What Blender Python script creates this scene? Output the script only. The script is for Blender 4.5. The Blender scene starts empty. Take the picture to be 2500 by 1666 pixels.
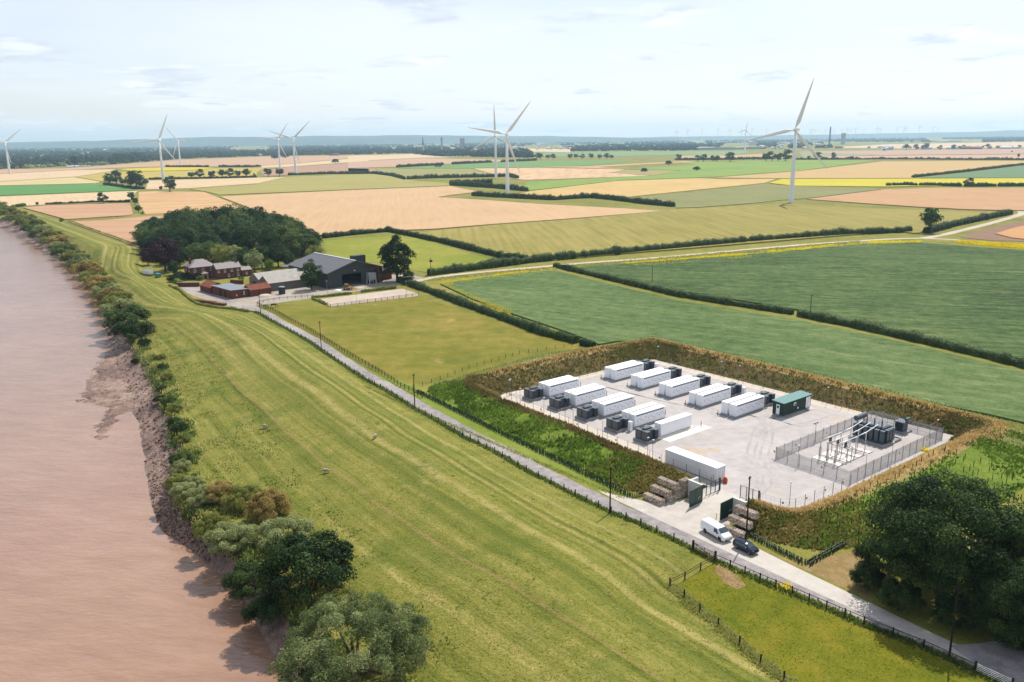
import bpy, bmesh, math, random
import numpy as np
from mathutils import Vector, Matrix
from mathutils.bvhtree import BVHTree
R_ = math.radians
C = bpy.context.scene.collection
sc = bpy.context.scene
rng = np.random.default_rng(7)
random.seed(7)

# ------------------------------------------------------------------ camera, sky, sun, exposure
FL, CAM_H, PITCH, ROLL = 1996.46, 60.75, 0.2423, 0.0117      # focal length in source pixels (2500 wide)
cam_d = bpy.data.cameras.new('camera'); cam = bpy.data.objects.new('camera', cam_d); C.objects.link(cam)
cam_d.sensor_fit = 'HORIZONTAL'; cam_d.sensor_width = 36.0; cam_d.lens = 36.0 * FL / 2500.0
cam_d.clip_start = 1.0; cam_d.clip_end = 60000.0
cam.matrix_world = (Matrix.Translation((0, 0, CAM_H)) @ Matrix.Rotation(math.pi / 2 - PITCH, 4, 'X')
                    @ Matrix.Rotation(-ROLL, 4, 'Z'))
sc.camera = cam
SUN_AZ, SUN_EL = R_(61), R_(54)          # azimuth counter-clockwise from +X
sun_dir = Vector((math.cos(SUN_AZ) * math.cos(SUN_EL), math.sin(SUN_AZ) * math.cos(SUN_EL), math.sin(SUN_EL)))
sd = bpy.data.lights.new('sun', 'SUN'); sd.energy = 4.6; sd.angle = R_(0.53); sd.color = (1.0, 0.95, 0.86)
sun = bpy.data.objects.new('sun', sd); C.objects.link(sun)
sun.rotation_euler = sun_dir.to_track_quat('Z', 'Y').to_euler()
sun.location = (0, 0, 500)
world = bpy.data.worlds.new('World'); sc.world = world; world.use_nodes = True
wn = world.node_tree.nodes; wl = world.node_tree.links; wn.clear()
def wnode(t, **kw):
    n = wn.new(t)
    for k, v in kw.items(): setattr(n, k, v)
    return n
wo = wnode('ShaderNodeOutputWorld'); wb = wnode('ShaderNodeBackground'); wb.inputs[1].default_value = 0.115
sky = wnode('ShaderNodeTexSky', sky_type='NISHITA', sun_disc=False)
sky.sun_elevation = SUN_EL; sky.sun_rotation = math.pi / 2 - SUN_AZ; sky.altitude = 60; sky.air_density = 1.0; sky.dust_density = 0.7; sky.ozone_density = 2.0
tc = wnode('ShaderNodeTexCoord'); sep = wnode('ShaderNodeSeparateXYZ'); wl.new(tc.outputs['Generated'], sep.inputs[0])
def wmath(op, a, b):
    n = wnode('ShaderNodeMath', operation=op)
    for i, q in enumerate((a, b)):
        if isinstance(q, (int, float)): n.inputs[i].default_value = q
        elif q is not None: wl.new(q, n.inputs[i])
    return n.outputs[0]
zz = wmath('ADD', wmath('MAXIMUM', sep.outputs[2], 0.0), 0.10)
comb = wnode('ShaderNodeCombineXYZ')
wl.new(wmath('DIVIDE', sep.outputs[0], zz), comb.inputs[0]); wl.new(wmath('DIVIDE', sep.outputs[1], zz), comb.inputs[1]); comb.inputs[2].default_value = 3.7
def wcloud(scale, lo, hi, detail):
    n = wnode('ShaderNodeTexNoise'); n.inputs['Scale'].default_value = scale; n.inputs['Detail'].default_value = detail; n.inputs['Roughness'].default_value = 0.55
    wl.new(comb.outputs[0], n.inputs['Vector'])
    r = wnode('ShaderNodeMapRange'); r.interpolation_type = 'SMOOTHSTEP'
    r.inputs['From Min'].default_value = lo; r.inputs['From Max'].default_value = hi; wl.new(n.outputs[0], r.inputs[0])
    return r.outputs[0]
veil = wcloud(0.35, 0.30, 0.72, 3); cum = wcloud(1.5, 0.53, 0.67, 6); und = wcloud(2.3, 0.46, 0.62, 5)
mixv = wnode('ShaderNodeMix', data_type='RGBA'); wl.new(wmath('ADD', wmath('MULTIPLY', veil, 0.5), 0.3), mixv.inputs[0])
tint = wnode('ShaderNodeMix', data_type='RGBA', blend_type='MULTIPLY'); tint.inputs[0].default_value = 1.0; tint.inputs[7].default_value = (1.03, .93, .98, 1); wl.new(sky.outputs[0], tint.inputs[6]); wl.new(tint.outputs[2], mixv.inputs[6]); mixv.inputs[7].default_value = (7.1, 7.4, 7.7, 1)
cc = wnode('ShaderNodeMix', data_type='RGBA'); wl.new(und, cc.inputs[0]); cc.inputs[6].default_value = (7.6, 7.7, 7.8, 1); cc.inputs[7].default_value = (4.9, 5.4, 6.2, 1)
mixc = wnode('ShaderNodeMix', data_type='RGBA'); wl.new(wmath('MULTIPLY', cum, 0.75), mixc.inputs[0])
wl.new(mixv.outputs[2], mixc.inputs[6]); wl.new(cc.outputs[2], mixc.inputs[7])
wl.new(mixc.outputs[2], wb.inputs[0]); wl.new(wb.outputs[0], wo.inputs[0])
sc.view_settings.view_transform = 'Standard'; sc.view_settings.look = 'None'; sc.view_settings.gamma = 1.0
sc.view_settings.use_curve_mapping = False; sc.view_settings.exposure = 0.32
sc.render.engine = 'CYCLES'; sc.cycles.use_denoising = True; sc.cycles.max_bounces = 6; sc.cycles.volume_bounces = 1
sc.cycles.transparent_max_bounces = 6; sc.cycles.diffuse_bounces = 3; sc.cycles.glossy_bounces = 2

# ------------------------------------------------------------------ helpers: pixels to world, the site frame
CP, SP, CR, SR = math.cos(PITCH), math.sin(PITCH), math.cos(ROLL), math.sin(ROLL)
def ray(px, py):
    X = (px - 1250) / FL; Y = -(py - 833) / FL
    x = CR * X + SR * Y; y = -SR * X + CR * Y
    return Vector((x, CP + y * SP, -SP + y * CP))
def G(px, py, z=0.0):                       # a point of the photograph on the level z
    d = ray(px, py); t = (z - CAM_H) / min(d.z, -0.003)
    return Vector((d.x * t, d.y * t, z))
def zo(x0, y0, s): return lambda x, y: (x0 + x * s, y0 + y * s)
ZA, ZB, ZC = zo(0, 250, .3825), zo(850, 250, .36124), zo(1650, 200, .36124)
Z1, Z2, Z3, Z4, Z5, Z6 = zo(1200, 820, .34), zo(1560, 1040, .2168), zo(1800, 900, .2975), zo(420, 600, .1275), zo(1600, 1200, .3825), zo(600, 680, .27625)
ZBN = zo(700, 580, .1445)
SA = 0.6629; SO = Vector((-2.6983, 190.358, 0)); UD = Vector((math.cos(SA), math.sin(SA), 0)); VD = Vector((math.sin(SA), -math.cos(SA), 0))
def S(u, v, z=0.0): return SO + UD * u + VD * v + Vector((0, 0, z))

# ------------------------------------------------------------------ helpers: objects
def tag(o, label=None, cat=None, group=None, kind=None):
    if label: o['label'] = label
    if cat: o['category'] = cat
    if group: o['group'] = group
    if kind: o['kind'] = kind
    return o
def thing(name, label, cat, loc=(0, 0, 0), rz=0, group=None, scale=None):
    o = bpy.data.objects.new(name, None); C.objects.link(o); o.location = loc; o.rotation_euler = (0, 0, rz); o.empty_display_size = .3
    if scale: o.scale = scale
    return tag(o, label, cat, group)
KIDS = {}
def dup(root, loc=None, rz=None, label=None, group=None, scale=None, parent=None):
    r = root.copy(); C.objects.link(r)
    if parent is not None: r.parent = parent; KIDS.setdefault(parent.name, []).append(r)
    if loc is not None: r.location = loc
    if rz is not None: r.rotation_euler = (0, 0, rz)
    if scale is not None: r.scale = scale
    if label: r['label'] = label
    if group: r['group'] = group
    for ch in list(KIDS.get(root.name, [])): dup(ch, parent=r)
    return r
def put(name, me, mats, parent=None, loc=(0, 0, 0), rz=0, scale=None):
    o = bpy.data.objects.new(name, me); C.objects.link(o); o.location = loc; o.rotation_euler = (0, 0, rz)
    if scale: o.scale = scale
    if mats is not None:
        for m in (mats if isinstance(mats, (list, tuple)) else [mats]):
            if len(me.materials) < len(mats if isinstance(mats, (list, tuple)) else [mats]): me.materials.append(m)
    if parent is not None: o.parent = parent; KIDS.setdefault(parent.name, []).append(o)
    return o
class MB:
    def __init__(s): s.v = []; s.f = []; s.m = []
    def add(s, v, f, m=0):
        b = len(s.v); s.v += [tuple(p) for p in v]
        for q in f: s.f.append([b + i for i in q]); s.m.append(m)
    def box(s, x0, x1, y0, y1, z0, z1, m=0):
        s.add([(x0, y0, z0), (x1, y0, z0), (x1, y1, z0), (x0, y1, z0), (x0, y0, z1), (x1, y0, z1), (x1, y1, z1), (x0, y1, z1)],
              [(3, 2, 1, 0), (4, 5, 6, 7), (0, 1, 5, 4), (1, 2, 6, 5), (2, 3, 7, 6), (3, 0, 4, 7)], m)
    def beam(s, p, q, w, h, m=0, up=(0, 0, 1)):
        p = Vector(p); q = Vector(q); d = (q - p).normalized(); up = Vector(up)
        a = d.cross(up)
        if a.length < 1e-4: a = d.cross(Vector((1, 0, 0)))
        a.normalize(); b = a.cross(d).normalized(); a = a * w / 2; b = b * h / 2
        vs = [p - a - b, p + a - b, p + a + b, p - a + b, q - a - b, q + a - b, q + a + b, q - a + b]
        s.add(vs, [(0, 1, 2, 3), (7, 6, 5, 4), (1, 0, 4, 5), (2, 1, 5, 6), (3, 2, 6, 7), (0, 3, 7, 4)], m)
    def tube(s, pts, rads, n=8, m=0, cap=True):
        pts = [Vector(p) for p in pts]
        if not isinstance(rads, (list, tuple)): rads = [rads] * len(pts)
        rings = []
        for i, p in enumerate(pts):
            d = (pts[min(i + 1, len(pts) - 1)] - pts[max(i - 1, 0)]).normalized()
            a = d.cross(Vector((0, 0, 1)) if abs(d.z) < .95 else Vector((1, 0, 0))).normalized(); b = a.cross(d)
            rings.append([p + (a * math.cos(2 * math.pi * k / n) + b * math.sin(2 * math.pi * k / n)) * rads[i] for k in range(n)])
        vs = [q for r in rings for q in r]; fs = []
        for i in range(len(pts) - 1):
            for k in range(n):
                fs.append((i * n + k, i * n + (k + 1) % n, (i + 1) * n + (k + 1) % n, (i + 1) * n + k))
        if cap: fs.append(tuple(range(n))[::-1]); fs.append(tuple(range((len(pts) - 1) * n, len(pts) * n)))
        s.add(vs, fs, m)
    def ell(s, c, r, nu=10, nv=6, m=0, top=False):
        vs = []; fs = []
        a0 = 0 if top else -math.pi / 2
        for j in range(nv + 1):
            a = a0 + (math.pi / 2 - a0) * j / nv
            for i in range(nu):
                b = 2 * math.pi * i / nu
                vs.append((c[0] + r[0] * math.cos(a) * math.cos(b), c[1] + r[1] * math.cos(a) * math.sin(b), c[2] + r[2] * math.sin(a)))
        for j in range(nv):
            for i in range(nu): fs.append((j * nu + i, j * nu + (i + 1) % nu, (j + 1) * nu + (i + 1) % nu, (j + 1) * nu + i))
        s.add(vs, fs, m)
    def prism(s, poly, z0, z1, m=0):            # poly: ccw (x, y)
        n = len(poly)
        s.add([(p[0], p[1], z0) for p in poly] + [(p[0], p[1], z1) for p in poly],
              [tuple(range(n))[::-1], tuple(range(n, 2 * n))] + [(i, (i + 1) % n, n + (i + 1) % n, n + i) for i in range(n)], m)
    def extr(s, prof, y0, y1, m=0):             # prof: (x, z) outline, extruded along y
        n = len(prof)
        s.add([(p[0], y0, p[1]) for p in prof] + [(p[0], y1, p[1]) for p in prof],
              [tuple(range(n)), tuple(range(n, 2 * n))[::-1]] + [((i + 1) % n, i, n + i, n + (i + 1) % n) for i in range(n)], m)
    def mesh(s, name, smooth=False, bevel=0):
        me = bpy.data.meshes.new(name); me.from_pydata(s.v, [], s.f); me.polygons.foreach_set('material_index', s.m)
        if bevel or True:
            bm = bmesh.new(); bm.from_mesh(me)
            if bevel: bmesh.ops.bevel(bm, geom=bm.edges[:], offset=bevel, segments=1, affect='EDGES', clamp_overlap=True)
            bmesh.ops.recalc_face_normals(bm, faces=bm.faces[:]); bm.to_mesh(me); bm.free()
        if smooth: me.polygons.foreach_set('use_smooth', [True] * len(me.polygons))
        me.update(); return me
    def build(s, name, mats, parent=None, loc=(0, 0, 0), rz=0, smooth=False, bevel=0):
        return put(name, s.mesh(name, smooth, bevel), mats, parent, loc, rz)
def np_mesh(name, V, F, var=None, smooth=False):
    V = np.asarray(V, np.float32); F = np.asarray(F, np.int32); k = F.shape[1]
    me = bpy.data.meshes.new(name); me.vertices.add(len(V)); me.vertices.foreach_set('co', V.ravel())
    me.loops.add(F.size); me.loops.foreach_set('vertex_index', F.ravel())
    me.polygons.add(len(F)); me.polygons.foreach_set('loop_start', np.arange(0, F.size, k, dtype=np.int32))
    try: me.polygons.foreach_set('loop_total', np.full(len(F), k, np.int32))
    except Exception: pass
    if var is not None:
        a = me.attributes.new('var', 'FLOAT', 'FACE'); a.data.foreach_set('value', np.asarray(var, np.float32))
    if smooth: me.polygons.foreach_set('use_smooth', np.ones(len(F), bool))
    me.update(calc_edges=True); return me

# ------------------------------------------------------------------ helpers: materials
def lin(c): c /= 255.0; return c / 12.92 if c <= .04045 else ((c + .055) / 1.055) ** 2.4
KEX = 1.75
def px(r, g, b): return (lin(r) / KEX, lin(g) / KEX, lin(b) / KEX, 1)      # the surface colour that photographs as r, g, b in full sun
def mix2(a, b, t): return tuple(a[i] * (1 - t) + b[i] * t for i in range(3)) + (1,)
MATS = {}
class NT:
    def __init__(s, name):
        s.mat = bpy.data.materials.new(name); s.mat.use_nodes = True; s.n = s.mat.node_tree.nodes; s.l = s.mat.node_tree.links
        s.bsdf = s.n['Principled BSDF']; s.out = s.n['Material Output']
    def node(s, t, **kw):
        n = s.n.new(t)
        for k, v in kw.items(): setattr(n, k, v)
        return n
    def link(s, a, b): s.l.new(a, b)
    def math(s, op, a, b=0.0, clamp=False):
        n = s.node('ShaderNodeMath', operation=op, use_clamp=clamp)
        for i, q in enumerate((a, b)):
            if isinstance(q, (int, float)): n.inputs[i].default_value = q
            else: s.link(q, n.inputs[i])
        return n.outputs[0]
    def pos(s, kind='world', scale=(1, 1, 1), rot=0.0):
        if kind == 'world': o = s.node('ShaderNodeNewGeometry').outputs['Position']
        elif kind == 'uv': o = s.node('ShaderNodeTexCoord').outputs['UV']
        else: o = s.node('ShaderNodeTexCoord').outputs['Object']
        if rot or scale != (1, 1, 1):
            m = s.node('ShaderNodeMapping', vector_type='TEXTURE' if False else 'POINT'); m.inputs['Rotation'].default_value = (0, 0, rot)
            m.inputs['Scale'].default_value = (1, 1, 1); s.link(o, m.inputs[0]); o = m.outputs[0]
            if scale != (1, 1, 1):
                m2 = s.node('ShaderNodeVectorMath', operation='MULTIPLY'); s.link(o, m2.inputs[0]); m2.inputs[1].default_value = scale; o = m2.outputs[0]
        return o
    def noise(s, vec, scale, detail=3, rough=.55):
        n = s.node('ShaderNodeTexNoise'); n.inputs['Scale'].default_value = scale; n.inputs['Detail'].default_value = detail; n.inputs['Roughness'].default_value = rough
        s.link(vec, n.inputs['Vector']); return n.outputs[0]
    def rng(s, val, a, b, c=0., d=1.):
        n = s.node('ShaderNodeMapRange'); n.inputs[1].default_value = a; n.inputs[2].default_value = b; n.inputs[3].default_value = c; n.inputs[4].default_value = d
        s.link(val, n.inputs[0]); return n.outputs[0]
    def mix(s, f, a, b, blend='MIX'):
        n = s.node('ShaderNodeMix', data_type='RGBA', blend_type=blend)
        if isinstance(f, (int, float)): n.inputs[0].default_value = f
        else: s.link(f, n.inputs[0])
        for i, q in ((6, a), (7, b)):
            if isinstance(q, tuple): n.inputs[i].default_value = q
            else: s.link(q, n.inputs[i])
        return n.outputs[2]
    def ramp(s, f, cols):
        n = s.node('ShaderNodeValToRGB'); e = n.color_ramp.elements
        ps = [i / (len(cols) - 1) if not isinstance(c[0], tuple) else c[1] for i, c in enumerate(cols)]
        cs = [c[0] if isinstance(c[0], tuple) else c for c in cols]
        while len(e) < len(cs): e.new(.5)
        for i in range(len(cs)): e[i].position = ps[i]; e[i].color = cs[i]
        s.link(f, n.inputs[0]); return n.outputs[0]
    def done(s, col, rough=.85, bump=None, bstr=.5, bdist=.1, metal=0., spec=.3):
        if isinstance(col, tuple): s.bsdf.inputs['Base Color'].default_value = col
        else: s.link(col, s.bsdf.inputs['Base Color'])
        s.bsdf.inputs['Roughness'].default_value = rough; s.bsdf.inputs['Metallic'].default_value = metal
        s.bsdf.inputs['Specular IOR Level'].default_value = spec
        if bump is not None:
            b = s.node('ShaderNodeBump'); b.inputs['Strength'].default_value = bstr; b.inputs['Distance'].default_value = bdist
            s.link(bump, b.inputs['Height']); s.link(b.outputs[0], s.bsdf.inputs['Normal'])
        return s.mat
def simple(name, col, rough=.6, metal=0., var=.12, scale=2.0, spec=.4, bump=0., kind='object', grime=None):
    if name in MATS: return MATS[name]
    t = NT(name); p = t.pos(kind); n = t.noise(p, scale, 4); f = t.noise(p, scale * 9, 2)
    m = t.math('ADD', t.math('MULTIPLY', n, .65), t.math('MULTIPLY', f, .35))
    lo = tuple(c * (1 - var * 1.6) for c in col[:3]) + (1,); hi = tuple(min(1, c * (1 + var)) for c in col[:3]) + (1,)
    c = t.ramp(t.rng(m, .3, .7), [lo, hi])
    if grime: c = t.mix(t.rng(t.noise(p, scale * .6, 5), .55, .75, 0, .6), c, grime)
    MATS[name] = t.done(c, rough, f if bump else None, bump, .02, metal, spec); return MATS[name]
def ground(name, cols, big=.02, mid=.25, fine=2.5, w=(.35, .35, .3), rough=.95, bstr=.6, bdist=.15, lines=None, streak=None, kind='world', spots=None, lo=.36, hi=.64):
    t = NT(name); p = t.pos(kind)
    a = t.noise(p, big, 4); b = t.noise(p, mid, 4, .6); c = t.noise(p, fine, 3, .65)
    m = t.math('ADD', t.math('ADD', t.math('MULTIPLY', a, w[0]), t.math('MULTIPLY', b, w[1])), t.math('MULTIPLY', c, w[2]))
    if streak:                                    # (angle, across scale, along scale, weight)
        q = t.pos(kind, (streak[1], streak[2], 1), -streak[0])
        m = t.math('ADD', t.math('MULTIPLY', m, 1 - streak[3]), t.math('MULTIPLY', t.noise(q, 1.0, 4, .6), streak[3]))
    col = t.ramp(t.rng(m, lo, hi), cols)
    for ln in (lines or []):                      # (angle, period, half width, colour, strength, pair gap)
        q = t.pos(kind, (1, 1, 1), -ln[0]); sx = t.node('ShaderNodeSeparateXYZ'); t.link(q, sx.inputs[0])
        wob = t.math('MULTIPLY', t.noise(p, .02, 2), 3.0)
        x = t.math('ADD', sx.outputs[0], wob)
        for off in ((-ln[5] / 2, ln[5] / 2) if ln[5] else (0,)):
            d = t.math('ABSOLUTE', t.math('SUBTRACT', t.math('PINGPONG', t.math('ADD', x, off + 1000 * ln[1]), ln[1] / 2), 0.0))
            f = t.math('MULTIPLY', t.rng(d, ln[2] * .6, ln[2], 1, 0), t.math('MULTIPLY', t.rng(b, .3, .6, .5, 1.), ln[4]))
            col = t.mix(f, col, ln[3])
    for sp in (spots or []):                      # (scale, lo, hi, colour, strength)
        col = t.mix(t.rng(t.noise(p, sp[0], 5, .6), sp[1], sp[2], 0, sp[4]), col, sp[3])
    h = t.math('ADD', t.math('MULTIPLY', b, .5), c)
    MATS[name] = t.done(col, rough, h, bstr, bdist, 0, .15); return MATS[name]
def leafmat(name, dark, mid, light, trans=.35, rough=.65, spec=.15, gain=1.6, up=.0):
    dark, mid, light = [tuple(min(.9, q * gain) for q in c[:3]) + (1,) for c in (dark, mid, light)]
    t = NT(name); at = t.node('ShaderNodeAttribute'); at.attribute_name = 'var'
    p = t.pos('object'); n = t.noise(p, .35, 3)
    m = t.math('ADD', t.math('MULTIPLY', at.outputs['Fac'], .6), t.math('MULTIPLY', n, .4))
    oi = t.node('ShaderNodeObjectInfo'); m = t.math('ADD', m, t.math('MULTIPLY', t.math('SUBTRACT', oi.outputs['Random'], .5), .22))
    col = t.ramp(m, [(dark, .15), (mid, .5), (light, .85)])
    t.done(col, rough, None, 0, 0, 0, spec)
    if up:
        ge = t.node('ShaderNodeNewGeometry'); vm = t.node('ShaderNodeVectorMath', operation='MULTIPLY'); vm.inputs[1].default_value = (1 - up,) * 3; t.link(ge.outputs['Normal'], vm.inputs[0])
        va = t.node('ShaderNodeVectorMath', operation='ADD'); va.inputs[1].default_value = (0, 0, up); t.link(vm.outputs[0], va.inputs[0]); vn = t.node('ShaderNodeVectorMath', operation='NORMALIZE'); t.link(va.outputs[0], vn.inputs[0]); t.link(vn.outputs[0], t.bsdf.inputs['Normal'])
    tr = t.node('ShaderNodeBsdfTranslucent'); t.link(col, tr.inputs[0]); mx = t.node('ShaderNodeMixShader'); mx.inputs[0].default_value = trans
    t.link(t.bsdf.outputs[0], mx.inputs[1]); t.link(tr.outputs[0], mx.inputs[2]); t.link(mx.outputs[0], t.out.inputs[0])
    MATS[name] = t.mat; return t.mat

# ------------------------------------------------------------------ the setting: river, flood bank, ground
def struct(o): o['kind'] = 'structure'; return o
def smooth_rows(A, m):                            # A: n x k x 3 stations, Catmull-Rom along n
    A = np.asarray(A, float); n = len(A); out = []
    for t in np.linspace(0, n - 1, m):
        i = min(int(t), n - 2); f = t - i
        p0, p1, p2, p3 = A[max(i - 1, 0)], A[i], A[i + 1], A[min(i + 2, n - 1)]
        out.append(.5 * ((2 * p1) + (-p0 + p2) * f + (2 * p0 - 5 * p1 + 4 * p2 - p3) * f * f + (-p0 + 3 * p1 - 3 * p2 + p3) * f ** 3))
    return np.array(out)
from mathutils import noise as mn
def nz(x, y, s, seed=0.): return mn.noise(Vector((x * s + seed, y * s - seed, seed * 1.7)))
WZ = -4.0
ST = [((-150, 535), (-140, 505), (-100, 500), (-60, 492)), ((0, 560), (10, 530), (45, 520), (53, 511)), ((66, 594), (85, 560), (120, 555), (143, 535)),
      ((109, 619), (130, 585), (180, 578), (215, 560)), ((149, 642), (180, 615), (235, 605), (282, 583)), ((186, 666), (222, 650), (280, 635), (343, 606)),
      ((232, 725), (262, 700), (325, 690), (351, 665)), ((248, 798), (300, 775), (400, 745), (420, 702)), ((262, 871), (345, 850), (500, 778), (484, 744)),
      ((285, 960), (385, 900), (600, 805), (560, 757)), ((322, 1030), (405, 950), (690, 865), (625, 765)), ((334, 1092), (428, 1015), (800, 950), (755, 835)),
      ((345, 1162), (450, 1100), (900, 1025), (887, 925)), ((376, 1288), (440, 1195), (1010, 1105), (1070, 1031)), ((441, 1334), (505, 1265), (1120, 1190), (1285, 1150)),
      ((560, 1440), (620, 1370), (1230, 1290), (1492, 1253)), ((640, 1570), (720, 1480), (1330, 1410), (1690, 1343)), ((680, 1666), (790, 1570), (1400, 1500), (1640, 1440)),
      ((720, 1780), (860, 1680), (1470, 1600), (1753, 1529)), ((760, 1900), (920, 1800), (1560, 1740), (1914, 1659)), ((800, 2150), (1000, 2050), (1750, 1950), (2150, 1850))]
stn = [[G(*a, WZ - .4), G(*b, .5), G(*c, 3.6), G(*d, .02)] for a, b, c, d in ST]
stn = [[2 * stn[0][k] - stn[1][k] + (stn[0][k] - stn[1][k]) * 2 for k in range(4)]] + stn + [[stn[-1][k] + (stn[-1][k] - stn[-2][k]) * 4 for k in range(4)]]
stn = np.array([[list(p) for p in r] for r in stn]); 
for k, z in enumerate((WZ - .4, .5, 3.6, .02)): stn[:, k, 2] = z
rows = smooth_rows(stn, 230)
R_LINE = [Vector(r[3]) for r in rows]
def sstep(t): return t * t * (3 - 2 * t)
bank_v, bank_f, bank_uv = [], [], []
prof = []
for i, r in enumerate(rows):
    W0, B0, C0, R0 = [Vector(q) for q in r]; line = []
    for t in (0, .25, .5, .7, .85): line.append((W0.lerp(B0, t), WZ - .4 + (3.4 * t ** 1.1 if t < .8 else 3.2), 0))
    for t in np.linspace(0, 1, 15)[:-1]: line.append((B0.lerp(C0, t), .5 + 3.1 * sstep(t) * (.4 + .6 * t), 1))
    for t in np.linspace(0, 1, 9): line.append((C0.lerp(R0, t), 3.6 + (.02 - 3.6) * (.55 * sstep(t) + .45 * t), 2))
    prof.append(line)
NC = len(prof[0])
along = 0.
for i, line in enumerate(prof):
    if i: along += (Vector(rows[i][2]) - Vector(rows[i - 1][2])).length
    cross = 0.
    for j, (p, z, k) in enumerate(line):
        if j: cross += (p - line[j - 1][0]).length
        e = 0 if j in (0, NC - 1) else 1
        d = nz(p.x, p.y, .07, 3.) * (.5 if k == 0 else .22) + nz(p.x, p.y, .33, 9.) * (.35 if k == 0 else .07)
        bank_v.append((p.x, p.y, z + d * e)); bank_uv.append((cross, along))
for i in range(len(prof) - 1):
    for j in range(NC - 1): bank_f.append((i * NC + j, i * NC + j + 1, (i + 1) * NC + j + 1, (i + 1) * NC + j))
RF = [(600, 760), (625, 763), (669, 788), (710, 810), (755, 835), (785, 857), (835, 891), (887, 925), (945, 956), (1009, 998), (1070, 1031), (1130, 1067), (1208, 1105), (1285, 1150), (1377, 1197), (1492, 1253), (1564, 1282), (1645, 1320), (1690, 1343), (1747, 1370), (1856, 1418), (1975, 1468), (2109, 1525), (2254, 1582), (2380, 1640), (2520, 1705)]
RFW = [G(*p) for p in RF]
_P = np.array([[v[0], v[1]] for v in bank_v]); _R = np.array([[r[3][0], r[3][1]] for i_, r in enumerate(rows) if i_ < 229 / 22. * 11] + [[p.x, p.y] for p in RFW[2:]]); _A, _B = _R[:-1], _R[1:]; _D = _B - _A; _L = np.linalg.norm(_D, axis=1); _cum = np.concatenate([[0], np.cumsum(_L)[:-1]])
_t = np.clip(((_P[:, None] - _A[None]) * _D[None]).sum(-1) / (_L ** 2 + 1e-9), 0, 1); _d = np.linalg.norm(_P[:, None] - _A[None] - _t[..., None] * _D[None], axis=-1); _i = _d.argmin(1); _k = np.arange(len(_P))
bank_uv = list(zip(_d[_k, _i].tolist(), (_cum[_i] + _t[_k, _i] * _L[_i]).tolist()))
mud = ground('wet_mud', [px(104, 78, 66), px(160, 126, 108), px(206, 174, 152)], .08, .6, 2.6, rough=.5, bstr=1.0, bdist=.45, lo=.4, hi=.6)
MATS['wet_mud'].node_tree.nodes['Principled BSDF'].inputs['Specular IOR Level'].default_value = .35
def bank_grass():
    t = NT('flood_bank_grass'); p = t.pos('world'); u = t.pos('uv')
    a = t.noise(p, .03, 4); b = t.noise(p, .35, 4, .65); c = t.noise(p, 2.6, 3, .7)
    q = t.node('ShaderNodeVectorMath', operation='MULTIPLY'); t.link(u, q.inputs[0]); q.inputs[1].default_value = (.62, .012, 1)
    st = t.noise(q.outputs[0], 1.0, 4, .65)
    q2 = t.node('ShaderNodeVectorMath', operation='MULTIPLY'); t.link(u, q2.inputs[0]); q2.inputs[1].default_value = (.2, .004, 1)
    st2 = t.noise(q2.outputs[0], 1.0, 2, .5)
    m = t.math('ADD', t.math('ADD', t.math('MULTIPLY', st, .34), t.math('MULTIPLY', st2, .2)), t.math('ADD', t.math('MULTIPLY', b, .14), t.math('ADD', t.math('MULTIPLY', c, .26), t.math('MULTIPLY', a, .06))))
    col = t.ramp(t.rng(m, .38, .63), [px(86, 98, 28), px(132, 136, 54), px(164, 158, 78), px(206, 188, 118)])
    col = t.mix(t.rng(t.noise(p, .09, 4, .6), .5, .72, 0, .65), col, px(100, 122, 40))
    col = t.mix(t.rng(t.noise(p, .14, 5, .6), .6, .74, 0, .5), col, px(205, 180, 115))
    su = t.node('ShaderNodeSeparateXYZ'); t.link(u, su.inputs[0])
    for d0, w0, c0, f0 in ((10.2, .7, px(88, 102, 26), .6), (12.6, .7, px(88, 102, 26), .6), (11.4, .6, px(198, 180, 112), .4), (17.5, 1.2, px(206, 188, 120), .6), (22, 1.6, px(96, 114, 34), .6), (5.5, .8, px(204, 188, 122), .5), (30, .5, px(176, 150, 96), .7)):
        wv = t.math('ADD', su.outputs[0], t.math('MULTIPLY', t.noise(p, .015, 2), 3.0))
        col = t.mix(t.math('MULTIPLY', t.rng(t.math('ABSOLUTE', t.math('SUBTRACT', wv, d0 + 2.5)), w0 * .4, w0, f0, 0), t.rng(b, .3, .6, .4, 1.)), col, c0)
    dk = t.math('MULTIPLY', t.rng(t.noise(p, .9, 3, .7), .56, .68, 0, .75), t.rng(t.noise(p, .05, 2), .45, .6))
    col = t.mix(dk, col, px(62, 84, 26))
    return t.done(col, .95, t.math('ADD', t.math('MULTIPLY', b, .6), c), .9, .25, 0, .12)
bankm = bank_grass()
me = bpy.data.meshes.new('flood_bank'); me.from_pydata(bank_v, [], bank_f)
ul = me.uv_layers.new(name='UVMap')
for lp in me.loops: ul.data[lp.index].uv = bank_uv[lp.vertex_index]
me.materials.append(bankm); me.materials.append(mud)
me.polygons.foreach_set('use_smooth', [True] * len(me.polygons))
me.polygons.foreach_set('material_index', [1 if (f % (NC - 1)) < 4 else 0 for f in range(len(bank_f))])
struct(put('flood_bank', me, None))
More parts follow.
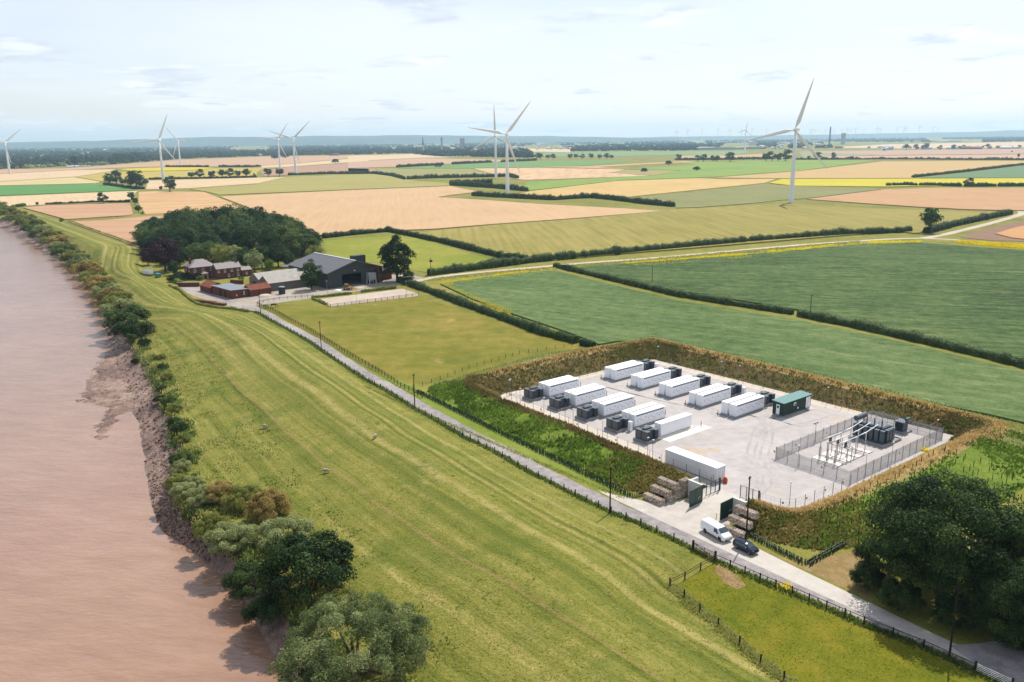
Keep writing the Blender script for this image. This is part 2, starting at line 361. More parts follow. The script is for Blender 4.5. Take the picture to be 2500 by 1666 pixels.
# mud spit that the low tide bares
spit = [G(*p, WZ) for p in ((262, 868), (239, 894), (222, 925), (196, 968), (206, 985), (250, 990), (258, 1012), (242, 1040), (238, 1068), (258, 1072), (268, 1040), (300, 1005), (345, 1000), (395, 950), (380, 890), (330, 860))]
def dpoly(x, y, P):
    ins = False; best = 1e9; n = len(P)
    for i in range(n):
        a, b = P[i], P[(i + 1) % n]
        if (a.y > y) != (b.y > y) and x < (b.x - a.x) * (y - a.y) / (b.y - a.y) + a.x: ins = not ins
        dx, dy = b.x - a.x, b.y - a.y; t = max(0, min(1, ((x - a.x) * dx + (y - a.y) * dy) / (dx * dx + dy * dy + 1e-9)))
        best = min(best, math.hypot(x - a.x - t * dx, y - a.y - t * dy))
    return best if ins else -best
xs = [p.x for p in spit]; ys = [p.y for p in spit]; sv = []; sf = []; nx_, ny_ = 90, 150
for j in range(ny_):
    for i in range(nx_):
        x = min(xs) - 3 + (max(xs) - min(xs) + 6) * i / (nx_ - 1); y = min(ys) - 3 + (max(ys) - min(ys) + 6) * j / (ny_ - 1)
        d = dpoly(x, y, spit)
        h = max(-.5, min(.42, d * .16)) + nz(x, y, .35, 5) * .28 + nz(x, y, 1.1, 2) * .26 + max(0, nz(x, y, 1.9, 8)) * .25
        sv.append((x, y, WZ - .02 + h if d > -1.6 else WZ - .9))
for j in range(ny_ - 1):
    for i in range(nx_ - 1): sf.append((j * nx_ + i, j * nx_ + i + 1, (j + 1) * nx_ + i + 1, (j + 1) * nx_ + i))
me = bpy.data.meshes.new('mud_flat'); me.from_pydata(sv, [], sf); struct(put('mud_flat', me, mud))
# river
def water_mat():
    t = NT('silty_river'); p = t.pos('world')
    q = t.pos('world', (.09, .26, 1), R_(12)); a = t.noise(q, 1.0, 5, .6); q2 = t.pos('world', (.5, 1.1, 1), R_(-8)); b = t.noise(q2, 1.0, 4, .6)
    big = t.noise(p, .02, 3)
    col = t.ramp(t.rng(t.math('ADD', t.math('MULTIPLY', a, .5), t.math('MULTIPLY', big, .5)), .35, .65), [px(172, 132, 106), px(198, 158, 130)])
    h = t.math('ADD', t.math('MULTIPLY', a, 1.3), t.math('MULTIPLY', b, .45))
    m = t.done(col, .10, h, .68, .42, 0, .55); return m
mb = MB(); mb.add([(-6000, -400, WZ), (200, -400, WZ), (200, 1400, WZ), (-6000, 1400, WZ)], [(0, 1, 2, 3)]); struct(mb.build('river', water_mat()))
# ground sheet: everything landward of the flood bank
meadow = ground('meadow', [px(112, 122, 44), px(146, 146, 62), px(186, 166, 92)], .02, .2, 2.0)
gl = R_LINE[:]
bm = bmesh.new()
pts = [v.copy() for v in gl] 
for v in pts: v.z = 0.0
pts = [Vector((-19000, 1300, 0)), Vector((-19000, 19000, 0)), Vector((19000, 19000, 0)), Vector((19000, -400, 0)), Vector((pts[-1].x + 30, -400, 0))] + pts[::-1]
vs = [bm.verts.new(p) for p in pts]; es = [bm.edges.new((vs[i], vs[(i + 1) % len(vs)])) for i in range(len(vs))]
bmesh.ops.triangle_fill(bm, use_beauty=True, use_dissolve=False, edges=es); bmesh.ops.recalc_face_normals(bm, faces=bm.faces[:])
for f in bm.faces:
    if f.normal.z < 0: f.normal_flip()
me = bpy.data.meshes.new('ground'); bm.to_mesh(me); bm.free(); struct(put('ground', me, meadow))
# low hills on the skyline
hm = ground('hill_woods', [px(52, 76, 62), px(84, 104, 84), px(120, 128, 100)], .0006, .003, .01, bstr=.1)
def hills(name, x0, x1, y, prof_, depth):
    V = []; F = []; n = 60
    for i in range(n + 1):
        f = i / n; x = x0 + (x1 - x0) * f; h = np.interp(f, [q[0] for q in prof_], [q[1] for q in prof_]) * (1 + .1 * nz(x, y, .0011, 4)) + 8 * nz(x, y, .004, 2)
        for k, g in enumerate((0, .35, .7, 1, .6)): V.append((x, y + depth * k / 4, -1 + max(h, 0) * g))
    for i in range(n):
        for k in range(4): F.append((i * 5 + k, (i + 1) * 5 + k, (i + 1) * 5 + k + 1, i * 5 + k + 1))
    me = bpy.data.meshes.new(name); me.from_pydata(V, [], F); me.polygons.foreach_set('use_smooth', [True] * len(F)); struct(put(name, me, hm))
hills('hills', -11500, 2500, 11500, [(0, 55), (.15, 82), (.35, 108), (.48, 148), (.55, 134), (.68, 144), (.82, 110), (.92, 75), (1, 40)], 2500)
hills('hills', 500, 12500, 14500, [(0, 50), (.2, 66), (.45, 74), (.6, 84), (.75, 106), (.85, 125), (1, 115)], 2000)

# ------------------------------------------------------------------ berm round the compound
BT = [((-4, 66.3), (-8.5, 65.8, 2.9), (-13, 65.6)), ((-3.5, 57), (-7.3, 57, 2.3), (-16.3, 59)), ((-3, 47), (-6.3, 47, 2.0), (-16.6, 45)), ((-2.5, 28), (-5.5, 28, 2.0), (-16.0, 26)),
      ((-2, 8), (-5.5, 8, 2.0), (-15.0, 8)), ((0, 0), (-4, -8, 2.4), (-12, -15)), ((10, .0), (6, -10, 2.7), (2, -20)), ((30, .2), (30, -11, 2.7), (28, -24)), ((46, .5), (50, -9.5, 2.7), (54, -19)),
      ((51.0, .8), (56, -9.0, 2.7), (61, -17)), ((52.7, 1.5), (62.0, -7.5, 2.7), (71, -15)), ((53, 4.5), (62.6, -1, 2.7), (72.5, -3)), ((53.2, 9), (62.5, 6, 2.7), (73, 8)), ((54, 30), (63.5, 30, 2.7), (74, 30)), ((54.4, 55), (63.2, 55, 2.7), (74, 57)), ((54.8, 74), (62.8, 74, 2.6), (73, 78)), ((55, 80), (63.0, 82, 2.4), (73, 88)), ((54.5, 82.4), (62.4, 85.8, 2.2), (71, 97)), ((51, 82.8), (55, 87, 1.9), (58, 101)),
      ((46, 82.8), (45, 86.6, 1.7), (47, 102)), ((20, 82.6), (18, 85.3, 1.3), (20, 102)), ((2, 82.3), (0, 84.4, 1.3), (-1, 96)), ((-2, 81.5), (-5, 83, 1.7), (-10, 91.5)),
      ((-3.5, 79.7), (-8, 79.7, 2.5), (-14, 82.3)), ((-4, 78.4), (-8.5, 78.4, 2.9), (-12, 78.3))]
bs = np.array([[list(S(a[0], a[1], -.03)), list(S(*b)), list(S(c[0], c[1], -.03))] for a, b, c in BT])
bs = np.concatenate([bs[:1] , bs[0:1] * .999 + bs[1:2] * .001, bs[1:]]) if False else bs
br = smooth_rows(bs, 170); bv = []; bf = []; BN = 13
berm_i = []
for i, (I, K, O) in enumerate(br):
    I, K, O = Vector(I), Vector(K), Vector(O); line = []
    for t in np.linspace(0, 1, 6): 
        p = I.lerp(K, t); p.z = I.z + (K.z - I.z) * (sstep(t) * .5 + t * .5); line.append(p)
    for t in np.linspace(0, 1, 8)[1:]:
        p = K.lerp(O, t); p.z = K.z + (O.z - K.z) * (sstep(t) * .6 + t * .4); line.append(p)
    for j, p in enumerate(line):
        e = 0 if j in (0, BN - 1) else 1
        bv.append((p.x, p.y, p.z + e * (nz(p.x, p.y, .15, 7) * .22 + nz(p.x, p.y, .6, 4) * .12)))
for i in range(len(br) - 1):
    for j in range(BN - 1): bf.append((i * BN + j, (i + 1) * BN + j, (i + 1) * BN + j + 1, i * BN + j + 1))
b0 = list(range(BN)); bf.append(tuple(b0[::-1])); bf.append(tuple((len(br) - 1) * BN + k for k in b0))
bermm = ground('berm_soil_grass', [px(92, 98, 42), px(126, 122, 58), px(160, 142, 84)], .06, .5, 2.5, bstr=.9, bdist=.3)
me = bpy.data.meshes.new('berm'); me.from_pydata(bv, [], bf)
bm = bmesh.new(); bm.from_mesh(me); bmesh.ops.recalc_face_normals(bm, faces=bm.faces[:]); bm.to_mesh(me); bm.free()
bm_ = [bermm, ground('berm_lush_turf', [px(84, 108, 28), px(124, 148, 46), px(160, 172, 76)], .08, .6, 2.6, bstr=.9, bdist=.25), ground('berm_straw', [px(140, 118, 66), px(178, 152, 94), px(208, 184, 128)], .08, .6, 2.6, bstr=.9, bdist=.25), ground('berm_pale_turf', [px(104, 118, 58), px(134, 142, 78), px(168, 164, 104)], .06, .5, 2.4, bstr=.8, bdist=.2), ground('berm_dock', [px(76, 72, 36), px(116, 102, 56), px(158, 136, 84)], .1, .6, 2.6, bstr=.9, bdist=.25)]
for m_ in bm_[1:]: me.materials.append(m_)
put_ = put('berm', me, None); me.materials.clear(); [me.materials.append(m_) for m_ in bm_]
ix_ = []
for f in range(len(bf)):
    st_, j_ = (f // (BN - 1)) * (len(BT) - 1) / (len(br) - 1), f % (BN - 1)
    if st_ < 5.3: q_ = (0 if st_ < 1.4 else 1) if j_ >= 6 else 4
    elif st_ < 17.9: q_ = 3 if j_ >= 7 else (4 if j_ < 4 else 2)
    else: q_ = 2 if 1 < j_ < 6 else (1 if j_ >= 6 and st_ < 21.2 else 0)
    ix_.append(q_)
me.polygons.foreach_set('material_index', ix_[:len(me.polygons)]); struct(put_)
# terrain queries
big = 3000
tv = [Vector(v) for v in bank_v]; tf = list(bank_f)
o_ = len(tv); tv += [Vector(v) for v in bv]; tf += [tuple(o_ + k for k in f) for f in bf[:-2]]
o_ = len(tv); gp = [R_LINE[-1] + Vector((300, -200, 0)), Vector((19000, 0, 0)), Vector((19000, 19000, 0)), Vector((-19000, 19000, 0)), Vector((-19000, 1300, 0))]
BVH = BVHTree.FromPolygons(tv, tf)
def zat(x, y):
    h = BVH.ray_cast(Vector((x, y, 60)), Vector((0, 0, -1)))
    return h[0].z if h[0] is not None else 0.0
def hit(p, y=None):                               # where the line of sight through a photo pixel meets the land
    if y is not None: p = (p, y)
    d = ray(*p).normalized(); h = BVH.ray_cast(Vector((0, 0, CAM_H)), d); g = G(*p)
    if h[0] is not None and (h[0].z > 0.0 or h[0].y < g.y or True) and (h[0].y <= g.y + .01 or h[0].z > -.01): return h[0]
    return g
def onto(p): return Vector((p.x, p.y, zat(p.x, p.y)))

# ------------------------------------------------------------------ roads, yards, pads
def sheet(name, pts, z, mat, parent=None):
    bm = bmesh.new(); vs = [bm.verts.new((p.x, p.y, z)) for p in pts]
    es = [bm.edges.new((vs[i], vs[(i + 1) % len(vs)])) for i in range(len(vs))]
    bmesh.ops.triangle_fill(bm, use_beauty=True, edges=es)
    for f in bm.faces:
        if f.normal.z < 0: f.normal_flip()
    me = bpy.data.meshes.new(name); bm.to_mesh(me); bm.free(); return put(name, me, mat, parent)
def ribbon(name, pts, w, z, mat, jag=0.):
    V = []; F = []; A = smooth_rows(np.array([[[p.x, p.y, 0]] for p in pts]), max(12, len(pts) * 8))[:, 0]
    for i in range(len(A)):
        d = A[min(i + 1, len(A) - 1)] - A[max(i - 1, 0)]; d /= (np.linalg.norm(d) + 1e-9); n = np.array([d[1], -d[0], 0])
        l = w / 2 + jag * nz(A[i][0], A[i][1], .4, 1); r = w / 2 + jag * nz(A[i][0], A[i][1], .4, 6)
        V += [tuple(A[i] - n * l + [0, 0, z]), tuple(A[i] + n * r + [0, 0, z])]
    for i in range(len(A) - 1): F.append((2 * i, 2 * i + 1, 2 * i + 3, 2 * i + 2))
    me = bpy.data.meshes.new(name); me.from_pydata(V, [], F); return struct(put(name, me, mat))
asphalt = ground('old_asphalt', [px(144, 138, 138), px(180, 172, 170), px(206, 198, 194)], .05, .6, 6., rough=.85, bstr=.2, bdist=.02, lo=.4, hi=.62, spots=[(.25, .6, .66, px(132, 126, 126), .55), (.6, .66, .74, px(168, 150, 128), .6)])
concrete = ground('pale_concrete', [px(206, 195, 184), px(228, 219, 208), px(240, 233, 224)], .06, .5, 5., rough=.8, bstr=.15, bdist=.02, spots=[(.15, .55, .72, px(205, 188, 166), .6)])
gravel = ground('pale_gravel', [px(186, 178, 175), px(214, 206, 202), px(234, 226, 221)], .06, .45, 9., w=(.3, .3, .4), rough=.9, bstr=.15, bdist=.03, spots=[(.08, .58, .74, px(214, 196, 172), .65), (3.0, .62, .72, px(150, 142, 140), .5)])
sand = ground('cream_gravel', [px(224, 206, 184), px(238, 224, 206), px(246, 236, 222)], .08, 1., 6., bstr=.3, bdist=.04)
yardm = ground('farm_yard', [px(158, 146, 132), px(190, 178, 164), px(212, 200, 186)], .04, .4, 3., bstr=.3, bdist=.04, spots=[(.1, .55, .7, px(150, 138, 120), .5)])
trackm = ground('farm_track', [px(200, 182, 158), px(224, 208, 186), px(236, 222, 204)], .05, .5, 3., bstr=.3, bdist=.04)
def offset(pts, d):
    out = []
    for i, p in enumerate(pts):
        t = (pts[min(i + 1, len(pts) - 1)] - pts[max(i - 1, 0)]).normalized(); out.append(p + Vector((-t.y, t.x, 0)) * d)
    return out
road_c = [G(455, 702), G(520, 722), G(575, 745)] + offset(RFW, 2.35)[1:]
ribbon('road', road_c, 3.0, .024, asphalt, .35)
sheet('verge', [S(-22.3, -30), S(-22.3, 10), S(-20.6, 40), S(-20.4, 62), S(-17.3, 61), S(-16, 30), S(-14.5, 0), S(-12, -18), S(-13, -34)], .012, ground('mown_verge', [px(120, 140, 44), px(140, 156, 58), px(165, 168, 84)], .05, .6, 3.)).__setitem__('kind', 'structure')
struct(sheet('concrete_apron', [S(-3.2, 68.4), S(-3.0, 76.2), S(-10, 76), S(-15.5, 79), S(-16.4, 84), S(-17.0, 92), S(-17.6, 104), S(-18.6, 122), S(-20.4, 122), S(-20.9, 95), S(-20.9, 60), S(-20.6, 55), S(-18.4, 60.5), S(-16.6, 65.5), S(-10, 67.2)], .030, concrete))
struct(sheet('gravel_pad', [S(-7, -2), S(55, -1.5), S(58, 85), S(-8, 84)], .008, gravel))
struct(sheet('gravel_margin', [S(-7, -2), S(1.8, -2), S(1.2, 30), S(0.6, 48), S(-3, 53.4), S(-7, 53.4)], .016, sand))
struct(sheet('gravel_margin', [S(2, -1.5), S(55, -1.0), S(56, 66), S(51.8, 66), S(50.3, 2.6), S(4, 2.2)], .016, sand))
def blob(name, u, v, ru, rv, mat, z, sd):
    return struct(sheet(name, [S(u + math.cos(a) * ru * (1 + .35 * math.sin(a * 3 + sd) + .2 * math.sin(a * 7 + sd)), v + math.sin(a) * rv * (1 + .3 * math.sin(a * 4 + sd))) for a in np.linspace(0, 2 * math.pi, 28)[:-1]], z, mat))
tanm = ground('tan_gravel', [px(206, 186, 164), px(224, 204, 182), px(236, 220, 202)], .1, .8, 5., bstr=.3, bdist=.04); wornm = ground('worn_gravel', [px(178, 170, 168), px(206, 198, 194), px(230, 222, 217)], .1, .9, 6., bstr=.3, bdist=.04)
for i, (u, v, ru, rv) in enumerate(((3.0, 51.5, 2.6, 1.6), (7.6, 54.0, 1.6, 2.4), (11.0, 55.5, 1.2, 1.4), (20.5, 64.5, 1.6, .9), (46, 61.5, 1.8, 1.0))): blob('gravel_stain', u, v, ru, rv, tanm, .012, i)
for i, pts in enumerate((((-3, 71.6), (4, 70), (14, 62), (24, 56), (34, 49), (27, 30), (24, 8)), ((-3, 73.8), (5, 72), (15.5, 64), (26, 58), (36, 51), (36, 58), (48, 60)))):
    for dv in (-.85, .85): ribbon('wheel_track', [S(u, v + dv) for u, v in pts], .5, .0125 + .0008 * i, wornm, .25)
struct(sheet('yard', [G(*p) for p in ((425, 700), (470, 722), (560, 750), (612, 764), (640, 757), (625, 747), (700, 737), (860, 714), (1000, 692), (1035, 678), (985, 668), (900, 672), (800, 690), (700, 690), (640, 690), (560, 700), (500, 700), (440, 692))], .018, yardm))
struct(sheet('riding_arena', [G(*ZBN(*p)) for p in ((520, 1045), (742, 1172), (2215, 992), (2240, 960), (1960, 868), (1300, 955))], .03, ground('arena_sand', [px(200, 180, 158), px(222, 204, 186), px(232, 216, 200)], .05, .4, 4., bstr=.3, bdist=.03)))
ribbon('farm_track', [G(*p) for p in ((1010, 688), (1060, 678), (1150, 667), (1300, 654), (1420, 643), (1600, 630), (1800, 612), (2000, 595), (2200, 583), (2300, 584), (2400, 592), (2520, 602))], 4.2, .034, trackm, .5)
ribbon('farm_track', [G(*p) for p in ((2250, 583), (2310, 572), (2400, 550), (2470, 531), (2495, 520), (2470, 511), (2400, 513))], 5.5, .044, trackm, .6)
struct(sheet('side_road', [G(*p) for p in ((2318, 1576), (2390, 1572), (2460, 1560), (2560, 1535), (2700, 1700), (2430, 1655))], .036, asphalt))
struct(sheet('paddock', [G(*p) for p in ((628, 757), (690, 742), (780, 750), (1015, 722), (1120, 755), (1250, 795), (1420, 845), (1290, 880), (1040, 938), (985, 935), (900, 890), (800, 840), (700, 790))], .006,
      ground('paddock_turf', [px(118, 120, 32), px(142, 138, 48), px(176, 152, 76)], .025, .2, 1.6, spots=[(.06, .56, .7, px(100, 118, 30), .6), (.11, .63, .72, px(206, 178, 116), .6)])))
struct(sheet('paddock', [G(*p) for p in ((1640, 1437), (1742, 1375), (1850, 1422), (2000, 1485), (2250, 1588), (2440, 1676), (2520, 1760), (2100, 1800), (1914, 1660), (1753, 1530))], .006,
      ground('lush_paddock_turf', [px(92, 106, 14), px(128, 130, 26), px(160, 142, 48)], .05, .3, 2.2, spots=[(.12, .6, .7, px(150, 118, 70), .5), (.2, .55, .7, px(80, 112, 14), .6)])))
struct(sheet('bare_earth', [G(*p) for p in ((1752, 1378), (1800, 1405), (1822, 1430), (1800, 1440), (1765, 1420), (1745, 1395))], .01, ground('dry_earth', [px(140, 112, 76), px(168, 138, 96), px(196, 166, 122)], .1, .6, 3.)))
struct(sheet('bare_earth', [S(-16.4, 86), S(-15.6, 92.6), S(-10, 93.5), S(-6, 95), S(-8, 101), S(-16.8, 103)], .01, ground('dry_verge', [px(128, 116, 60), px(168, 142, 92), px(200, 172, 124)], .1, .6, 3.)))

# ------------------------------------------------------------------ fields (each a standing crop with its own height)
def tone(c, d): return tuple(max(0, min(255, q + d)) for q in c)
def crop(name, c, ang=20, sp=16, tram=None, lump=.25, c2=None, spots=None, sw=.4, acr=.35):
    a = R_(ang)
    return ground(name, [px(*tone(c, -sp * 1.5)), px(*c), px(*(c2 or tone(c, sp)))], .012, .09, 1.0, w=(.4, .3, .3), bstr=.5, bdist=.2, streak=(a, acr, .012, sw),
                  lines=[(a, tram, .95, px(*tone(c, -46)), .75, 3.4)] if tram else None, spots=spots)
TAN, PINK, PALE, OLIVE, GREEN, YEL = (218, 178, 130), (216, 172, 134), (236, 206, 164), (186, 178, 106), (124, 162, 74), (228, 204, 44)
fid = [0]
def field(name, pts, h, mat):
    fid[0] += 1; h = h + (fid[0] % 9) * .013
    P = [G(p[0], p[1], h) for p in pts]
    bm = bmesh.new(); vs = [bm.verts.new(p) for p in P]; es = [bm.edges.new((vs[i], vs[(i + 1) % len(vs)])) for i in range(len(vs))]
    bmesh.ops.triangle_fill(bm, use_beauty=True, edges=es)
    lo = [bm.verts.new((p.x, p.y, -.05)) for p in P]
    for i in range(len(P)):
        try: bm.faces.new((vs[i], vs[(i + 1) % len(P)], lo[(i + 1) % len(P)], lo[i]))
        except ValueError: pass
    bmesh.ops.recalc_face_normals(bm, faces=bm.faces[:])
    for f in bm.faces:
        if abs(f.normal.z) > .5 and f.normal.z < 0: f.normal_flip()
    me = bpy.data.meshes.new(name); bm.to_mesh(me); bm.free(); return struct(put(name, me, mat))
def L(z, *p): return [z(*q) for q in p]
wheatA = crop('wheat_ripe', TAN, 0, 12, None); wheatB = crop('wheat_pink', PINK, 85, 10, 42.); wheatC = crop('wheat_pale', PALE, 30, 10, None)
stub = crop('stubble', (228, 184, 132), -52, 18, None, c2=(244, 214, 168), sw=.6, acr=.16)
oliv = crop('barley_olive', (184, 174, 100), 78, 10, 46.); greenf = crop('green_crop', GREEN, 10, 10); gold = crop('barley_gold', (206, 184, 92), 10, 12)
fallow = crop('bare_plough', (196, 156, 128), 8, 12); greyg = crop('grey_green_crop', (152, 152, 94), 10, 10); rape = crop('oilseed_flower', YEL, 2, 14)
bluegreen = crop('blue_green_crop', (120, 148, 104), 12, 8)
field('wheat_field', L(ZA, (-200, 440), (0, 428), (400, 422), (700, 402), (1150, 367), (1700, 347), (2353, 337), (2353, 345), (1830, 395), (1550, 410), (1060, 410), (700, 420), (450, 432), (0, 457), (-200, 470)), .5, crop('wheat_far', (216, 176, 140), 5, 8))
field('wheat_field', L(ZA, (-200, 472), (0, 459), (450, 434), (735, 428), (700, 440), (480, 474), (0, 505), (-200, 520)), .6, wheatC)
field('oilseed_field', L(ZA, (745, 426), (1060, 415), (1300, 415), (1370, 420), (1200, 434), (860, 440)), .9, rape)
field('barley_field', L(ZA, (485, 476), (700, 445), (1200, 438), (1380, 422), (1690, 418), (1640, 446), (1640, 470), (1200, 482), (950, 486), (660, 505)), .7, gold)
field('barley_field', L(ZA, (-200, 525), (0, 508), (470, 478), (640, 506), (600, 517), (0, 531), (-200, 538)), .6, crop('barley_pale', (226, 206, 146), 5, 10))
field('green_field', L(ZA, (-200, 545), (0, 535), (600, 521), (760, 541), (870, 560), (0, 595), (-200, 604)), .5, crop('sugar_beet', (104, 158, 82), 5, 8))
field('wheat_field', L(ZA, (-100, 610), (0, 602), (880, 565), (870, 570), (825, 630), (640, 640), (290, 653), (60, 667), (0, 640), (-80, 650)), .6, wheatC)
field('wheat_field', L(ZA, (150, 672), (290, 658), (640, 648), (830, 645), (850, 715), (800, 722), (560, 737), (420, 746)), .7, wheatB)
field('stubble_field', L(ZA, (885, 572), (1000, 568), (1300, 572), (1500, 650), (1560, 677), (1200, 700), (930, 715), (885, 645)), .25, stub)
field('wheat_field', [(168, 541), (260, 537), (363, 528), (420, 526), (420, 606), (345, 606), (282, 582), (215, 559)], .7, wheatB)
field('barley_field', L(ZA, (1210, 553), (1640, 522), (1830, 477), (2353, 457)) + L(ZB, (180, 486), (290, 500), (380, 524), (690, 550), (680, 563), (0, 590)) + L(ZA, (1400, 590), (1330, 572)), .7, oliv)
field('wheat_field', L(ZA, (945, 500), (1640, 482), (1820, 477), (1640, 518), (1200, 549), (930, 556)), .55, wheatC)
field('ploughed_field', L(ZA, (1660, 440), (1800, 418), (2353, 380), (2353, 450), (1850, 462), (1690, 470)), .15, fallow)
field('wheat_field', L(ZA, (1580, 410), (1840, 396), (2353, 350), (2353, 374), (1800, 414), (1690, 418)), .5, wheatC)
field('wheat_field', [(537, 480)] + L(ZB, (0, 594), (560, 572), (690, 566), (885, 605), (700, 625), (600, 641), (950, 662), (1300, 688), (1880, 718), (2120, 735), (1530, 783), (980, 822), (600, 853)) + [(850, 567), (788, 573), (700, 575), (600, 560), (622, 512)], .75, crop('wheat_big', (226, 188, 142), 8, 9, None, spots=[(.01, .5, .65, px(228, 190, 148), .5)]))
field('barley_field', [(1069, 562)] + L(ZB, (980, 828), (1530, 789), (2150, 733)) + L(ZC, (0, 860), (540, 833), (700, 822), (1300, 854), (2000, 876), (2225, 884), (1720, 985), (1645, 1020), (1600, 1020), (1500, 1005), (0, 1130)) + [(1500, 620), (1300, 638), (1240, 630), (1080, 588), (1000, 572)], .7, crop('barley_green_gold', (168, 158, 80), 5, 15, None, c2=(196, 172, 96), sw=.5))
field('wheat_field', L(ZC, (885, 792), (1400, 728), (1700, 718), (2353, 717), (2600, 717), (2600, 880), (2353, 868), (2000, 862), (1700, 848), (1300, 822)), .7, crop('wheat_red', (214, 170, 124), 10, 14))
field('bean_field', L(ZB, (1830, 652), (2353, 602)) + L(ZC, (60, 745), (600, 692), (780, 702), (1330, 717), (1390, 726), (880, 788), (700, 800), (540, 818), (150, 848), (0, 852)) + L(ZB, (2210, 703), (2000, 680)), .5, greyg)
field('oilseed_field', L(ZC, (630, 683), (720, 657), (1600, 655), (2600, 650), (2600, 692), (1950, 698), (1400, 708), (800, 702)), 1.0, crop('oilseed_near', (222, 206, 56), 2, 14))
field('wheat_field', L(ZB, (1060, 636), (1230, 602), (1800, 533), (2353, 513)) + L(ZC, (300, 658), (680, 656), (600, 684), (0, 744)) + L(ZB, (1810, 648), (1650, 638), (1560, 640), (1390, 654)), .6, crop('wheat_cream', (226, 192, 124), 10, 12))
field('green_field', L(ZB, (1200, 560), (1190, 540), (1900, 500), (2070, 494), (2250, 460), (1900, 452), (2353, 420)) + L(ZC, (0, 545), (800, 528), (1350, 533), (860, 598), (250, 643), (0, 652)) + L(ZB, (1850, 525), (1230, 596), (1000, 570)), .4, crop('ley_grass', (150, 174, 78), 8, 10, spots=[(.008, .5, .62, px(126, 162, 76), .7)]))
field('wheat_field', L(ZC, (255, 648), (860, 602), (1400, 538), (2600, 534), (2600, 555), (2290, 562), (1980, 598), (1600, 643), (1600, 650), (700, 652)), .6, crop('wheat_wide', (222, 186, 128), 4, 12, None, c2=(206, 180, 108)))
field('bean_field', L(ZC, (1650, 650), (1990, 610), (2290, 572), (2600, 545), (2600, 648)), .6, bluegreen)
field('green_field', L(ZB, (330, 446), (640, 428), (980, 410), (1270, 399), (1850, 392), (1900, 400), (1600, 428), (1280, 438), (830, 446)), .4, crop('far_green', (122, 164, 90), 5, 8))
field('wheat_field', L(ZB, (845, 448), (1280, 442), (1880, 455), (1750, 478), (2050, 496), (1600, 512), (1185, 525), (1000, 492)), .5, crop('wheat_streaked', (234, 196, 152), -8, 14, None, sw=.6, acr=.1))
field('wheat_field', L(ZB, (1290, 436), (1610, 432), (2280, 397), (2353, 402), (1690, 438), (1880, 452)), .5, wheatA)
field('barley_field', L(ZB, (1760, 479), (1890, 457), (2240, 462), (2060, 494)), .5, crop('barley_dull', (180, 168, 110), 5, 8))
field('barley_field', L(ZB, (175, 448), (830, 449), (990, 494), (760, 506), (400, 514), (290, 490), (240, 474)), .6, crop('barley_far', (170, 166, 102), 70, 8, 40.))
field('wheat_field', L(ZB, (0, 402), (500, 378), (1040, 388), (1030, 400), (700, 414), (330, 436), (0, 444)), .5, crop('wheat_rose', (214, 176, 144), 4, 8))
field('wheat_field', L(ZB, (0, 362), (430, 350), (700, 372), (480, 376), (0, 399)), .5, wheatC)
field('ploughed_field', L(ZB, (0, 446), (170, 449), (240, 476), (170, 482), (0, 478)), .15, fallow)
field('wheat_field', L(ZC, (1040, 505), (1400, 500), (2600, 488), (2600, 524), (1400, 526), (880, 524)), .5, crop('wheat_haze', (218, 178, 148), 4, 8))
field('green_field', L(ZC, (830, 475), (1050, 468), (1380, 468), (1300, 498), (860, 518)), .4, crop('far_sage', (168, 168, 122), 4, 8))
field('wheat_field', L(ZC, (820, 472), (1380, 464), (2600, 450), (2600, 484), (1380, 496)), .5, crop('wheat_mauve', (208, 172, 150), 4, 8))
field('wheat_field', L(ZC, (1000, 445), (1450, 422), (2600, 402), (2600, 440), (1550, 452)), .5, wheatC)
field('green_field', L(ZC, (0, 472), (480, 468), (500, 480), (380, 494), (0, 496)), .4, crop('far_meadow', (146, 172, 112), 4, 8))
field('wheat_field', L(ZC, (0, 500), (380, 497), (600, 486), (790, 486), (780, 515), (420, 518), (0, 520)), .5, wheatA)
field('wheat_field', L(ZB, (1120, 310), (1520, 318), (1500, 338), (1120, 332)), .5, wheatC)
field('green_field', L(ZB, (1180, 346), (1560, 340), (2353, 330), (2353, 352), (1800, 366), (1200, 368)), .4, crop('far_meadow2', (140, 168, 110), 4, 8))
peas = ground('pea_crop', [px(44, 66, 30), px(76, 102, 48), px(100, 124, 66), px(142, 150, 92)], .012, .25, 1.5, w=(.3, .35, .35), bstr=1.0, bdist=.35, streak=(R_(-14), .05, .35, .3), spots=[(.04, .62, .74, px(150, 152, 92), .5)], lo=.4, hi=.62)
peas2 = ground('pea_crop_grey', [px(70, 98, 48), px(98, 124, 66), px(122, 142, 84), px(154, 160, 108)], .012, .25, 1.5, w=(.3, .35, .35), bstr=.9, bdist=.3, streak=(R_(-32), .06, .4, .28), spots=[(.03, .6, .72, px(96, 126, 64), .6)], lo=.4, hi=.62)
field('pea_field', [(1372, 655), (1509, 645), (1806, 623), (2125, 594), (2231, 592), (2337, 600), (2520, 612), (2520, 882), (2231, 815), (2100, 787), (1955, 757), (1800, 732), (1657, 710), (1450, 670)], .45, peas)
field('pea_field', [(1075, 693), (1130, 685), (1250, 668), (1355, 660), (1430, 680), (1657, 734), (1800, 757), (1955, 782), (2100, 812), (2231, 842), (2520, 912), (2520, 1035), (2420, 1012), (2150, 960), (1850, 893), (1620, 838), (1510, 832), (1462, 840), (1400, 815), (1250, 765), (1150, 728)], .4, peas2)
field('pasture', [(790, 588), (950, 576), (1010, 580), (1150, 620), (1235, 640), (1060, 668), (1010, 660), (930, 640), (800, 640)], .05, ground('pasture_bright', [px(132, 144, 34), px(152, 160, 52), px(176, 172, 76)], .02, .2, 1.5, spots=[(.03, .55, .7, px(190, 170, 84), .6)]))
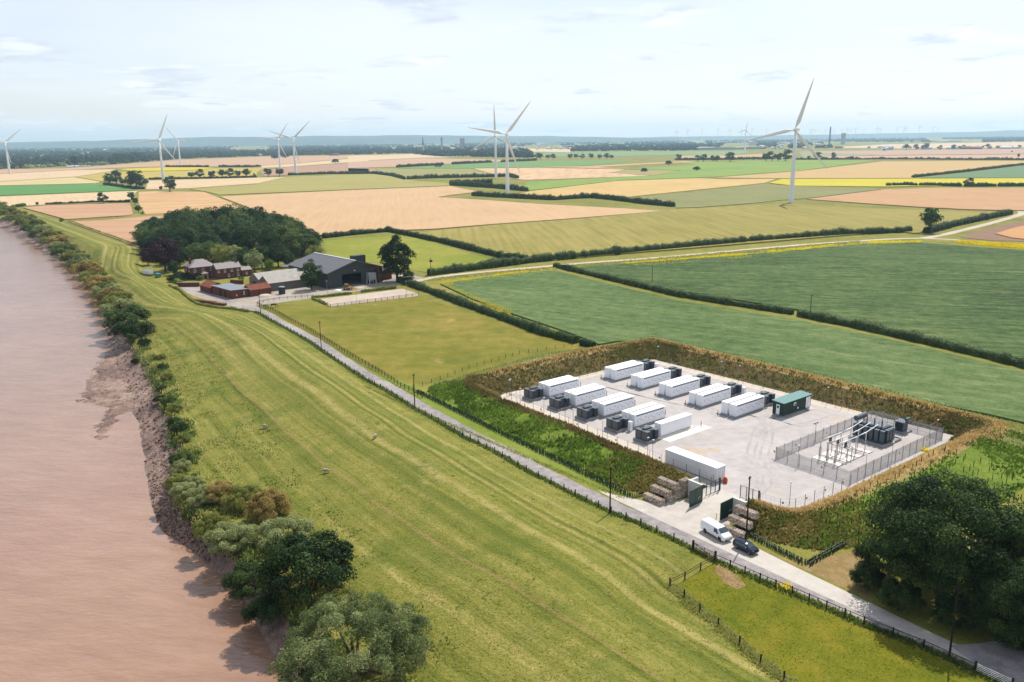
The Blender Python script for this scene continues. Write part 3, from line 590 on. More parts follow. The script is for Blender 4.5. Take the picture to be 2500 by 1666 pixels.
field('ploughed_field', [(2345, 580), (2400, 560), (2470, 545), (2560, 530), (2560, 590), (2430, 588)], .15, crop('brown_soil', (162, 128, 104), 5, 8))
field('wheat_field', [(2430, 570), (2480, 555), (2560, 540), (2560, 590), (2470, 580)], .7, crop('wheat_orange', (222, 168, 112), 5, 10))

# haze: one even volume round camera and scene
mb = MB(); mb.box(-19500, 19500, -900, 19500, -12, 330)
ht = bpy.data.materials.new('thin_haze'); ht.use_nodes = True; ht.node_tree.nodes.clear()
ho = ht.node_tree.nodes.new('ShaderNodeOutputMaterial'); hv = ht.node_tree.nodes.new('ShaderNodeVolumePrincipled')
hv.inputs['Color'].default_value = (.52, .76, 1.0, 1); hv.inputs['Density'].default_value = 6.0e-5; hv.inputs['Anisotropy'].default_value = .25
ht.node_tree.links.new(hv.outputs[0], ho.inputs['Volume'])
hz = mb.build('haze', ht); tag(hz, 'thin pale blue haze over the whole plain', 'haze', kind='stuff')

# ------------------------------------------------------------------ foliage
def unit(n, r): v = r.normal(size=(n, 3)); return v / (np.linalg.norm(v, axis=1, keepdims=True) + 1e-9)
def quads(Cn, N, size, r, asp=.65):
    n = len(Cn); t = np.cross(N, unit(n, r)); t /= (np.linalg.norm(t, axis=1, keepdims=True) + 1e-9); b = np.cross(N, t); b /= (np.linalg.norm(b, axis=1, keepdims=True) + 1e-9)
    s = (size * r.uniform(.6, 1.35, n))[:, None]; t = t * s * .5; b = b * s * .5 * asp
    V = np.stack([Cn - t, Cn - b * 1.0, Cn + t, Cn + b * 1.0], 1).reshape(-1, 3); return V, np.arange(n * 4).reshape(n, 4)
def crown_mesh(name, seed, Rr, n, leaf, clumps, shape='round', cs=(.24, .4), zc=0., low=-.45, asp=.65):
    r = np.random.default_rng(seed); Rr = np.array(Rr, float)
    d = unit(clumps * 3, r); d = d[d[:, 2] > low][:clumps]; k = len(d)
    rad = r.uniform(.35, 1.0, k) ** .6
    cc = d * rad[:, None]
    if shape == 'tall': w = np.clip(1.15 - np.abs(cc[:, 2] + .15) ** 1.6, .2, 1); cc[:, :2] *= w[:, None]
    if shape == 'cone': w = np.clip(.55 - .5 * cc[:, 2], .12, 1.1); cc[:, :2] *= w[:, None]
    if shape == 'oak': cc[:, 2] = np.where(cc[:, 2] < 0, cc[:, 2] * .7, cc[:, 2])
    cc *= Rr * (1 - cs[0] * .6)
    cr = r.uniform(cs[0], cs[1], k) * Rr.min()
    if shape == 'cone': cr *= .8
    ix = r.integers(0, k, n); e = unit(n, r); e[:, 2] = np.where(e[:, 2] < -.3, -e[:, 2], e[:, 2])
    P = cc[ix] + e * (cr[ix] * r.uniform(.55, 1.06, n) ** .8)[:, None]
    out = P / Rr; out /= (np.linalg.norm(out, axis=1, keepdims=True) + 1e-9)
    N = e * .6 + out * .4 + unit(n, r) * .75; N /= np.linalg.norm(N, axis=1, keepdims=True)
    V, F = quads(P, N, leaf, r, asp); V[:, 2] += zc
    cv = r.uniform(0, 1, k)
    return np_mesh(name, V, F, np.clip(cv[ix] * .5 + r.uniform(0, 1, n) * .5, 0, 1))
def trunk_mesh(name, seed, h, r0, spread, limbs=6, top=None):
    r = random.Random(seed); b = MB(); top = top or h
    b.tube([(0, 0, -.3), (0, 0, .4), (r.uniform(-.2, .2), r.uniform(-.2, .2), h * .45), (r.uniform(-.4, .4), r.uniform(-.4, .4), top)], [r0 * 1.5, r0, r0 * .75, r0 * .2], 8)
    for i in range(limbs):
        a = 2 * math.pi * i / limbs + r.uniform(-.4, .4); z = h * r.uniform(.3, .55); s = spread * r.uniform(.6, .95)
        b.tube([(0, 0, z), (math.cos(a) * s * .45, math.sin(a) * s * .45, z + h * .17), (math.cos(a) * s, math.sin(a) * s, z + h * r.uniform(.25, .42))], [r0 * .5, r0 * .32, r0 * .08], 6)
    return b.mesh(name, True)
bark = simple('bark', px(118, 98, 78), .9, 0, .25, 3., .1, .5)
LF = {'oak': leafmat('leaf_oak', px(28, 50, 26), px(58, 84, 40), px(98, 122, 62)), 'dark': leafmat('leaf_dark', px(16, 36, 16), px(42, 68, 30), px(98, 120, 58), .35, .6, .15, 1.5),
      'olive': leafmat('leaf_olive', px(64, 74, 30), px(112, 116, 56), px(160, 154, 92), .45, .65, .12, 2.6), 'willow': leafmat('leaf_willow', px(48, 60, 34), px(94, 106, 64), px(158, 160, 112), .45, .65, .12, 2.6),
      'copper': leafmat('leaf_copper', px(26, 14, 20), px(54, 30, 36), px(92, 58, 54)), 'lime': leafmat('leaf_lime', px(70, 96, 24), px(118, 140, 44), px(168, 176, 84)),
      'hedge': leafmat('leaf_hedge', px(26, 46, 20), px(54, 76, 34), px(96, 112, 58)), 'far': leafmat('leaf_far', px(34, 60, 34), px(62, 90, 50), px(104, 124, 76)),
      'woodlight': leafmat('leaf_woodlight', px(44, 62, 26), px(84, 106, 48), px(140, 152, 86)), 'hill': leafmat('leaf_farwood', px(22, 42, 28), px(44, 68, 42), px(88, 106, 70), .3, .7, .1, 1.3)}
def tree_proto(kind, seed, h, Rr, n, leaf, clumps, lm, shape='round', r0=.4, limbs=6, low=-.45, cs=(.24, .4)):
    return (kind, crown_mesh(kind + '_crown', seed, Rr, n, leaf, clumps, shape, cs, h - Rr[2] * 1.0, low), trunk_mesh(kind + '_trunk', seed, h * .7, r0, min(Rr[0], Rr[1]) * .8, limbs, h * .8), LF[lm])
def tree(pr, loc, s, label, cat='tree', group=None, rz=None, sz=None, lm=None, name=None):
    nm, cm, tm, mat = pr
    t = thing(name or nm, label, cat, loc, random.uniform(0, 6.28) if rz is None else rz, group, (s, s, sz or s * random.uniform(.93, 1.08)))
    put('trunk', tm, bark, t)
    if lm and lm is not mat:
        key = cm.name + lm.name
        if key not in bpy.data.meshes: c2 = cm.copy(); c2.name = key; c2.materials.clear(); c2.materials.append(lm)
        put('crown', bpy.data.meshes[key], None, t)
    else: put('crown', cm, mat, t)
    return t
# hedges
def hedge(name, pts, w, h, label, lm='hedge', dens=26, leaf=.42, group=None, gaps=0., zbase=None):
    P = [onto(p) if zbase is None else Vector((p.x, p.y, zbase)) for p in pts]; r = np.random.default_rng(abs(hash(label)) % 9999 if False else len(label) * 131 + int(abs(P[0].x)))
    segs = [(P[i], P[i + 1]) for i in range(len(P) - 1)]; tot = sum((b - a).length for a, b in segs)
    n = int(tot * dens * (w + 2 * h) / 5); A = np.array([list(p) for p in P]); ln = np.concatenate([[0], np.cumsum([(b - a).length for a, b in segs])])
    s = r.uniform(0, tot, n); base = np.stack([np.interp(s, ln, A[:, k]) for k in range(3)], 1)
    i = np.clip(np.searchsorted(ln, s) - 1, 0, len(segs) - 1); dirs = np.array([list((b - a).normalized()) for a, b in segs])[i]; nor = np.stack([-dirs[:, 1], dirs[:, 0], dirs[:, 2] * 0], 1)
    bump = np.array([max(.55, 1 + .08 * math.sin(q * .9) + .34 * nz(q, 3, .11, len(label)) + .3 * nz(q, 9, .45, 1)) for q in s])
    a = r.uniform(-.25, math.pi + .25, n); rr = r.uniform(.75, 1.05, n)
    off = np.cos(a) * w / 2 * rr * bump; zz = np.maximum(.03, (.42 + .58 * np.sin(a)) * h * rr * bump - h * .02)
    Q = base + nor * off[:, None]; Q[:, 2] += zz
    N = nor * np.cos(a)[:, None] + np.array([0, 0, 1.]) * np.sin(a)[:, None] + unit(n, r) * .8; N /= np.linalg.norm(N, axis=1, keepdims=True)
    V, F = quads(Q, N, leaf, r); var = np.clip(.5 + .5 * np.array([nz(q, 1, .35, 2) for q in s]) + r.uniform(-.35, .35, n), 0, 1)
    CV = []; CF = []                                         # a solid, bumpy heart so that no light passes straight through
    m = max(2, int(tot / 1.2))
    for j in range(m + 1):
        q = tot * j / m; c = np.array([np.interp(q, ln, A[:, k]) for k in range(3)]); jj = min(max(np.searchsorted(ln, q) - 1, 0), len(segs) - 1); d = segs[jj][1] - segs[jj][0]; d.normalize()
        nn = np.array([-d.y, d.x, 0]); g = max(.55, 1 + .08 * math.sin(q * .9) + .34 * nz(q, 3, .11, len(label)) + .3 * nz(q, 9, .45, 1))
        for ox, oz in ((-.42, -.02), (-.44, .4), (-.28, .8), (.28, .8), (.44, .4), (.42, -.02)): CV.append(c + nn * ox * w * g + np.array([0, 0, oz * h * g]))
    for j in range(m):
        for k in range(5): CF.append((j * 6 + k, j * 6 + k + 1, (j + 1) * 6 + k + 1, (j + 1) * 6 + k))
    CF.append((0, 1, 4, 5)); CF.append((m * 6, m * 6 + 1, m * 6 + 4, m * 6 + 5))
    V = np.concatenate([V, np.array(CV)]); F = np.concatenate([F, np.array(CF) + n * 4]); var = np.concatenate([var, r.uniform(.2, .7, len(CF))])
    o = put(name, np_mesh(name, V, F, var), LF[lm]); return tag(o, label, 'hedge', group)
def GP(*p): return [G(*q) for q in p]
def GZ(z, *p): return [G(*z(*q)) for q in p]
hedge('hedge', GP((975, 688), (1060, 718), (1150, 752), (1250, 788), (1330, 818), (1408, 838)), 3.4, 2.6, 'thick dark hedge between the horse paddock and the yellow edged crop')
hedge('hedge', GP((1420, 842), (1450, 848)), 2.6, 2.0, 'short stub of hedge by the far corner of the compound')
hedge('hedge', GP((1355, 652), (1430, 670), (1657, 724), (1800, 747), (1935, 768)), 3.0, 2.4, 'long trimmed hedge dividing the two pea fields, farther stretch')
hedge('hedge', GP((1950, 772), (2100, 802), (2231, 832), (2400, 872), (2530, 905)), 3.2, 2.6, 'long trimmed hedge dividing the two pea fields, nearer stretch')
hedge('hedge', GP((1047, 673), (1150, 660), (1306, 640), (1500, 622), (1650, 608), (1850, 590), (2050, 575), (2222, 567)), 4.2, 4.0, 'tall dark hedge along the far side of the pale track')
hedge('hedge', GP((790, 582), (870, 573), (950, 566), (1000, 576), (1080, 593), (1150, 611), (1235, 632), (1295, 641)), 4.0, 3.4, 'curved hedge round the bright pasture behind the barn')
hedge('hedge', GP((2262, 570), (2330, 552), (2400, 537), (2466, 523)), 5.0, 4.0, 'hedge running up to the bend of the far track beside a lone tree')
hedge('hedge', GP((170, 541), (215, 559), (282, 582), (338, 603)), 2.0, 1.4, 'low hedge between the flood bank and the wheat', 'olive')
hedge('hedge', GP((414, 699), (440, 709), (466, 734), (486, 745), (535, 753), (565, 755), (609, 763)), 1.3, 1.1, 'low weedy hedge at the foot of the flood bank by the log stack', 'olive', 40, .35)
FH = dict(leaf=1.0, dens=9)
hedge('hedge', GZ(ZB, (842, 632), (1000, 642), (1180, 652), (1390, 662), (1570, 650), (1650, 647), (1800, 662), (2000, 688), (2200, 707)), 5, 5, 'winding hedge below the two middle wind turbines', **FH)
hedge('hedge', GZ(ZB, (692, 556), (760, 552), (975, 550)), 6, 6, 'upper arm of the hairpin hedge near the middle turbines', **FH)
hedge('hedge', GZ(ZB, (696, 562), (860, 572), (1000, 582), (1210, 602)), 6, 6, 'lower arm of the hairpin hedge near the middle turbines', **FH)
hedge('hedge', GZ(ZB, (0, 482), (180, 484), (290, 497), (380, 522)), 6, 5, 'hedge stepping down from the tramlined field', **FH)
hedge('hedge', GZ(ZB, (400, 520), (560, 514), (760, 510), (1000, 505), (1080, 503), (1145, 517)), 7, 6, 'long hedge at the foot of the farther middle turbine', **FH)
hedge('hedge', GZ(ZA, (1840, 467), (2100, 458), (2353, 457)), 5, 5, 'hedge on the far edge of the tramlined olive field', **FH)
for q, l in ((((330, 441), (640, 424)), 'left'), (((705, 420), (970, 407)), 'middle'), (((1035, 405), (1270, 395)), 'right')):
    hedge('hedge', GZ(ZB, *q), 7, 6, l + 'most of three dashes of far hedge above a green field' if l != 'middle' else 'second of three dashes of far hedge above a green field', leaf=1.6, dens=5)
hedge('hedge', GZ(ZA, (668, 527), (760, 542), (870, 555), (920, 555)), 5, 4, 'dark hedge under the pair of spreading trees', **FH)
hedge('hedge', GZ(ZA, (950, 494), (1050, 491), (1200, 489), (1640, 480)), 5, 3.5, 'hedge beneath the row of field trees', **FH)
hedge('hedge', GZ(ZA, (290, 656), (450, 650), (640, 642), (730, 640), (830, 638)), 3.4, 2.6, 'hedge along the top of the small wheat field by the river', **FH)
hedge('hedge', GZ(ZA, (105, 669), (160, 664)), 4, 3, 'scrap of hedge at the end of the flood bank', **FH)
hedge('hedge', GZ(ZA, (1060, 414), (1330, 415)), 6, 5, 'far dark hedge behind the yellow strip, left piece', leaf=1.6, dens=5)
hedge('hedge', GZ(ZA, (1400, 414), (1665, 414)), 6, 5, 'far dark hedge behind the yellow strip, right piece', leaf=1.6, dens=5)
for i, q in enumerate((((1420, 707), (1455, 707)), ((1468, 706), (1560, 704), (1630, 707)), ((1645, 706), (1760, 705), (1930, 709)), ((1950, 709), (2070, 709), (2160, 708)), ((2180, 708), (2353, 707), (2600, 706)))):
    hedge('hedge', GZ(ZC, *q), 5, 4.5, ('first', 'second', 'third', 'fourth', 'fifth')[i] + ' clump from the left of the gappy hedge below the yellow field', **FH)
hedge('hedge', GZ(ZC, (1600, 648), (1980, 607), (2285, 570)), 5, 4, 'slanting hedge along the blue green crop', **FH)
hedge('hedge', GZ(ZC, (2300, 568), (2450, 556), (2600, 540)), 5, 4, 'far end of the slanting hedge past its gap', **FH)
hedge('hedge', GZ(ZC, (800, 527), (1200, 526), (1600, 526), (2050, 528), (2600, 530)), 5, 4, 'thin far hedge line behind the widest wheat field', leaf=1.6, dens=5)
hedge('hedge', GZ(ZC, (0, 530), (300, 528), (600, 522)), 8, 6, 'far hedge joining the clumps of dark trees', leaf=1.6, dens=5)

# ------------------------------------------------------------------ trees
ORD = ['first', 'second', 'third', 'fourth', 'fifth', 'sixth', 'seventh', 'eighth', 'ninth', 'tenth', 'eleventh', 'twelfth', 'thirteenth', 'fourteenth', 'fifteenth', 'sixteenth', 'seventeenth', 'eighteenth', 'nineteenth', 'twentieth'] + ['twenty ' + q for q in ('first', 'second', 'third', 'fourth', 'fifth', 'sixth', 'seventh', 'eighth', 'ninth')]
mid_a = tree_proto('field_tree', 11, 12, (5.4, 5.0, 5.5), 2200, .85, 34, 'oak', 'round', .4, 6, -.92)
mid_b = tree_proto('field_tree', 12, 12, (5.0, 5.6, 5.6), 2200, .85, 28, 'far', 'round', .4, 6, -.92)
mid_c = tree_proto('field_tree', 13, 12, (4.6, 4.6, 5.7), 1800, .9, 26, 'dark', 'round', .4, 6, -.92)
pop = tree_proto('poplar_tree', 14, 15, (2.3, 2.3, 7), 1000, .9, 22, 'far', 'tall', .3, 4)
wood_a = tree_proto('woodland_tree', 21, 15, (6.6, 6.6, 7.3), 7000, .62, 70, 'dark', 'round', .45, 6, -.95)
wood_b = tree_proto('woodland_tree', 22, 15, (7.0, 6.4, 7.2), 7000, .62, 66, 'oak', 'round', .45, 6, -.95)
wood_c = tree_proto('woodland_tree', 23, 15, (6.0, 6.0, 7.3), 6500, .62, 46, 'dark', 'round', .45, 6, -.95)
def ztree(zf, x, yb, yt, pr, label, group=None, cat='tree', wide=1.0, lm=None):
    b = G(*zf(x, yb)); d = math.hypot(b.x, b.y); h = (yb - yt) * (zf(0, 1)[1] - zf(0, 0)[1]) * d / FL * .98
    s = h / {'poplar_tree': 15, 'woodland_tree': 15}.get(pr[0], 12)
    return tree(pr, b, s * wide, label, cat, group, None, s, lm)
PRS = (mid_a, mid_b, mid_c)
for i, (x, yb, yt, w, l) in enumerate(((700, 532, 458, 1.0, 'left part of the left spreading tree by the green field'), (745, 528, 445, 1.0, 'right part of the left spreading tree by the green field'), (782, 532, 490, .8, 'small tree between the two spreading trees by the green field'),
        (840, 548, 462, 1.0, 'left stem of the right spreading tree by the green field'), (872, 548, 440, 1.1, 'tall middle stem of the right spreading tree by the green field'), (912, 552, 472, 1.0, 'right stem of the right spreading tree by the green field'),
        (1085, 572, 488, 1.25, 'dark round tree in front of the left front turbine tower'), (1030, 562, 535, 1.2, 'low bush joined to the dark round tree by the turbine'), (1092, 497, 470, 1.8, 'flat crowned bush behind the left front turbine'),
        (660, 645, 582, 1.1, 'lone tree standing in the hedge of the small wheat field'), (838, 625, 575, 1.1, 'pale tree at the top of the short overgrown boundary'), (862, 655, 608, 1.1, 'dark tree in the middle of the short overgrown boundary'),
        (885, 705, 660, 1.3, 'bush at the lower end of the short overgrown boundary'), (908, 718, 700, 1.5, 'smallest bush ending the short overgrown boundary'), (238, 662, 638, .9, 'tiny lone tree in the hedge by the river fields'), (395, 768, 742, 1.2, 'small bush on the edge of the flood bank'))):
    ztree(ZA, x, yb, yt, (mid_a, mid_b)[i % 2] if i not in (6, 7, 11) else mid_c, l, 'trees in the western fields', 'bush' if 'bush' in l else 'tree', w)
for i, (x, yb, yt) in enumerate(((1222, 486, 447), (1272, 487, 430), (1355, 486, 437), (1420, 482, 430), (1465, 483, 425), (1518, 478, 435), (1572, 480, 425), (1625, 477, 455), (1712, 475, 422), (1785, 474, 422))):
    ztree(ZA, x, yb, yt, PRS[i % 3], ORD[i] + ' tree from the left in the row under the two left middle turbines', 'row of field trees', 'tree', 1.25)
for i, (x, yb, yt, w, l) in enumerate(((1715, 1022, 858, .9, 'lone tall tree at the end of the tall hedge by the far track'), (1975, 708, 655, 1.3, 'round lone tree in the gappy hedge by the yellow field'), (1065, 527, 476, .8, 'lone lollipop tree right of the right turbine'),
        (1190, 527, 503, 1.3, 'low bushy tree right of the lollipop tree'), (955, 524, 478, 1.4, 'broad pale tree just right of the right turbine'), (900, 524, 500, 1.4, 'bush left of the broad pale tree'), (2315, 516, 488, .6, 'narrow pointed tree at the far right'), (1300, 527, 514, 2.0, 'low far bush on the thin hedge line'))):
    ztree(ZC, x, yb, yt, (mid_a, mid_b, mid_c)[i % 3], l, 'trees in the eastern fields', 'bush' if 'bush' in l else 'tree', w)
for i, (x, yb, yt) in enumerate(((20, 528, 488), (150, 541, 498), (185, 541, 487), (252, 541, 500), (280, 541, 497), (365, 542, 478), (610, 537, 480), (650, 537, 474), (690, 537, 486), (740, 537, 462))):
    ztree(ZC, x, yb, yt, (mid_c, mid_b)[i % 2], ORD[i] + ' dark tree from the left in the clumps beyond the green field', 'dark tree clumps', 'tree', 1.3)
for i, (x, yb, yt) in enumerate(((1558, 460, 424), (1620, 458, 426), (1672, 457, 428), (1690, 457, 418), (1782, 462, 433), (1878, 459, 427), (1915, 457, 436), (1946, 454, 430), (2075, 449, 432), (2105, 449, 422), (2170, 450, 436), (2270, 450, 436), (2320, 450, 430), (1405, 470, 455), (2270, 477, 466))):
    ztree(ZC, x, yb, yt, PRS[i % 3], ORD[i] + ' hazy far tree counted rightward along the right skyline fields', 'hazy far trees', 'tree', 1.3)
for i, x in enumerate((1240, 1275, 1300, 1350, 1385, 1500, 1540, 1580, 1640, 1700, 1745, 1780, 1160, 1190)):
    ztree(ZB, x, 382 + (x % 7) * .5, 342 + (x % 13), PRS[i % 3], ORD[i] + ' tree of the far belt behind the middle turbine', 'far tree belt', 'tree', 1.35)
for i, (x, yb, yt) in enumerate(((475, 415, 348), (560, 408, 345), (592, 408, 342))): ztree(ZA, x, yb, yt, pop if i else mid_c, ('round', 'broader', 'slimmer')[i] + ' tree standing by the far pale water', 'trees by the far water', 'tree', .9 if i == 0 else 1.5)
for i in range(16): x = 735 + i * 12.5; ztree(ZA, x, 396 - i * 1.7, 330 - i * .8 + (i * 37 % 9), pop, ORD[i] + ' poplar from the left in the far poplar row', 'far poplar row', 'tree', 1.2)
# woodland behind the farm
wp = [(352, 636), (420, 648), (520, 640), (640, 640), (740, 634), (778, 618), (752, 578), (690, 560), (600, 553), (480, 556), (380, 566), (345, 590)]
WPoly = [G(*p) for p in wp]; spots = []
tries = 0
while len(spots) < 84 and tries < 20000:
    tries += 1; x = random.uniform(min(p.x for p in WPoly), max(p.x for p in WPoly)); y = random.uniform(min(p.y for p in WPoly), max(p.y for p in WPoly))
    if dpoly(x, y, WPoly) > 1 and all(math.hypot(x - a, y - b) > 8.3 for a, b in spots): spots.append((x, y))
spots.sort(key=lambda p: p[1])
front_ = sorted(spots[:18]); fl_ = {p: ORD[k] + ' tree from the left along the front of the farm wood' for k, p in enumerate(front_)}; back_ = sorted(spots[-14:]); fl_.update({p: ORD[k] + ' tree from the left along the rear of the farm wood' for k, p in enumerate(back_)})
for i, (x, y) in enumerate(spots):
    s = random.uniform(.95, 1.35); inn = min(1., max(0., dpoly(x, y, WPoly)) / 22.)
    tree((wood_a, wood_b, wood_c)[i % 3], Vector((x, y, 0)), s, fl_.get((x, y), 'broadleaf tree deep within the dense farm wood'), 'tree', 'trees of the farm wood', None, (.82 + .34 * inn) * random.uniform(.85, 1.15), [None, LF['oak'], LF['woodlight'], LF['hedge'], None, LF['far'], LF['woodlight'], LF['oak'], None][i % 9])
tree(wood_b, G(404, 664), 1.22, 'copper beech with purple black leaves left of the farmhouse', 'tree', None, 1.0, 1.12, LF['copper'], 'copper_beech')
tree(wood_a, G(362, 648), .62, 'smaller copper leaved tree left of the copper beech', 'tree', None, 2.0, .62, LF['copper'], 'copper_beech')
for i, (p, s, lm, l) in enumerate((((545, 652), .8, 'olive', 'olive green tree between house and wood'), ((520, 646), .85, 'woodlight', 'yellow green tree behind the farmhouse wing'), ((578, 654), .8, 'willow', 'silvery tree right of the farmhouse wing'), ((622, 664), .7, 'willow', 'rounded grey green tree beyond the grey barns'),
        ((658, 660), .4, 'lime', 'small bright bush beyond the grey barns'), ((705, 652), .6, 'oak', 'tree behind the tree half hiding the big barn'), ((770, 648), .72, 'olive', 'brownish green tree left of the big barn roof'), ((752, 625), .85, 'dark', 'domed tree at the right end of the wood'), ((745, 610), .8, 'lime', 'pale topped tree at the right end of the wood'), ((440, 655), .8, 'dark', 'dark tree filling the gap behind the farmhouse left corner'), ((478, 650), .85, 'woodlight', 'light green tree rising directly behind the farmhouse roof'), ((600, 655), .75, 'oak', 'oak behind the farmhouse annexe'), ((640, 655), .8, 'dark', 'dark tree behind the twin gabled barn'), ((680, 652), .85, 'hedge', 'dense tree left of the big barn roof'), ((425, 672), .5, 'dark', 'dark tree at the left end of the garden wall'))):
    tree((wood_b, wood_a, wood_c)[i % 3], G(*p), s, l, 'tree', None, i * 1.1, s * .95, LF[lm], 'garden_tree')
near_c = tree_proto('yard_tree', 31, 16, (6.8, 6.6, 8.0), 14000, .5, 70, 'dark', 'tall', .5, 8, -.97, (.2, .32))
t_ = tree(near_c, G(*ZBN(1870, 745)), 1.18, 'tall dark tree with tapering top right of the big barn', 'tree', None, .3, 1.32)
tree(wood_c, G(*ZBN(425, 885)), .82, 'dark leafy tree half hiding the big barn', 'tree', None, .9, .86, None, 'yard_tree')
tree(wood_b, G(*ZBN(2060, 780)), .42, 'bush at the end of the hedge by the yard tree', 'bush', None, .9, .4, LF['hedge'], 'hedge_bush')
# riverside bushes
bush_a = crown_mesh('bush_a', 41, (4.2, 4.0, 3.0), 6500, .36, 40, 'round', (.24, .4), 1.6, -.3); bush_b = crown_mesh('bush_b', 42, (4.0, 4.4, 2.8), 6500, .36, 34, 'round', (.24, .42), 1.5, -.3)
bush_n = crown_mesh('bush_near', 43, (4.2, 4.2, 3.1), 22000, .21, 60, 'round', (.2, .36), 1.7, -.3); bush_m = crown_mesh('bush_near_b', 44, (4.4, 4.0, 2.9), 22000, .21, 48, 'round', (.22, .4), 1.5, -.3)
stems = MB()
for i in range(9):
    a = i * .7; stems.tube([(0, 0, -.6), (math.cos(a) * .8, math.sin(a) * .8, 1.2), (math.cos(a) * 2.0, math.sin(a) * 2.0, 2.6)], [.09, .06, .02], 5)
stem_me = stems.mesh('bush_stems', True)
def recol(me, lm):
    key = me.name.split('.')[0] + '_' + lm
    if key not in bpy.data.meshes: c = me.copy(); c.name = key; c.materials.clear(); c.materials.append(LF[lm])
    return bpy.data.meshes[key]
def bush(p, s, me, lm, label, group=None, sz=None, name='riverside_bush', rz=None):
    t = thing(name, label, 'bush', p, random.uniform(0, 6) if rz is None else rz, group, (s, s, sz or s))
    put('stems', stem_me, bark, t); put('foliage', recol(me, lm), None, t); return t
LF['sage'] = leafmat('leaf_sage', px(70, 82, 44), px(118, 126, 78), px(170, 170, 122), .45, .65, .12, 2.6); LF['khaki'] = leafmat('leaf_khaki', px(82, 70, 36), px(128, 112, 62), px(172, 152, 98), .45, .65, .12, 2.6)
bl = [(-40, 522), (-8, 526), (18, 532), (42, 542), (62, 552), (80, 565), (100, 578), (121, 590), (140, 603), (158, 616), (176, 630), (194, 645), (212, 660), (229, 678), (244, 698), (258, 718), (272, 738), (286, 758), (300, 780), (313, 802), (326, 826)]
lms = ['olive', 'willow', 'olive', 'sage', 'olive', 'woodlight', 'willow', 'olive', 'sage', 'woodlight', 'olive', 'willow', 'khaki', 'olive', 'khaki', 'sage', 'khaki', 'olive', 'sage', 'woodlight', 'hedge']
for i, p in enumerate(bl):
    g = G(*p, 0.0); s = (2.0 if i < 7 else 1.7) * random.uniform(.9, 1.12)
    bush(Vector((g.x, g.y, zat(g.x, g.y) - .3)), s, (bush_a, bush_b)[i % 2], lms[i], '%s bush from the far end of the riverside thicket' % ORD[i], 'bushes along the far river bank', s * random.uniform(.8, 1.0))
for i, p in enumerate(bl):
    g = G(p[0] + 7, p[1] - 6, 0.0); s = (1.8 if i < 8 else 1.4) * random.uniform(.9, 1.15)
    bush(Vector((g.x, g.y, zat(g.x, g.y) - .3)), s, (bush_b, bush_a)[i % 2], ('olive', 'sage', 'olive', 'khaki', 'willow')[i % 5], '%s bush from the far end on the landward side of the riverside thicket' % ORD[i], 'landward bushes of the far thicket', s * random.uniform(.75, .95))
nb = [((352, 846), .55, 'hedge', 'small bush above the mud spit'), ((330, 868), .4, 'dark', 'smallest bush on the mud near the spit'), ((392, 880), .45, 'olive', 'scrubby bush at the top of the mud bank'), ((392, 965), .5, 'dark', 'dark scrub overhanging the mud bank'), ((425, 1030), .4, 'hedge', 'tuft like bush midway along the mud bank'), ((432, 1112), .45, 'hedge', 'low green bush over the lower mud bank'), ((425, 1170), .5, 'olive', 'low scrub just above the stony mud'),
      ((398, 902), .42, 'woodlight', 'scrub bush at the head of the mud bank'), ((408, 928), .46, 'olive', 'olive scrub a little below the head of the mud bank'), ((398, 950), .42, 'hedge', 'dark green scrub above the shallow pool'), ((412, 985), .5, 'woodlight', 'light scrub leaning over the shallow pool'), ((428, 1008), .46, 'olive', 'olive scrub above the lower mud'), ((438, 1052), .5, 'hedge', 'dark scrub on the lower mud edge'), ((446, 1080), .46, 'olive', 'shaggy olive scrub on the lower mud edge'), ((450, 1135), .52, 'woodlight', 'light green scrub above the stones'), ((444, 1150), .5, 'sage', 'pale scrub above the stones'), ((440, 1188), .6, 'olive', 'olive scrub joining the near thicket'), ((468, 1196), .6, 'sage', 'pale scrub at the top of the near thicket'),
      ((452, 1212), .62, 'sage', 'small sage bush where the near thicket begins'), ((498, 1228), .75, 'sage', 'second small sage bush of the near thicket'), ((545, 1225), .8, 'khaki', 'khaki bush at the back of the near thicket'), ((600, 1240), .95, 'olive', 'olive bush behind the near thicket'), ((655, 1270), 1.0, 'khaki', 'dry looking bush in the near thicket'),
      ((520, 1290), .85, 'olive', 'olive bush overhanging the shaded mud'), ((570, 1330), 1.05, 'sage', 'broad sage bush by the water in the near thicket'), ((700, 1330), 1.15, 'sage', 'pale bush on the landward side of the near thicket'), ((620, 1400), 1.1, 'hedge', 'dark bush at the waterside of the near thicket'), ((660, 1460), .9, 'dark', 'shaded bush over the water by the dark dome'),
      ((835, 1490), .8, 'olive', 'yellowish bush between dark dome and grey willow')]
for i, (p, s, lm, l) in enumerate(nb):
    g = G(*p, .3); bush(Vector((g.x, g.y, max(zat(g.x, g.y), -2.5) - .3)), s, (bush_n, bush_m)[i % 2], lm, l, 'bushes of the near river bank', s * random.uniform(.85, 1.05))
g = G(755, 1445, .5); bush(Vector((g.x, g.y, zat(g.x, g.y) - .4)), 1.75, bush_n, 'dark', 'big dark green domed bush by the river', None, 1.75)
wil = crown_mesh('willow_crown', 51, (9.8, 8.6, 5.4), 62000, .25, 190, 'round', (.14, .27), 5.0, -.4, .5)
g = G(872, 1668, 1.0); t_ = thing('willow_tree', 'large grey green willow at the bottom edge by the river', 'tree', Vector((g.x, g.y, zat(g.x, g.y) - .3)), .6)
put('trunk', trunk_mesh('willow_trunk', 51, 6, .5, 8, 9, 7), bark, t_); put('crown', wil, LF['willow'], t_)
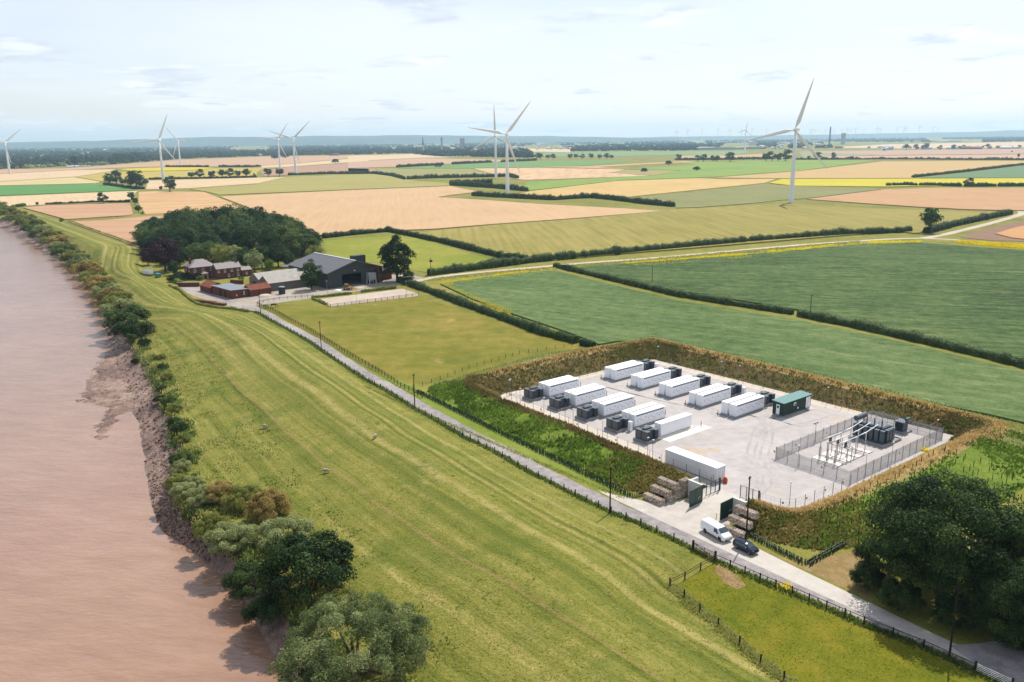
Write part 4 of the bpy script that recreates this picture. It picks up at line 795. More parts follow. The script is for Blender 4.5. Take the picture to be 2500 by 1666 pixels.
# the big dark trees by the lower road
bigc = crown_mesh('big_crown', 61, (10.8, 10.4, 8.8), 84000, .33, 170, 'round', (.16, .28), 8.6, -.92)
bigt = trunk_mesh('big_trunk', 61, 12, .75, 8, 10, 14)
for i, (x, y, s, z, rz, l) in enumerate(((58.0, 99.5, 1.0, .98, .3, 'great dark broadleaf tree beside the lower road'), (75.0, 100.0, .8, .72, 2.0, 'dark tree behind the great tree at the right edge'), (71.5, 90.0, .85, .8, 4.0, 'dark tree overhanging the side road at the lower right'), (62, 88.5, .62, .62, 1.2, 'smaller dark tree between the great tree and the road'))):
    t_ = thing('broadleaf_tree', l, 'tree', (x, y, 0), rz, 'trees by the lower road', (s, s, z)); put('trunk', bigt, bark, t_); put('crown', bigc, LF['dark'], t_)

for i, (x, y, q_) in enumerate(((50.5, 95.5, .75), (56, 91.5, .8), (61, 87, .8), (66, 83.5, .8), (48.5, 101, .6), (63, 95, 1.0), (70, 90, 1.0), (52, 106, .8), (58, 108, .9), (75, 84, .9))):
    bush(Vector((x, y, 0)), q_, bush_n, 'dark', '%s dark shrub in the undergrowth below the great trees' % ORD[i], 'undergrowth below the great trees', q_ * 1.2, 'shade_shrub')
# ------------------------------------------------------------------ grass, weeds and flowers (stuff)
def blades(name, P, h, w, mat, label, cat, nb_=3, spread=.25, lean=.5, seed=1, slope=None):
    r = np.random.default_rng(seed); P = np.repeat(np.asarray(P, float), nb_, 0); n = len(P)
    P[:, :2] += r.normal(0, spread, (n, 2)); H = h * r.uniform(.5, 1.3, n); a = r.uniform(0, 2 * np.pi, n); q = r.uniform(0, 2 * np.pi, n); ln = lean * r.uniform(.2, 1.2, n) * H
    wx = np.cos(a) * w * r.uniform(.6, 1.4, n) / 2; wy = np.sin(a) * w * r.uniform(.6, 1.4, n) / 2
    b0 = P - np.stack([wx, wy, np.full(n, .05)], 1); b1 = P + np.stack([wx, wy, np.full(n, -.05)], 1)
    m1 = P + np.stack([np.cos(q) * ln * .5 + wx * .9, np.sin(q) * ln * .5 + wy * .9, H * .62], 1); t = P + np.stack([np.cos(q) * ln, np.sin(q) * ln, H], 1)
    V = np.stack([b0, b1, m1, t], 1).reshape(-1, 3); pv = np.array([.5 + .5 * nz(p[0], p[1], .12, 3) for p in P[::nb_]]).repeat(nb_)
    o = put(name, np_mesh(name, V, np.arange(n * 4).reshape(n, 4), np.clip(.55 * pv + .45 * r.uniform(0, 1, n), 0, 1)), mat); return tag(o, label, cat, kind='stuff')
def bermpts(n, s0, s1, t0, t1, seed, keep=None):
    r = np.random.default_rng(seed); out = []
    k = (len(br) - 1) / (len(BT) - 1)
    for s, t in zip(r.uniform(s0 * k, s1 * k, n), r.uniform(t0, t1, n) * (BN - 1)):
        i = min(int(s), len(br) - 2); j = min(int(t), BN - 2); f, g = s - i, t - j
        a = np.array(bv[i * BN + j]) * (1 - f) * (1 - g) + np.array(bv[(i + 1) * BN + j]) * f * (1 - g) + np.array(bv[i * BN + j + 1]) * (1 - f) * g + np.array(bv[(i + 1) * BN + j + 1]) * f * g
        if keep is None or keep(a): out.append(a)
    return np.array(out)
GM = {'dry': leafmat('grass_dry', px(136, 112, 64), px(184, 154, 98), px(220, 194, 140), .5, .8, .1, 2.1, .65), 'rust': leafmat('weed_rust', px(64, 62, 32), px(112, 98, 56), px(164, 142, 90), .5, .8, .1, 2.1, .65),
      'lush': leafmat('weed_lush', px(44, 66, 16), px(88, 116, 34), px(140, 158, 66), .55, .7, .2, 2.3, .65), 'weed': leafmat('weed_dark', px(44, 66, 24), px(80, 100, 40), px(124, 134, 66), .5, .7, .2, 2.1, .65),
      'brown': leafmat('weed_brown', px(84, 80, 38), px(128, 118, 62), px(166, 148, 94), .5, .8, .1, 2.1, .65), 'yellow': leafmat('flower_yellow', px(180, 160, 20), px(226, 200, 24), px(240, 220, 60), .5, .8, .1, 2.1, .65), 'olivegrass': leafmat('grass_olive', px(84, 100, 6), px(124, 130, 16), px(160, 150, 40), .5, .8, .1, 1.9, .65), 'pale': leafmat('grass_pale', px(120, 126, 56), px(152, 154, 80), px(186, 178, 110), .5, .8, .1, 2.1, .65)}
blades('weeds', bermpts(3200, 1.2, 5.2, .48, .98, 1, lambda a: nz(a[0], a[1], .2, 2) > -.3), .55, .34, GM['lush'], 'tall bright green nettles and weeds on the roadside face of the berm', 'weeds', seed=1)
blades('weeds', bermpts(900, 1.0, 5.6, .5, .98, 2, lambda a: nz(a[0], a[1], .25, 5) > .02), .6, .34, GM['weed'], 'darker weeds scattered through the roadside face of the berm', 'weeds', seed=2)
blades('weeds', bermpts(1500, .05, 1.9, .42, .98, 3), .45, .35, GM['brown'], 'brownish thin weeds on the berm near the gabions', 'weeds', seed=3)
blades('dry_grass', bermpts(2600, .6, 5.6, .36, .50, 4), .55, .24, GM['rust'], 'rusty dry grass along the crest of the roadside berm', 'grass', seed=4)
blades('weeds', bermpts(4200, 5.2, 18.0, .04, .44, 5), .5, .34, GM['rust'], 'rust brown docks covering the inner slopes of the berm', 'weeds', seed=5)
blades('weeds', bermpts(2600, 5.2, 18.0, .02, .44, 6, lambda a: nz(a[0], a[1], .14, 8) > -.12), .45, .36, GM['weed'], 'dark green weeds among the docks inside the berm', 'weeds', seed=6)
blades('dry_grass', bermpts(3200, 6.0, 18.2, .37, .55, 7), .5, .24, GM['dry'], 'golden dry grass on the crest of the far berm', 'grass', seed=7)
blades('weeds', bermpts(3000, 5.3, 18.4, .54, .99, 8), .4, .3, GM['pale'], 'green weeds on the outer face of the far berm', 'weeds', seed=8)
blades('dry_grass', bermpts(3200, 17.6, 23.4, .2, .46, 9), .5, .22, GM['dry'], 'golden dry grass strip along the compound fence', 'grass', seed=9)
blades('weeds', bermpts(4200, 17.4, 22.6, .46, .99, 10, lambda a: nz(a[0], a[1], .13, 2) > -.2), .36, .32, GM['lush'], 'green weeds on the planted slope below the compound', 'weeds', seed=10)
blades('weeds', bermpts(1800, 20.4, 24, .44, .99, 11), .45, .36, GM['brown'], 'brown weeds on the planted slope below the compound', 'weeds', seed=11)
def along(pts, n, w, seed):
    r = np.random.default_rng(seed); A = np.array([list(p) for p in pts]); ln = np.concatenate([[0], np.cumsum(np.linalg.norm(np.diff(A, axis=0), axis=1))]); s = r.uniform(0, ln[-1], n)
    P = np.stack([np.interp(s, ln, A[:, k]) for k in range(3)], 1); P[:, :2] += r.normal(0, w, (n, 2)); return np.array([[p[0], p[1], zat(p[0], p[1])] for p in P])
RFO = [p.copy() for p in RFW]
blades('long_grass', along(RFO, 5200, .32, 21), .38, .22, GM['weed'], 'uncut grass along the roadside fence', 'grass', seed=21)
PFW = [G(*p) for p in ((1635, 1432), (1671, 1460), (1709, 1494), (1753, 1529), (1805, 1575), (1856, 1620), (1914, 1662), (1990, 1730))]
blades('long_grass', along(PFW, 1500, .45, 22), .35, .22, GM['pale'], 'uncut grass along the lower paddock fence', 'grass', seed=22)
blades('long_grass', along([S(-22.6, -28), S(-21.2, 10), S(-20.2, 40), S(-19.2, 60)], 900, .2, 23), .25, .2, GM['pale'], 'grass fringe on the compound side of the lane', 'grass', seed=23)
def bankpts(n, i0, i1, j0, j1, seed, keep=None):
    r = np.random.default_rng(seed); out = []
    for s, t in zip(r.uniform(i0, i1, n), r.uniform(j0, j1, n)):
        i = min(int(s), len(prof) - 2); j = min(int(t), NC - 2); f, g = s - i, t - j
        a = np.array(bank_v[i * NC + j]) * (1 - f) * (1 - g) + np.array(bank_v[(i + 1) * NC + j]) * f * (1 - g) + np.array(bank_v[i * NC + j + 1]) * (1 - f) * g + np.array(bank_v[(i + 1) * NC + j + 1]) * f * g
        if keep is None or keep(a): out.append(a)
    return np.array(out)
kst = 229 / 22.
blades('bank_scrub', bankpts(6500, 8 * kst, 20 * kst, 3.6, 6.0, 31, lambda a: nz(a[0], a[1], .16, 4) > -.12), .55, .34, GM['weed'], 'tall rank scrub along the top of the muddy bank', 'scrub', seed=31, spread=.5)
blades('bank_scrub', bankpts(9000, 7 * kst, 21 * kst, 3.9, 8.5, 32, lambda a: nz(a[0], a[1], .12, 6) > -.08), .45, .3, GM['pale'], 'pale rough grass on the river side of the flood bank', 'grass', seed=32, spread=.5)
blades('bank_scrub', bankpts(4200, 8 * kst, 20 * kst, 4.6, 12, 33, lambda a: nz(a[0], a[1], .22, 2) > .08), .2, .26, GM['weed'], 'dark thistle patches on the grazed flood bank', 'thistles', seed=33, spread=.4)
blades('bank_grass', bankpts(26000, 7 * kst, 21 * kst, 6, 27, 34), .13, .2, GM['pale'], 'short pale grass tufts over the flood bank', 'grass', seed=34, spread=.5, nb_=2)
def lumps(name, P, s0, s1, mat, label, cat, seed):
    r = np.random.default_rng(seed); n = len(P); m = MB(); m.ell((0, 0, 0), (1, 1, .7), 6, 3); B0 = np.array(m.v); k = len(B0); sc_ = r.uniform(s0, s1, n)
    V = B0[None] * sc_[:, None, None] * r.uniform(.6, 1.4, (n, 1, 3)) + r.normal(0, .12, (n, k, 3)) * sc_[:, None, None] + np.asarray(P)[:, None]
    F = (np.array(m.f)[None] + (np.arange(n) * k)[:, None, None]).reshape(-1, 4); o = put(name, np_mesh(name, V.reshape(-1, 3), F, np.repeat(r.uniform(0, 1, n), len(m.f))), mat); return tag(o, label, cat, kind='stuff')
lumps('mud_clods', bankpts(1700, 8 * kst, 15.5 * kst, .6, 4.6, 61, lambda a: a[2] > WZ - .1 and nz(a[0], a[1], .3, 3) > -.2), .1, .42, mud, 'dark clods of slumped mud along the bank', 'mud', 61)
rocks = leafmat('bank_stone', px(84, 62, 50), px(134, 106, 88), px(186, 158, 136), 0, .8, .2, 1.1)
lumps('bank_stones', bankpts(700, 13.2 * kst, 15.0 * kst, .6, 3.0, 62, lambda a: a[2] > WZ - .15), .15, .38, rocks, 'heap of loose stones at the waterside', 'stones', 62)
def inpoly(pts, n, seed, keep=None):
    P = [G(*p) for p in pts]; r = random.Random(seed); out = []
    x0, x1 = min(p.x for p in P), max(p.x for p in P); y0, y1 = min(p.y for p in P), max(p.y for p in P)
    while len(out) < n:
        x, y = r.uniform(x0, x1), r.uniform(y0, y1)
        if dpoly(x, y, P) > 0 and (keep is None or keep(x, y) or r.random() < .1): out.append((x, y, zat(x, y)))
    return np.array(out)
yk = lambda x, y: nz(x, y, .06, 5) > -.05
blades('yellow_weeds', inpoly([(1072, 692), (1115, 687), (1100, 700), (1180, 735), (1260, 762), (1245, 768), (1150, 730)], 2200, 41, yk), .55, .3, GM['yellow'], 'yellow flowering weeds along the paddock side of the pea field', 'flowers', seed=41)
blades('yellow_weeds', inpoly([(1120, 683), (1250, 666), (1355, 657), (1300, 672), (1140, 690)], 900, 42, yk), .55, .3, GM['yellow'], 'yellow weeds at the tip of the nearer pea field', 'flowers', seed=42)
blades('yellow_weeds', inpoly([(1520, 643), (1806, 620), (2125, 589), (2260, 589), (2200, 598), (1990, 606), (1810, 634), (1560, 652)], 2600, 43, yk), .6, .5, GM['yellow'], 'yellow weeds between the track and the farther pea field', 'flowers', seed=43)
blades('yellow_weeds', inpoly([(2330, 588), (2520, 599), (2520, 609), (2420, 603), (2340, 594)], 1400, 44), .7, .5, GM['yellow'], 'solid yellow flower strip by the far track bend', 'flowers', seed=44)
blades('long_grass', inpoly([(1015, 692), (1150, 676), (1300, 663), (1700, 630), (2100, 594), (2100, 588), (1700, 622), (1300, 656), (1070, 678)], 2200, 45), .4, .5, GM['pale'], 'verge grass beside the pale farm track', 'grass', seed=45)
blades('paddock_grass', inpoly([(1640, 1440), (1742, 1380), (2000, 1490), (2250, 1590), (2440, 1690), (2100, 1790), (1914, 1665), (1753, 1533)], 1800, 46), .1, .16, GM['olivegrass'], 'short olive grass in the lower paddock', 'grass', seed=46, spread=.4)
for i, (p, l) in enumerate((((1918, 1436), 'yellow ragwort clump by the roadside fence of the lower paddock'), ((2263, 1102), 'yellow ragwort clump on the golden strip by the compound'))):
    g = hit(*p); blades('ragwort', np.array([[g.x + random.gauss(0, .5), g.y + random.gauss(0, .5), g.z] for _ in range(26)]), .7, .16, GM['yellow'], l, 'flowers', seed=50 + i, spread=.1)

# ------------------------------------------------------------------ the battery compound
white = simple('white_steel', (.80, .82, .85, 1), .45, 0, .04, .6, .4, grime=(.6, .6, .58, 1)); whiteroof = simple('white_roof', (.82, .82, .82, 1), .5, 0, .02, .8, .3)
dark_port = simple('dark_port', px(48, 52, 60), .6); slabm = simple('plinth_concrete', px(176, 176, 176), .85, 0, .1, 1.5, .2); pale_slab = simple('pale_slab', (.66, .61, .54, 1), .85, 0, .05, 1., .2)
navy = simple('transformer_grey_blue', px(84, 100, 114), .45, .1, .08, 2., .5); navy2 = simple('transformer_dark', px(64, 78, 92), .45, .1, .08, 2., .5); fin = simple('radiator_fins', px(104, 112, 120), .5, .2, .06, 3., .5)
galv = simple('galvanised_steel', (.36, .37, .39, 1), .5, .3, .08, 3., .5); darkpost = simple('dark_post', px(64, 66, 66), .7); greenp = simple('green_paint', px(30, 74, 62), .45, 0, .05, 1.5, .4); teal = simple('green_roof', px(118, 176, 168), .4, 0, .05, 1., .5)
def encl_mesh(L_, w, h):
    b = MB(); b.box(0, L_, -w, 0, .28, h, 0); b.box(-.03, L_ + .03, -w - .03, .03, h, h + .06, 1); b.box(.1, L_ - .1, -w + .1, -.1, .22, .28, 2); return b
def battery(u0, vn, L_, pair, tf_side, label, idx):
    t = thing('battery_unit', label, 'battery unit', S(u0, vn), SA, 'battery units of the compound')
    sl = MB(); sl.box(-.9, L_ + .6, -.5, (4.6 if pair else 2.5), .0, .22); sl.build('plinth', slabm if pair else pale_slab, t)
    if not pair: q = MB(); q.box(-.6, L_ + 3.2, -3.0, -.5, 0, .06); q.build('apron', pale_slab, t)
    for k in range(2 if pair else 1):
        w = 1.72; y0 = .0 if k == 0 else 2.22
        b = encl_mesh(L_, w, 2.92); e = b.build('enclosure', [white, whiteroof, dark_port], t, (0, y0 + w, 0))
        lv = MB()
        for j in range(14):
            x = .55 + j * (L_ - 1.1) / 14; lv.box(x, x + (L_ - 1.1) / 14 * .78, -w - .04, -w - .0, 2.56, 2.78)
        if pair: lv.build('vent_strip', dark_port, e)
        rp = MB()
        for g0 in (.22, .62):
            for j in range(5):
                x = L_ * g0 + j * .34
                for y in (-.75, -.95) if j % 2 else (-.75,): rp.box(x, x + .12, y - .05, y + .05, 2.98, 3.05)
        rp.build('roof_ports', dark_port, e)
        nd = 8; dw = (L_ - .3) / nd
        if 'door' not in SH: d = MB(); d.box(.03, dw - .03, -.018, .0, .42, 2.52); SH['door'] = d.mesh('door')
        for j in range(nd):
            dd = put('door', SH['door'], white, e, (.15 + j * dw, -w, 0))
            if pair:
                hk = 'lat%d' % (j % 3)
                if hk not in SH:
                    h_ = MB(); rr = random.Random(j)
                    for _ in range(3): x = rr.uniform(.2, dw - .25); z = rr.uniform(1.1, 1.9); h_.box(x, x + .10, -.05, -.015, z, z + .15)
                    SH[hk] = h_.mesh('latches')
                # latches sit on the doors
                q = put('latches', SH[hk], dark_port, e, (.15 + j * dw, -w, 0)); q['kind'] = 'stuff'
        rp_ = KIDS[e.name][-1]
    return t
SH = {}
def transformer(u, v, rz, label, cab=False):
    t = thing('transformer', label, 'transformer', S(u, v), SA + rz, 'unit transformers', (1.08, 1.08, 1.14))
    p = MB(); p.box(-1.9, 1.9, -1.75, 1.75, 0, .45); p.build('plinth', slabm, t)
    b = MB(); b.box(-.62, .62, -1.1, 1.1, .45, 2.25); b.build('tank', navy2, t, bevel=.03)
    for sx in (-1, 1):
        for sy in (-1, 1):
            if 'rad' not in SH:
                r = MB()
                for j in range(8): r.box(-.40 + j * .11, -.40 + j * .11 + .045, -.72, .72, 0, 1.62)
                r.box(-.42, .46, -.74, -.66, 1.5, 1.62); r.box(-.42, .46, .66, .74, 1.5, 1.62); r.box(-.42, .46, -.74, .74, 1.58, 1.66); SH['rad'] = r.mesh('radiator')
            put('radiator', SH['rad'], fin, t, (sx * 1.15, sy * .82, .55))
    l = MB(); l.box(-.95, .95, -.42, .42, 2.25, 2.5); l.build('lid', navy, t, bevel=.03)
    for j in range(3): c = MB(); c.tube([(-.5 + j * .5, .1, 2.5), (-.5 + j * .5, .1, 2.72)], [.09, .06], 8); c.build('bushing', pale_slab, t)
    x = MB(); x.box(-.3, .3, 1.1, 1.45, .9, 1.6); x.build('cable_box', navy, t)
    if cab: c = MB(); c.box(.9, 1.6, -2.7, -2.0, 0, 1.9); c.build('cabinet', white, t, bevel=.03)
    return t
mk = MB(); mk.tube([(0, 0, 0), (0, 0, 1.25)], .07, 8); mk.box(-.1, .1, -.1, .1, 0, .1); mk_me = mk.mesh('marker_post')
for k in range(5):
    vn = 9.2 + 9.33 * k
    battery(29.76, vn, 10.5, True, 1, 'white twin battery container, %s from the west corner in the back row' % ORD[k], k)
    transformer(43.2, vn - 2.0, 0, 'dark finned transformer behind the %s back row battery container' % ORD[k], k in (0, 3))
    o = put('marker_post', mk_me, darkpost, None, S(28.2, vn - 3.6)); tag(o, 'thin dark post at the near end of the %s back row battery container' % ORD[k], 'post', 'dark posts by the battery units')
    vn = 8.7 + 9.36 * k if k < 4 else 44.2
    battery(7.85, vn, 9.75, k < 4, 0, 'white twin battery container, %s from the west corner in the front row' % ORD[k] if k < 4 else 'single white battery container on a bright concrete slab', k)
    transformer(4.6, (vn - 2.0) if k < 4 else vn - .9, 0, 'dark finned transformer before the %s front row battery container' % ORD[k], k == 3)
    o = put('marker_post', mk_me, darkpost, None, S(19.5, vn - 1.6 if k < 4 else 45.3)); tag(o, 'thin dark post at the far end of the %s front row battery container' % ORD[k], 'post', 'dark posts by the battery units')
# green switch cabin
t = thing('switch_cabin', 'dark green cabin with pale green ribbed roof beside the back row', 'cabin', S(38.0, 53.1), SA)
b = MB(); b.box(.05, 10.55, .05, 2.75, 0, .35); b.build('base', slabm, t)
b = MB(); b.box(0, 10.6, 0, 2.8, .35, 3.25); wall = b.build('wall', greenp, t)
rb = MB()
for j in range(44): x = .1 + j * .24; rb.box(x, x + .09, -.03, .0, .4, 3.2)
for j in range(11): y = .1 + j * .25; rb.box(-.03, 0, y, y + .09, .4, 3.2)
rb.build('wall_ribs', greenp, wall)['kind'] = 'stuff'
b = MB(); b.add([(-.25, -.2, 3.27), (10.85, -.2, 3.27), (10.85, 3.0, 3.42), (-.25, 3.0, 3.42), (-.25, -.2, 3.35), (10.85, -.2, 3.35), (10.85, 3.0, 3.5), (-.25, 3.0, 3.5)], [(3, 2, 1, 0), (4, 5, 6, 7), (0, 1, 5, 4), (1, 2, 6, 5), (2, 3, 7, 6), (3, 0, 4, 7)]); roof = b.build('roof', teal, t)
for j in range(14):
    x = .1 + j * .8; q = MB(); q.add([(x, -.2, 3.35), (x + .12, -.2, 3.35), (x + .12, 3., 3.5), (x, 3., 3.5), (x + .02, -.2, 3.41), (x + .1, -.2, 3.41), (x + .1, 3., 3.56), (x + .02, 3., 3.56)], [(4, 5, 6, 7), (0, 1, 5, 4), (1, 2, 6, 5), (2, 3, 7, 6), (3, 0, 4, 7)])
    if j == 0: SH['seam'] = q.mesh('seam')
    put('seam', SH['seam'], teal, roof, (x - .1, 0, 0))
b = MB(); b.box(-.06, -.03, 1.0, 1.85, .5, 2.75); d = b.build('door', white, t); q = MB(); q.box(-.08, -.06, 1.2, 1.65, 1.9, 2.5); q.build('warning_panel', dark_port, d)
b = MB(); b.box(8.6, 10.3, -.06, -.03, .5, 2.95); d = b.build('door', white, t); q = MB(); q.box(9.44, 9.46, -.075, -.06, .5, 2.95); q.build('door_joint', dark_port, d)
for k, (x0, x1, y0, y1, ax) in enumerate(((-1.0, -.1, .95, 1.9, 0), (8.5, 10.5, -1.1, -.1, 1))):
    for j in range(4):
        q = MB()
        if ax == 0: q.box(x0 + j * .24, x0 + j * .24 + .22, y0, y1, .08 + j * .13, .12 + j * .13)
        else: q.box(x0, x1, y0 + j * .26, y0 + j * .26 + .23, .08 + j * .13, .12 + j * .13)
        q.build('step', galv if ax == 0 else pale_slab, t)
b = MB(); b.box(3.6, 4.4, -.35, -.03, 2.1, 2.75); a = b.build('air_conditioner', white, t, bevel=.03); q = MB(); q.box(3.7, 4.3, -.37, -.35, 2.2, 2.6); q.build('grille', dark_port, a)
b = MB(); b.box(5.2, 5.5, -.2, -.03, 1.0, 1.4); b.build('junction_box', white, t)
# white storage container by the gate
t = thing('storage_container', 'long white shipping container beside the compound gate', 'container', S(-1.75, 66.1), SA)
b = MB(); b.box(0, 2.44, 0, 12.19, .12, 2.75); body = b.build('body', white, t); b = MB(); b.box(-.03, 2.47, -.03, 12.22, 2.75, 2.82); b.build('roof', whiteroof, t)
rbm = MB(); rbm.box(-.03, 0, 0, .14, .25, 2.65); rme = rbm.mesh('corrugation')
for j in range(40): put('corrugation', rme, white, body, (0, .2 + j * .3, 0))
for x in (.04, 1.24): q = MB(); q.box(x, x + 1.16, -.05, 0, .2, 2.68); d = q.build('door', white, t); r = MB(); r.tube([(x + .4, -.08, .2), (x + .4, -.08, 2.68)], .025, 6); r.tube([(x + .8, -.08, .2), (x + .8, -.08, 2.68)], .025, 6); r.build('lock_rods', galv, d)
# orange tank at the container corner
t = thing('orange_barrel', 'bright orange barrel at the container corner by the gate', 'barrel', S(-.5, 67.1), SA)
b = MB(); b.tube([(0, 0, 0), (0, 0, .15), (0, 0, .8), (0, 0, .95)], [.36, .42, .42, .3], 12); b.build('drum', simple('orange_plastic', px(240, 90, 40), .5, 0, .05), t, smooth=True)
b = MB(); b.ell((0, 0, .93), (.3, .3, .25), 10, 4, 0, True); b.build('lid', MATS['orange_plastic'], t, smooth=True)
# gate: concrete walls, green leaves, inner mesh fences, gabions
conc = simple('wall_concrete', (.56, .56, .53, 1), .8, 0, .05, 1.2, .2)
t = thing('retaining_wall', 'pale concrete retaining wall left of the gate opening', 'wall', S(-10.2, 66.6), SA)
b = MB(); b.box(0, .35, -2.9, 0, 0, 3.05); b.build('front_panel', conc, t); b = MB(); b.box(.35, 2.4, -.3, .04, 0, 3.03); b.build('wing_panel', conc, t)
b = MB(); b.box(-.06, .41, -2.96, .06, 3.05, 3.15); b.build('coping', conc, t)
t = thing('retaining_wall', 'pale concrete retaining wall right of the gate opening', 'wall', S(-10.2, 78.4), SA)
b = MB(); b.box(0, .35, 0, 2.4, 0, 3.05); b.build('front_panel', conc, t); b = MB(); b.box(.35, 2.2, 0, .33, 0, 3.03); b.build('wing_panel', conc, t); b = MB(); b.box(-.06, .41, -.06, 2.46, 3.05, 3.15); b.build('coping', conc, t)
q = MB(); q.box(-.5, 0, .5, 1.3, .6, 2.0); q.build('meter_box', white, t, bevel=.02); q = MB(); q.tube([(-.2, .3, 0), (-.2, .3, 2.4), (.1, .3, 2.5)], .05, 6); q.build('conduit', darkpost, t)
def gate_leaf(u, v, rz, l):
    t = thing('gate_leaf', l, 'gate', S(u, v), SA + rz)
    b = MB(); b.box(-3.55, 0, -.03, .03, .12, 3.0); pn = b.build('panel', greenp, t)
    q = MB(); q.box(-3.6, -3.5, -.07, .07, .08, 3.06); q.box(-.08, .04, -.07, .07, .08, 3.06); q.box(-3.5, -.08, -.065, .065, 3.0, 3.08); q.box(-3.5, -.08, -.065, .065, .08, .16); q.build('frame', greenp, t)
    q = MB(); q.box(-1.9, -1.82, -.06, .06, .16, 3.0); q.build('stile', greenp, t)
    q = MB(); q.tube([(-.7, -.1, 1.25), (-1.6, -.3, 1.15)], .025, 6); q.build('drop_bolt', white, t); return t
gate_leaf(-9.9, 69.5, R_(4), 'open dark green solid gate leaf against the left wall'); gate_leaf(-9.8, 75.9, R_(2), 'open dark green solid gate leaf against the right wall')
q = MB(); q.tube([(0, 0, 0), (0, 0, 1.0)], .06, 8); q.ell((0, 0, 1.0), (.07, .07, .05), 8, 3, 0, True); o = q.build('bollard', simple('yellow_paint', px(220, 190, 40), .5), None, S(-13.4, 75.3)); tag(o, 'short yellow bollard at the foot of the right gate leaf', 'bollard')
wire = simple('fence_wire', px(120, 122, 124), .6, .4); gpost = simple('fence_post_green', px(52, 74, 66), .6)
def mesh_fence(name, pts, post_gap, h, label, postm, wirem, pr=.035, nh=3, vgap=0., rail=False, signs=0, bigends=False):
    t = thing(name, label, 'fence', pts[0], 0, None); P0 = pts[0]; b0 = MB(); b0.box(-pr, pr, -pr, pr, -.1, h); b0.box(-pr * 1.3, pr * 1.3, -pr * 1.3, pr * 1.3, h - .04, h + .02); pm = b0.mesh('post')
    w = MB(); cnt = 0
    for i in range(len(pts) - 1):
        a, b = pts[i] - P0, pts[i + 1] - P0; n = max(1, round((b - a).length / post_gap)); ang = math.atan2(b.y - a.y, b.x - a.x)
        for k in range(n + (1 if i == len(pts) - 2 else 0)):
            p = a.lerp(b, k / n); put('post', pm, postm, t, p, ang, (2.4, 2.4, 1.05) if bigends and k in (n,) else None)
            if signs and cnt % signs == 1: put('warning_sign', SH['sign'], SH['signm'], t, p.lerp(b, .4 / max(1., (b - p).length)) + Vector((0, 0, h * .62)), ang)
            cnt += 1
        for k in range(nh): z = .08 + (h - .16) * k / max(1, nh - 1); w.beam(a + Vector((0, 0, z)), b + Vector((0, 0, z)), .012 if not rail else .05, .012 if not rail else .05)
        if vgap:
            m = int((b - a).length / vgap)
            for k in range(m): p = a.lerp(b, (k + .5) / m); w.beam(p + Vector((0, 0, .05)), p + Vector((0, 0, h - .05)), .008, .008, 0, (1, 0, 0))
    w.build('wire_mesh', wirem, t)['kind'] = 'stuff'
    return t
SH['signm'] = simple('sign_amber', px(236, 160, 50), .6, 0, .05); q = MB(); q.box(-.16, .16, -.02, .02, -.2, .2); SH['sign'] = q.mesh('warning_sign')
mesh_fence('mesh_fence', [S(-7.6, 68.5), S(-3.9, 68.5)], 1.25, 2.3, 'green framed mesh fence inside the gate on the left', gpost, gpost, .05, 2, .3, True, 0, True)
mesh_fence('mesh_fence', [S(-3.5, 72.6), S(-3.3, 76.2)], 1.3, 2.3, 'green framed mesh fence inside the gate on the right', gpost, gpost, .05, 2, .3, True, 0, True)
mesh_fence('perimeter_fence', [S(-3.9, 68.4), S(-3.2, 66.5), S(-3.0, 54), S(-2.3, 30), S(-1.6, 8), S(.8, .9), S(25, .8), S(51.5, 1.2), S(53, 4), S(53.6, 40), S(54.0, 66)], 3.1, 2.1, 'thin grey mesh fence round the battery compound up to the palisade', wire, wire, .03, 4, .6, False, 4)
mesh_fence('perimeter_fence', [S(-3.0, 76.3), S(-2.4, 79.8), S(-.5, 81.4), S(15.6, 82.0)], 2.6, 2.0, 'thin grey mesh fence between the gate and the palisade', wire, wire, .035, 4, .6, False, 2)
# gabions
stone = leafmat('gabion_stone', px(126, 104, 84), px(186, 166, 146), px(236, 220, 202), 0., .85, .1, 1.9)
def gabion_stones():
    r = np.random.default_rng(5); V = []; F = []; var = []
    b = MB(); b.box(.06, 1.94, .06, .94, .06, .9)
    def rock(c, s):
        m = MB(); m.ell((0, 0, 0), (1, 1, 1), 5, 3); v = np.array(m.v) * s * r.uniform(.7, 1.3, 3); v += r.normal(0, s * .12, v.shape); base = len(V); V.extend((v + c).tolist()); vv = r.uniform(0, 1)
        for f in m.f: F.append([base + k for k in f]); var.append(vv)
    for i in range(11):
        for j in range(6):
            rock(np.array([.09 + i * .182, .08 + j * .168, .93]) + r.normal(0, .02, 3), .105)
    for z in range(5):
        for i in range(11): rock(np.array([.09 + i * .182, .04, .09 + z * .19]) + r.normal(0, .02, 3), .105); rock(np.array([.09 + i * .182, .96, .09 + z * .19]) + r.normal(0, .02, 3), .105)
        for j in range(6): rock(np.array([.04, .08 + j * .168, .09 + z * .19]) + r.normal(0, .02, 3), .105); rock(np.array([1.96, .08 + j * .168, .09 + z * .19]) + r.normal(0, .02, 3), .105)
    base = len(V); V.extend(b.v)
    for f in b.f: F.append([base + k for k in f]); var.append(.2)
    return np_mesh('stones', V, F, var)
gst = gabion_stones(); gw = MB()
for k in range(9):
    x = k * .25
    for y in (0, 1): gw.beam((x, y, 0), (x, y, 1), .014, .014)
    gw.beam((x, 0, 1), (x, 1, 1), .014, .014)
for k in range(5):
    z = k * .25
    for y in (0, 1): gw.beam((0, y, z), (2, y, z), .014, .014)
    for x in (0, 2): gw.beam((x, 0, z), (x, 1, z), .014, .014); gw.beam((x, z, 0), (x, z, 1), .014, .014)
    gw.beam((0, z, 1), (2, z, 1), .014, .014)
gwm = gw.mesh('wire_basket')
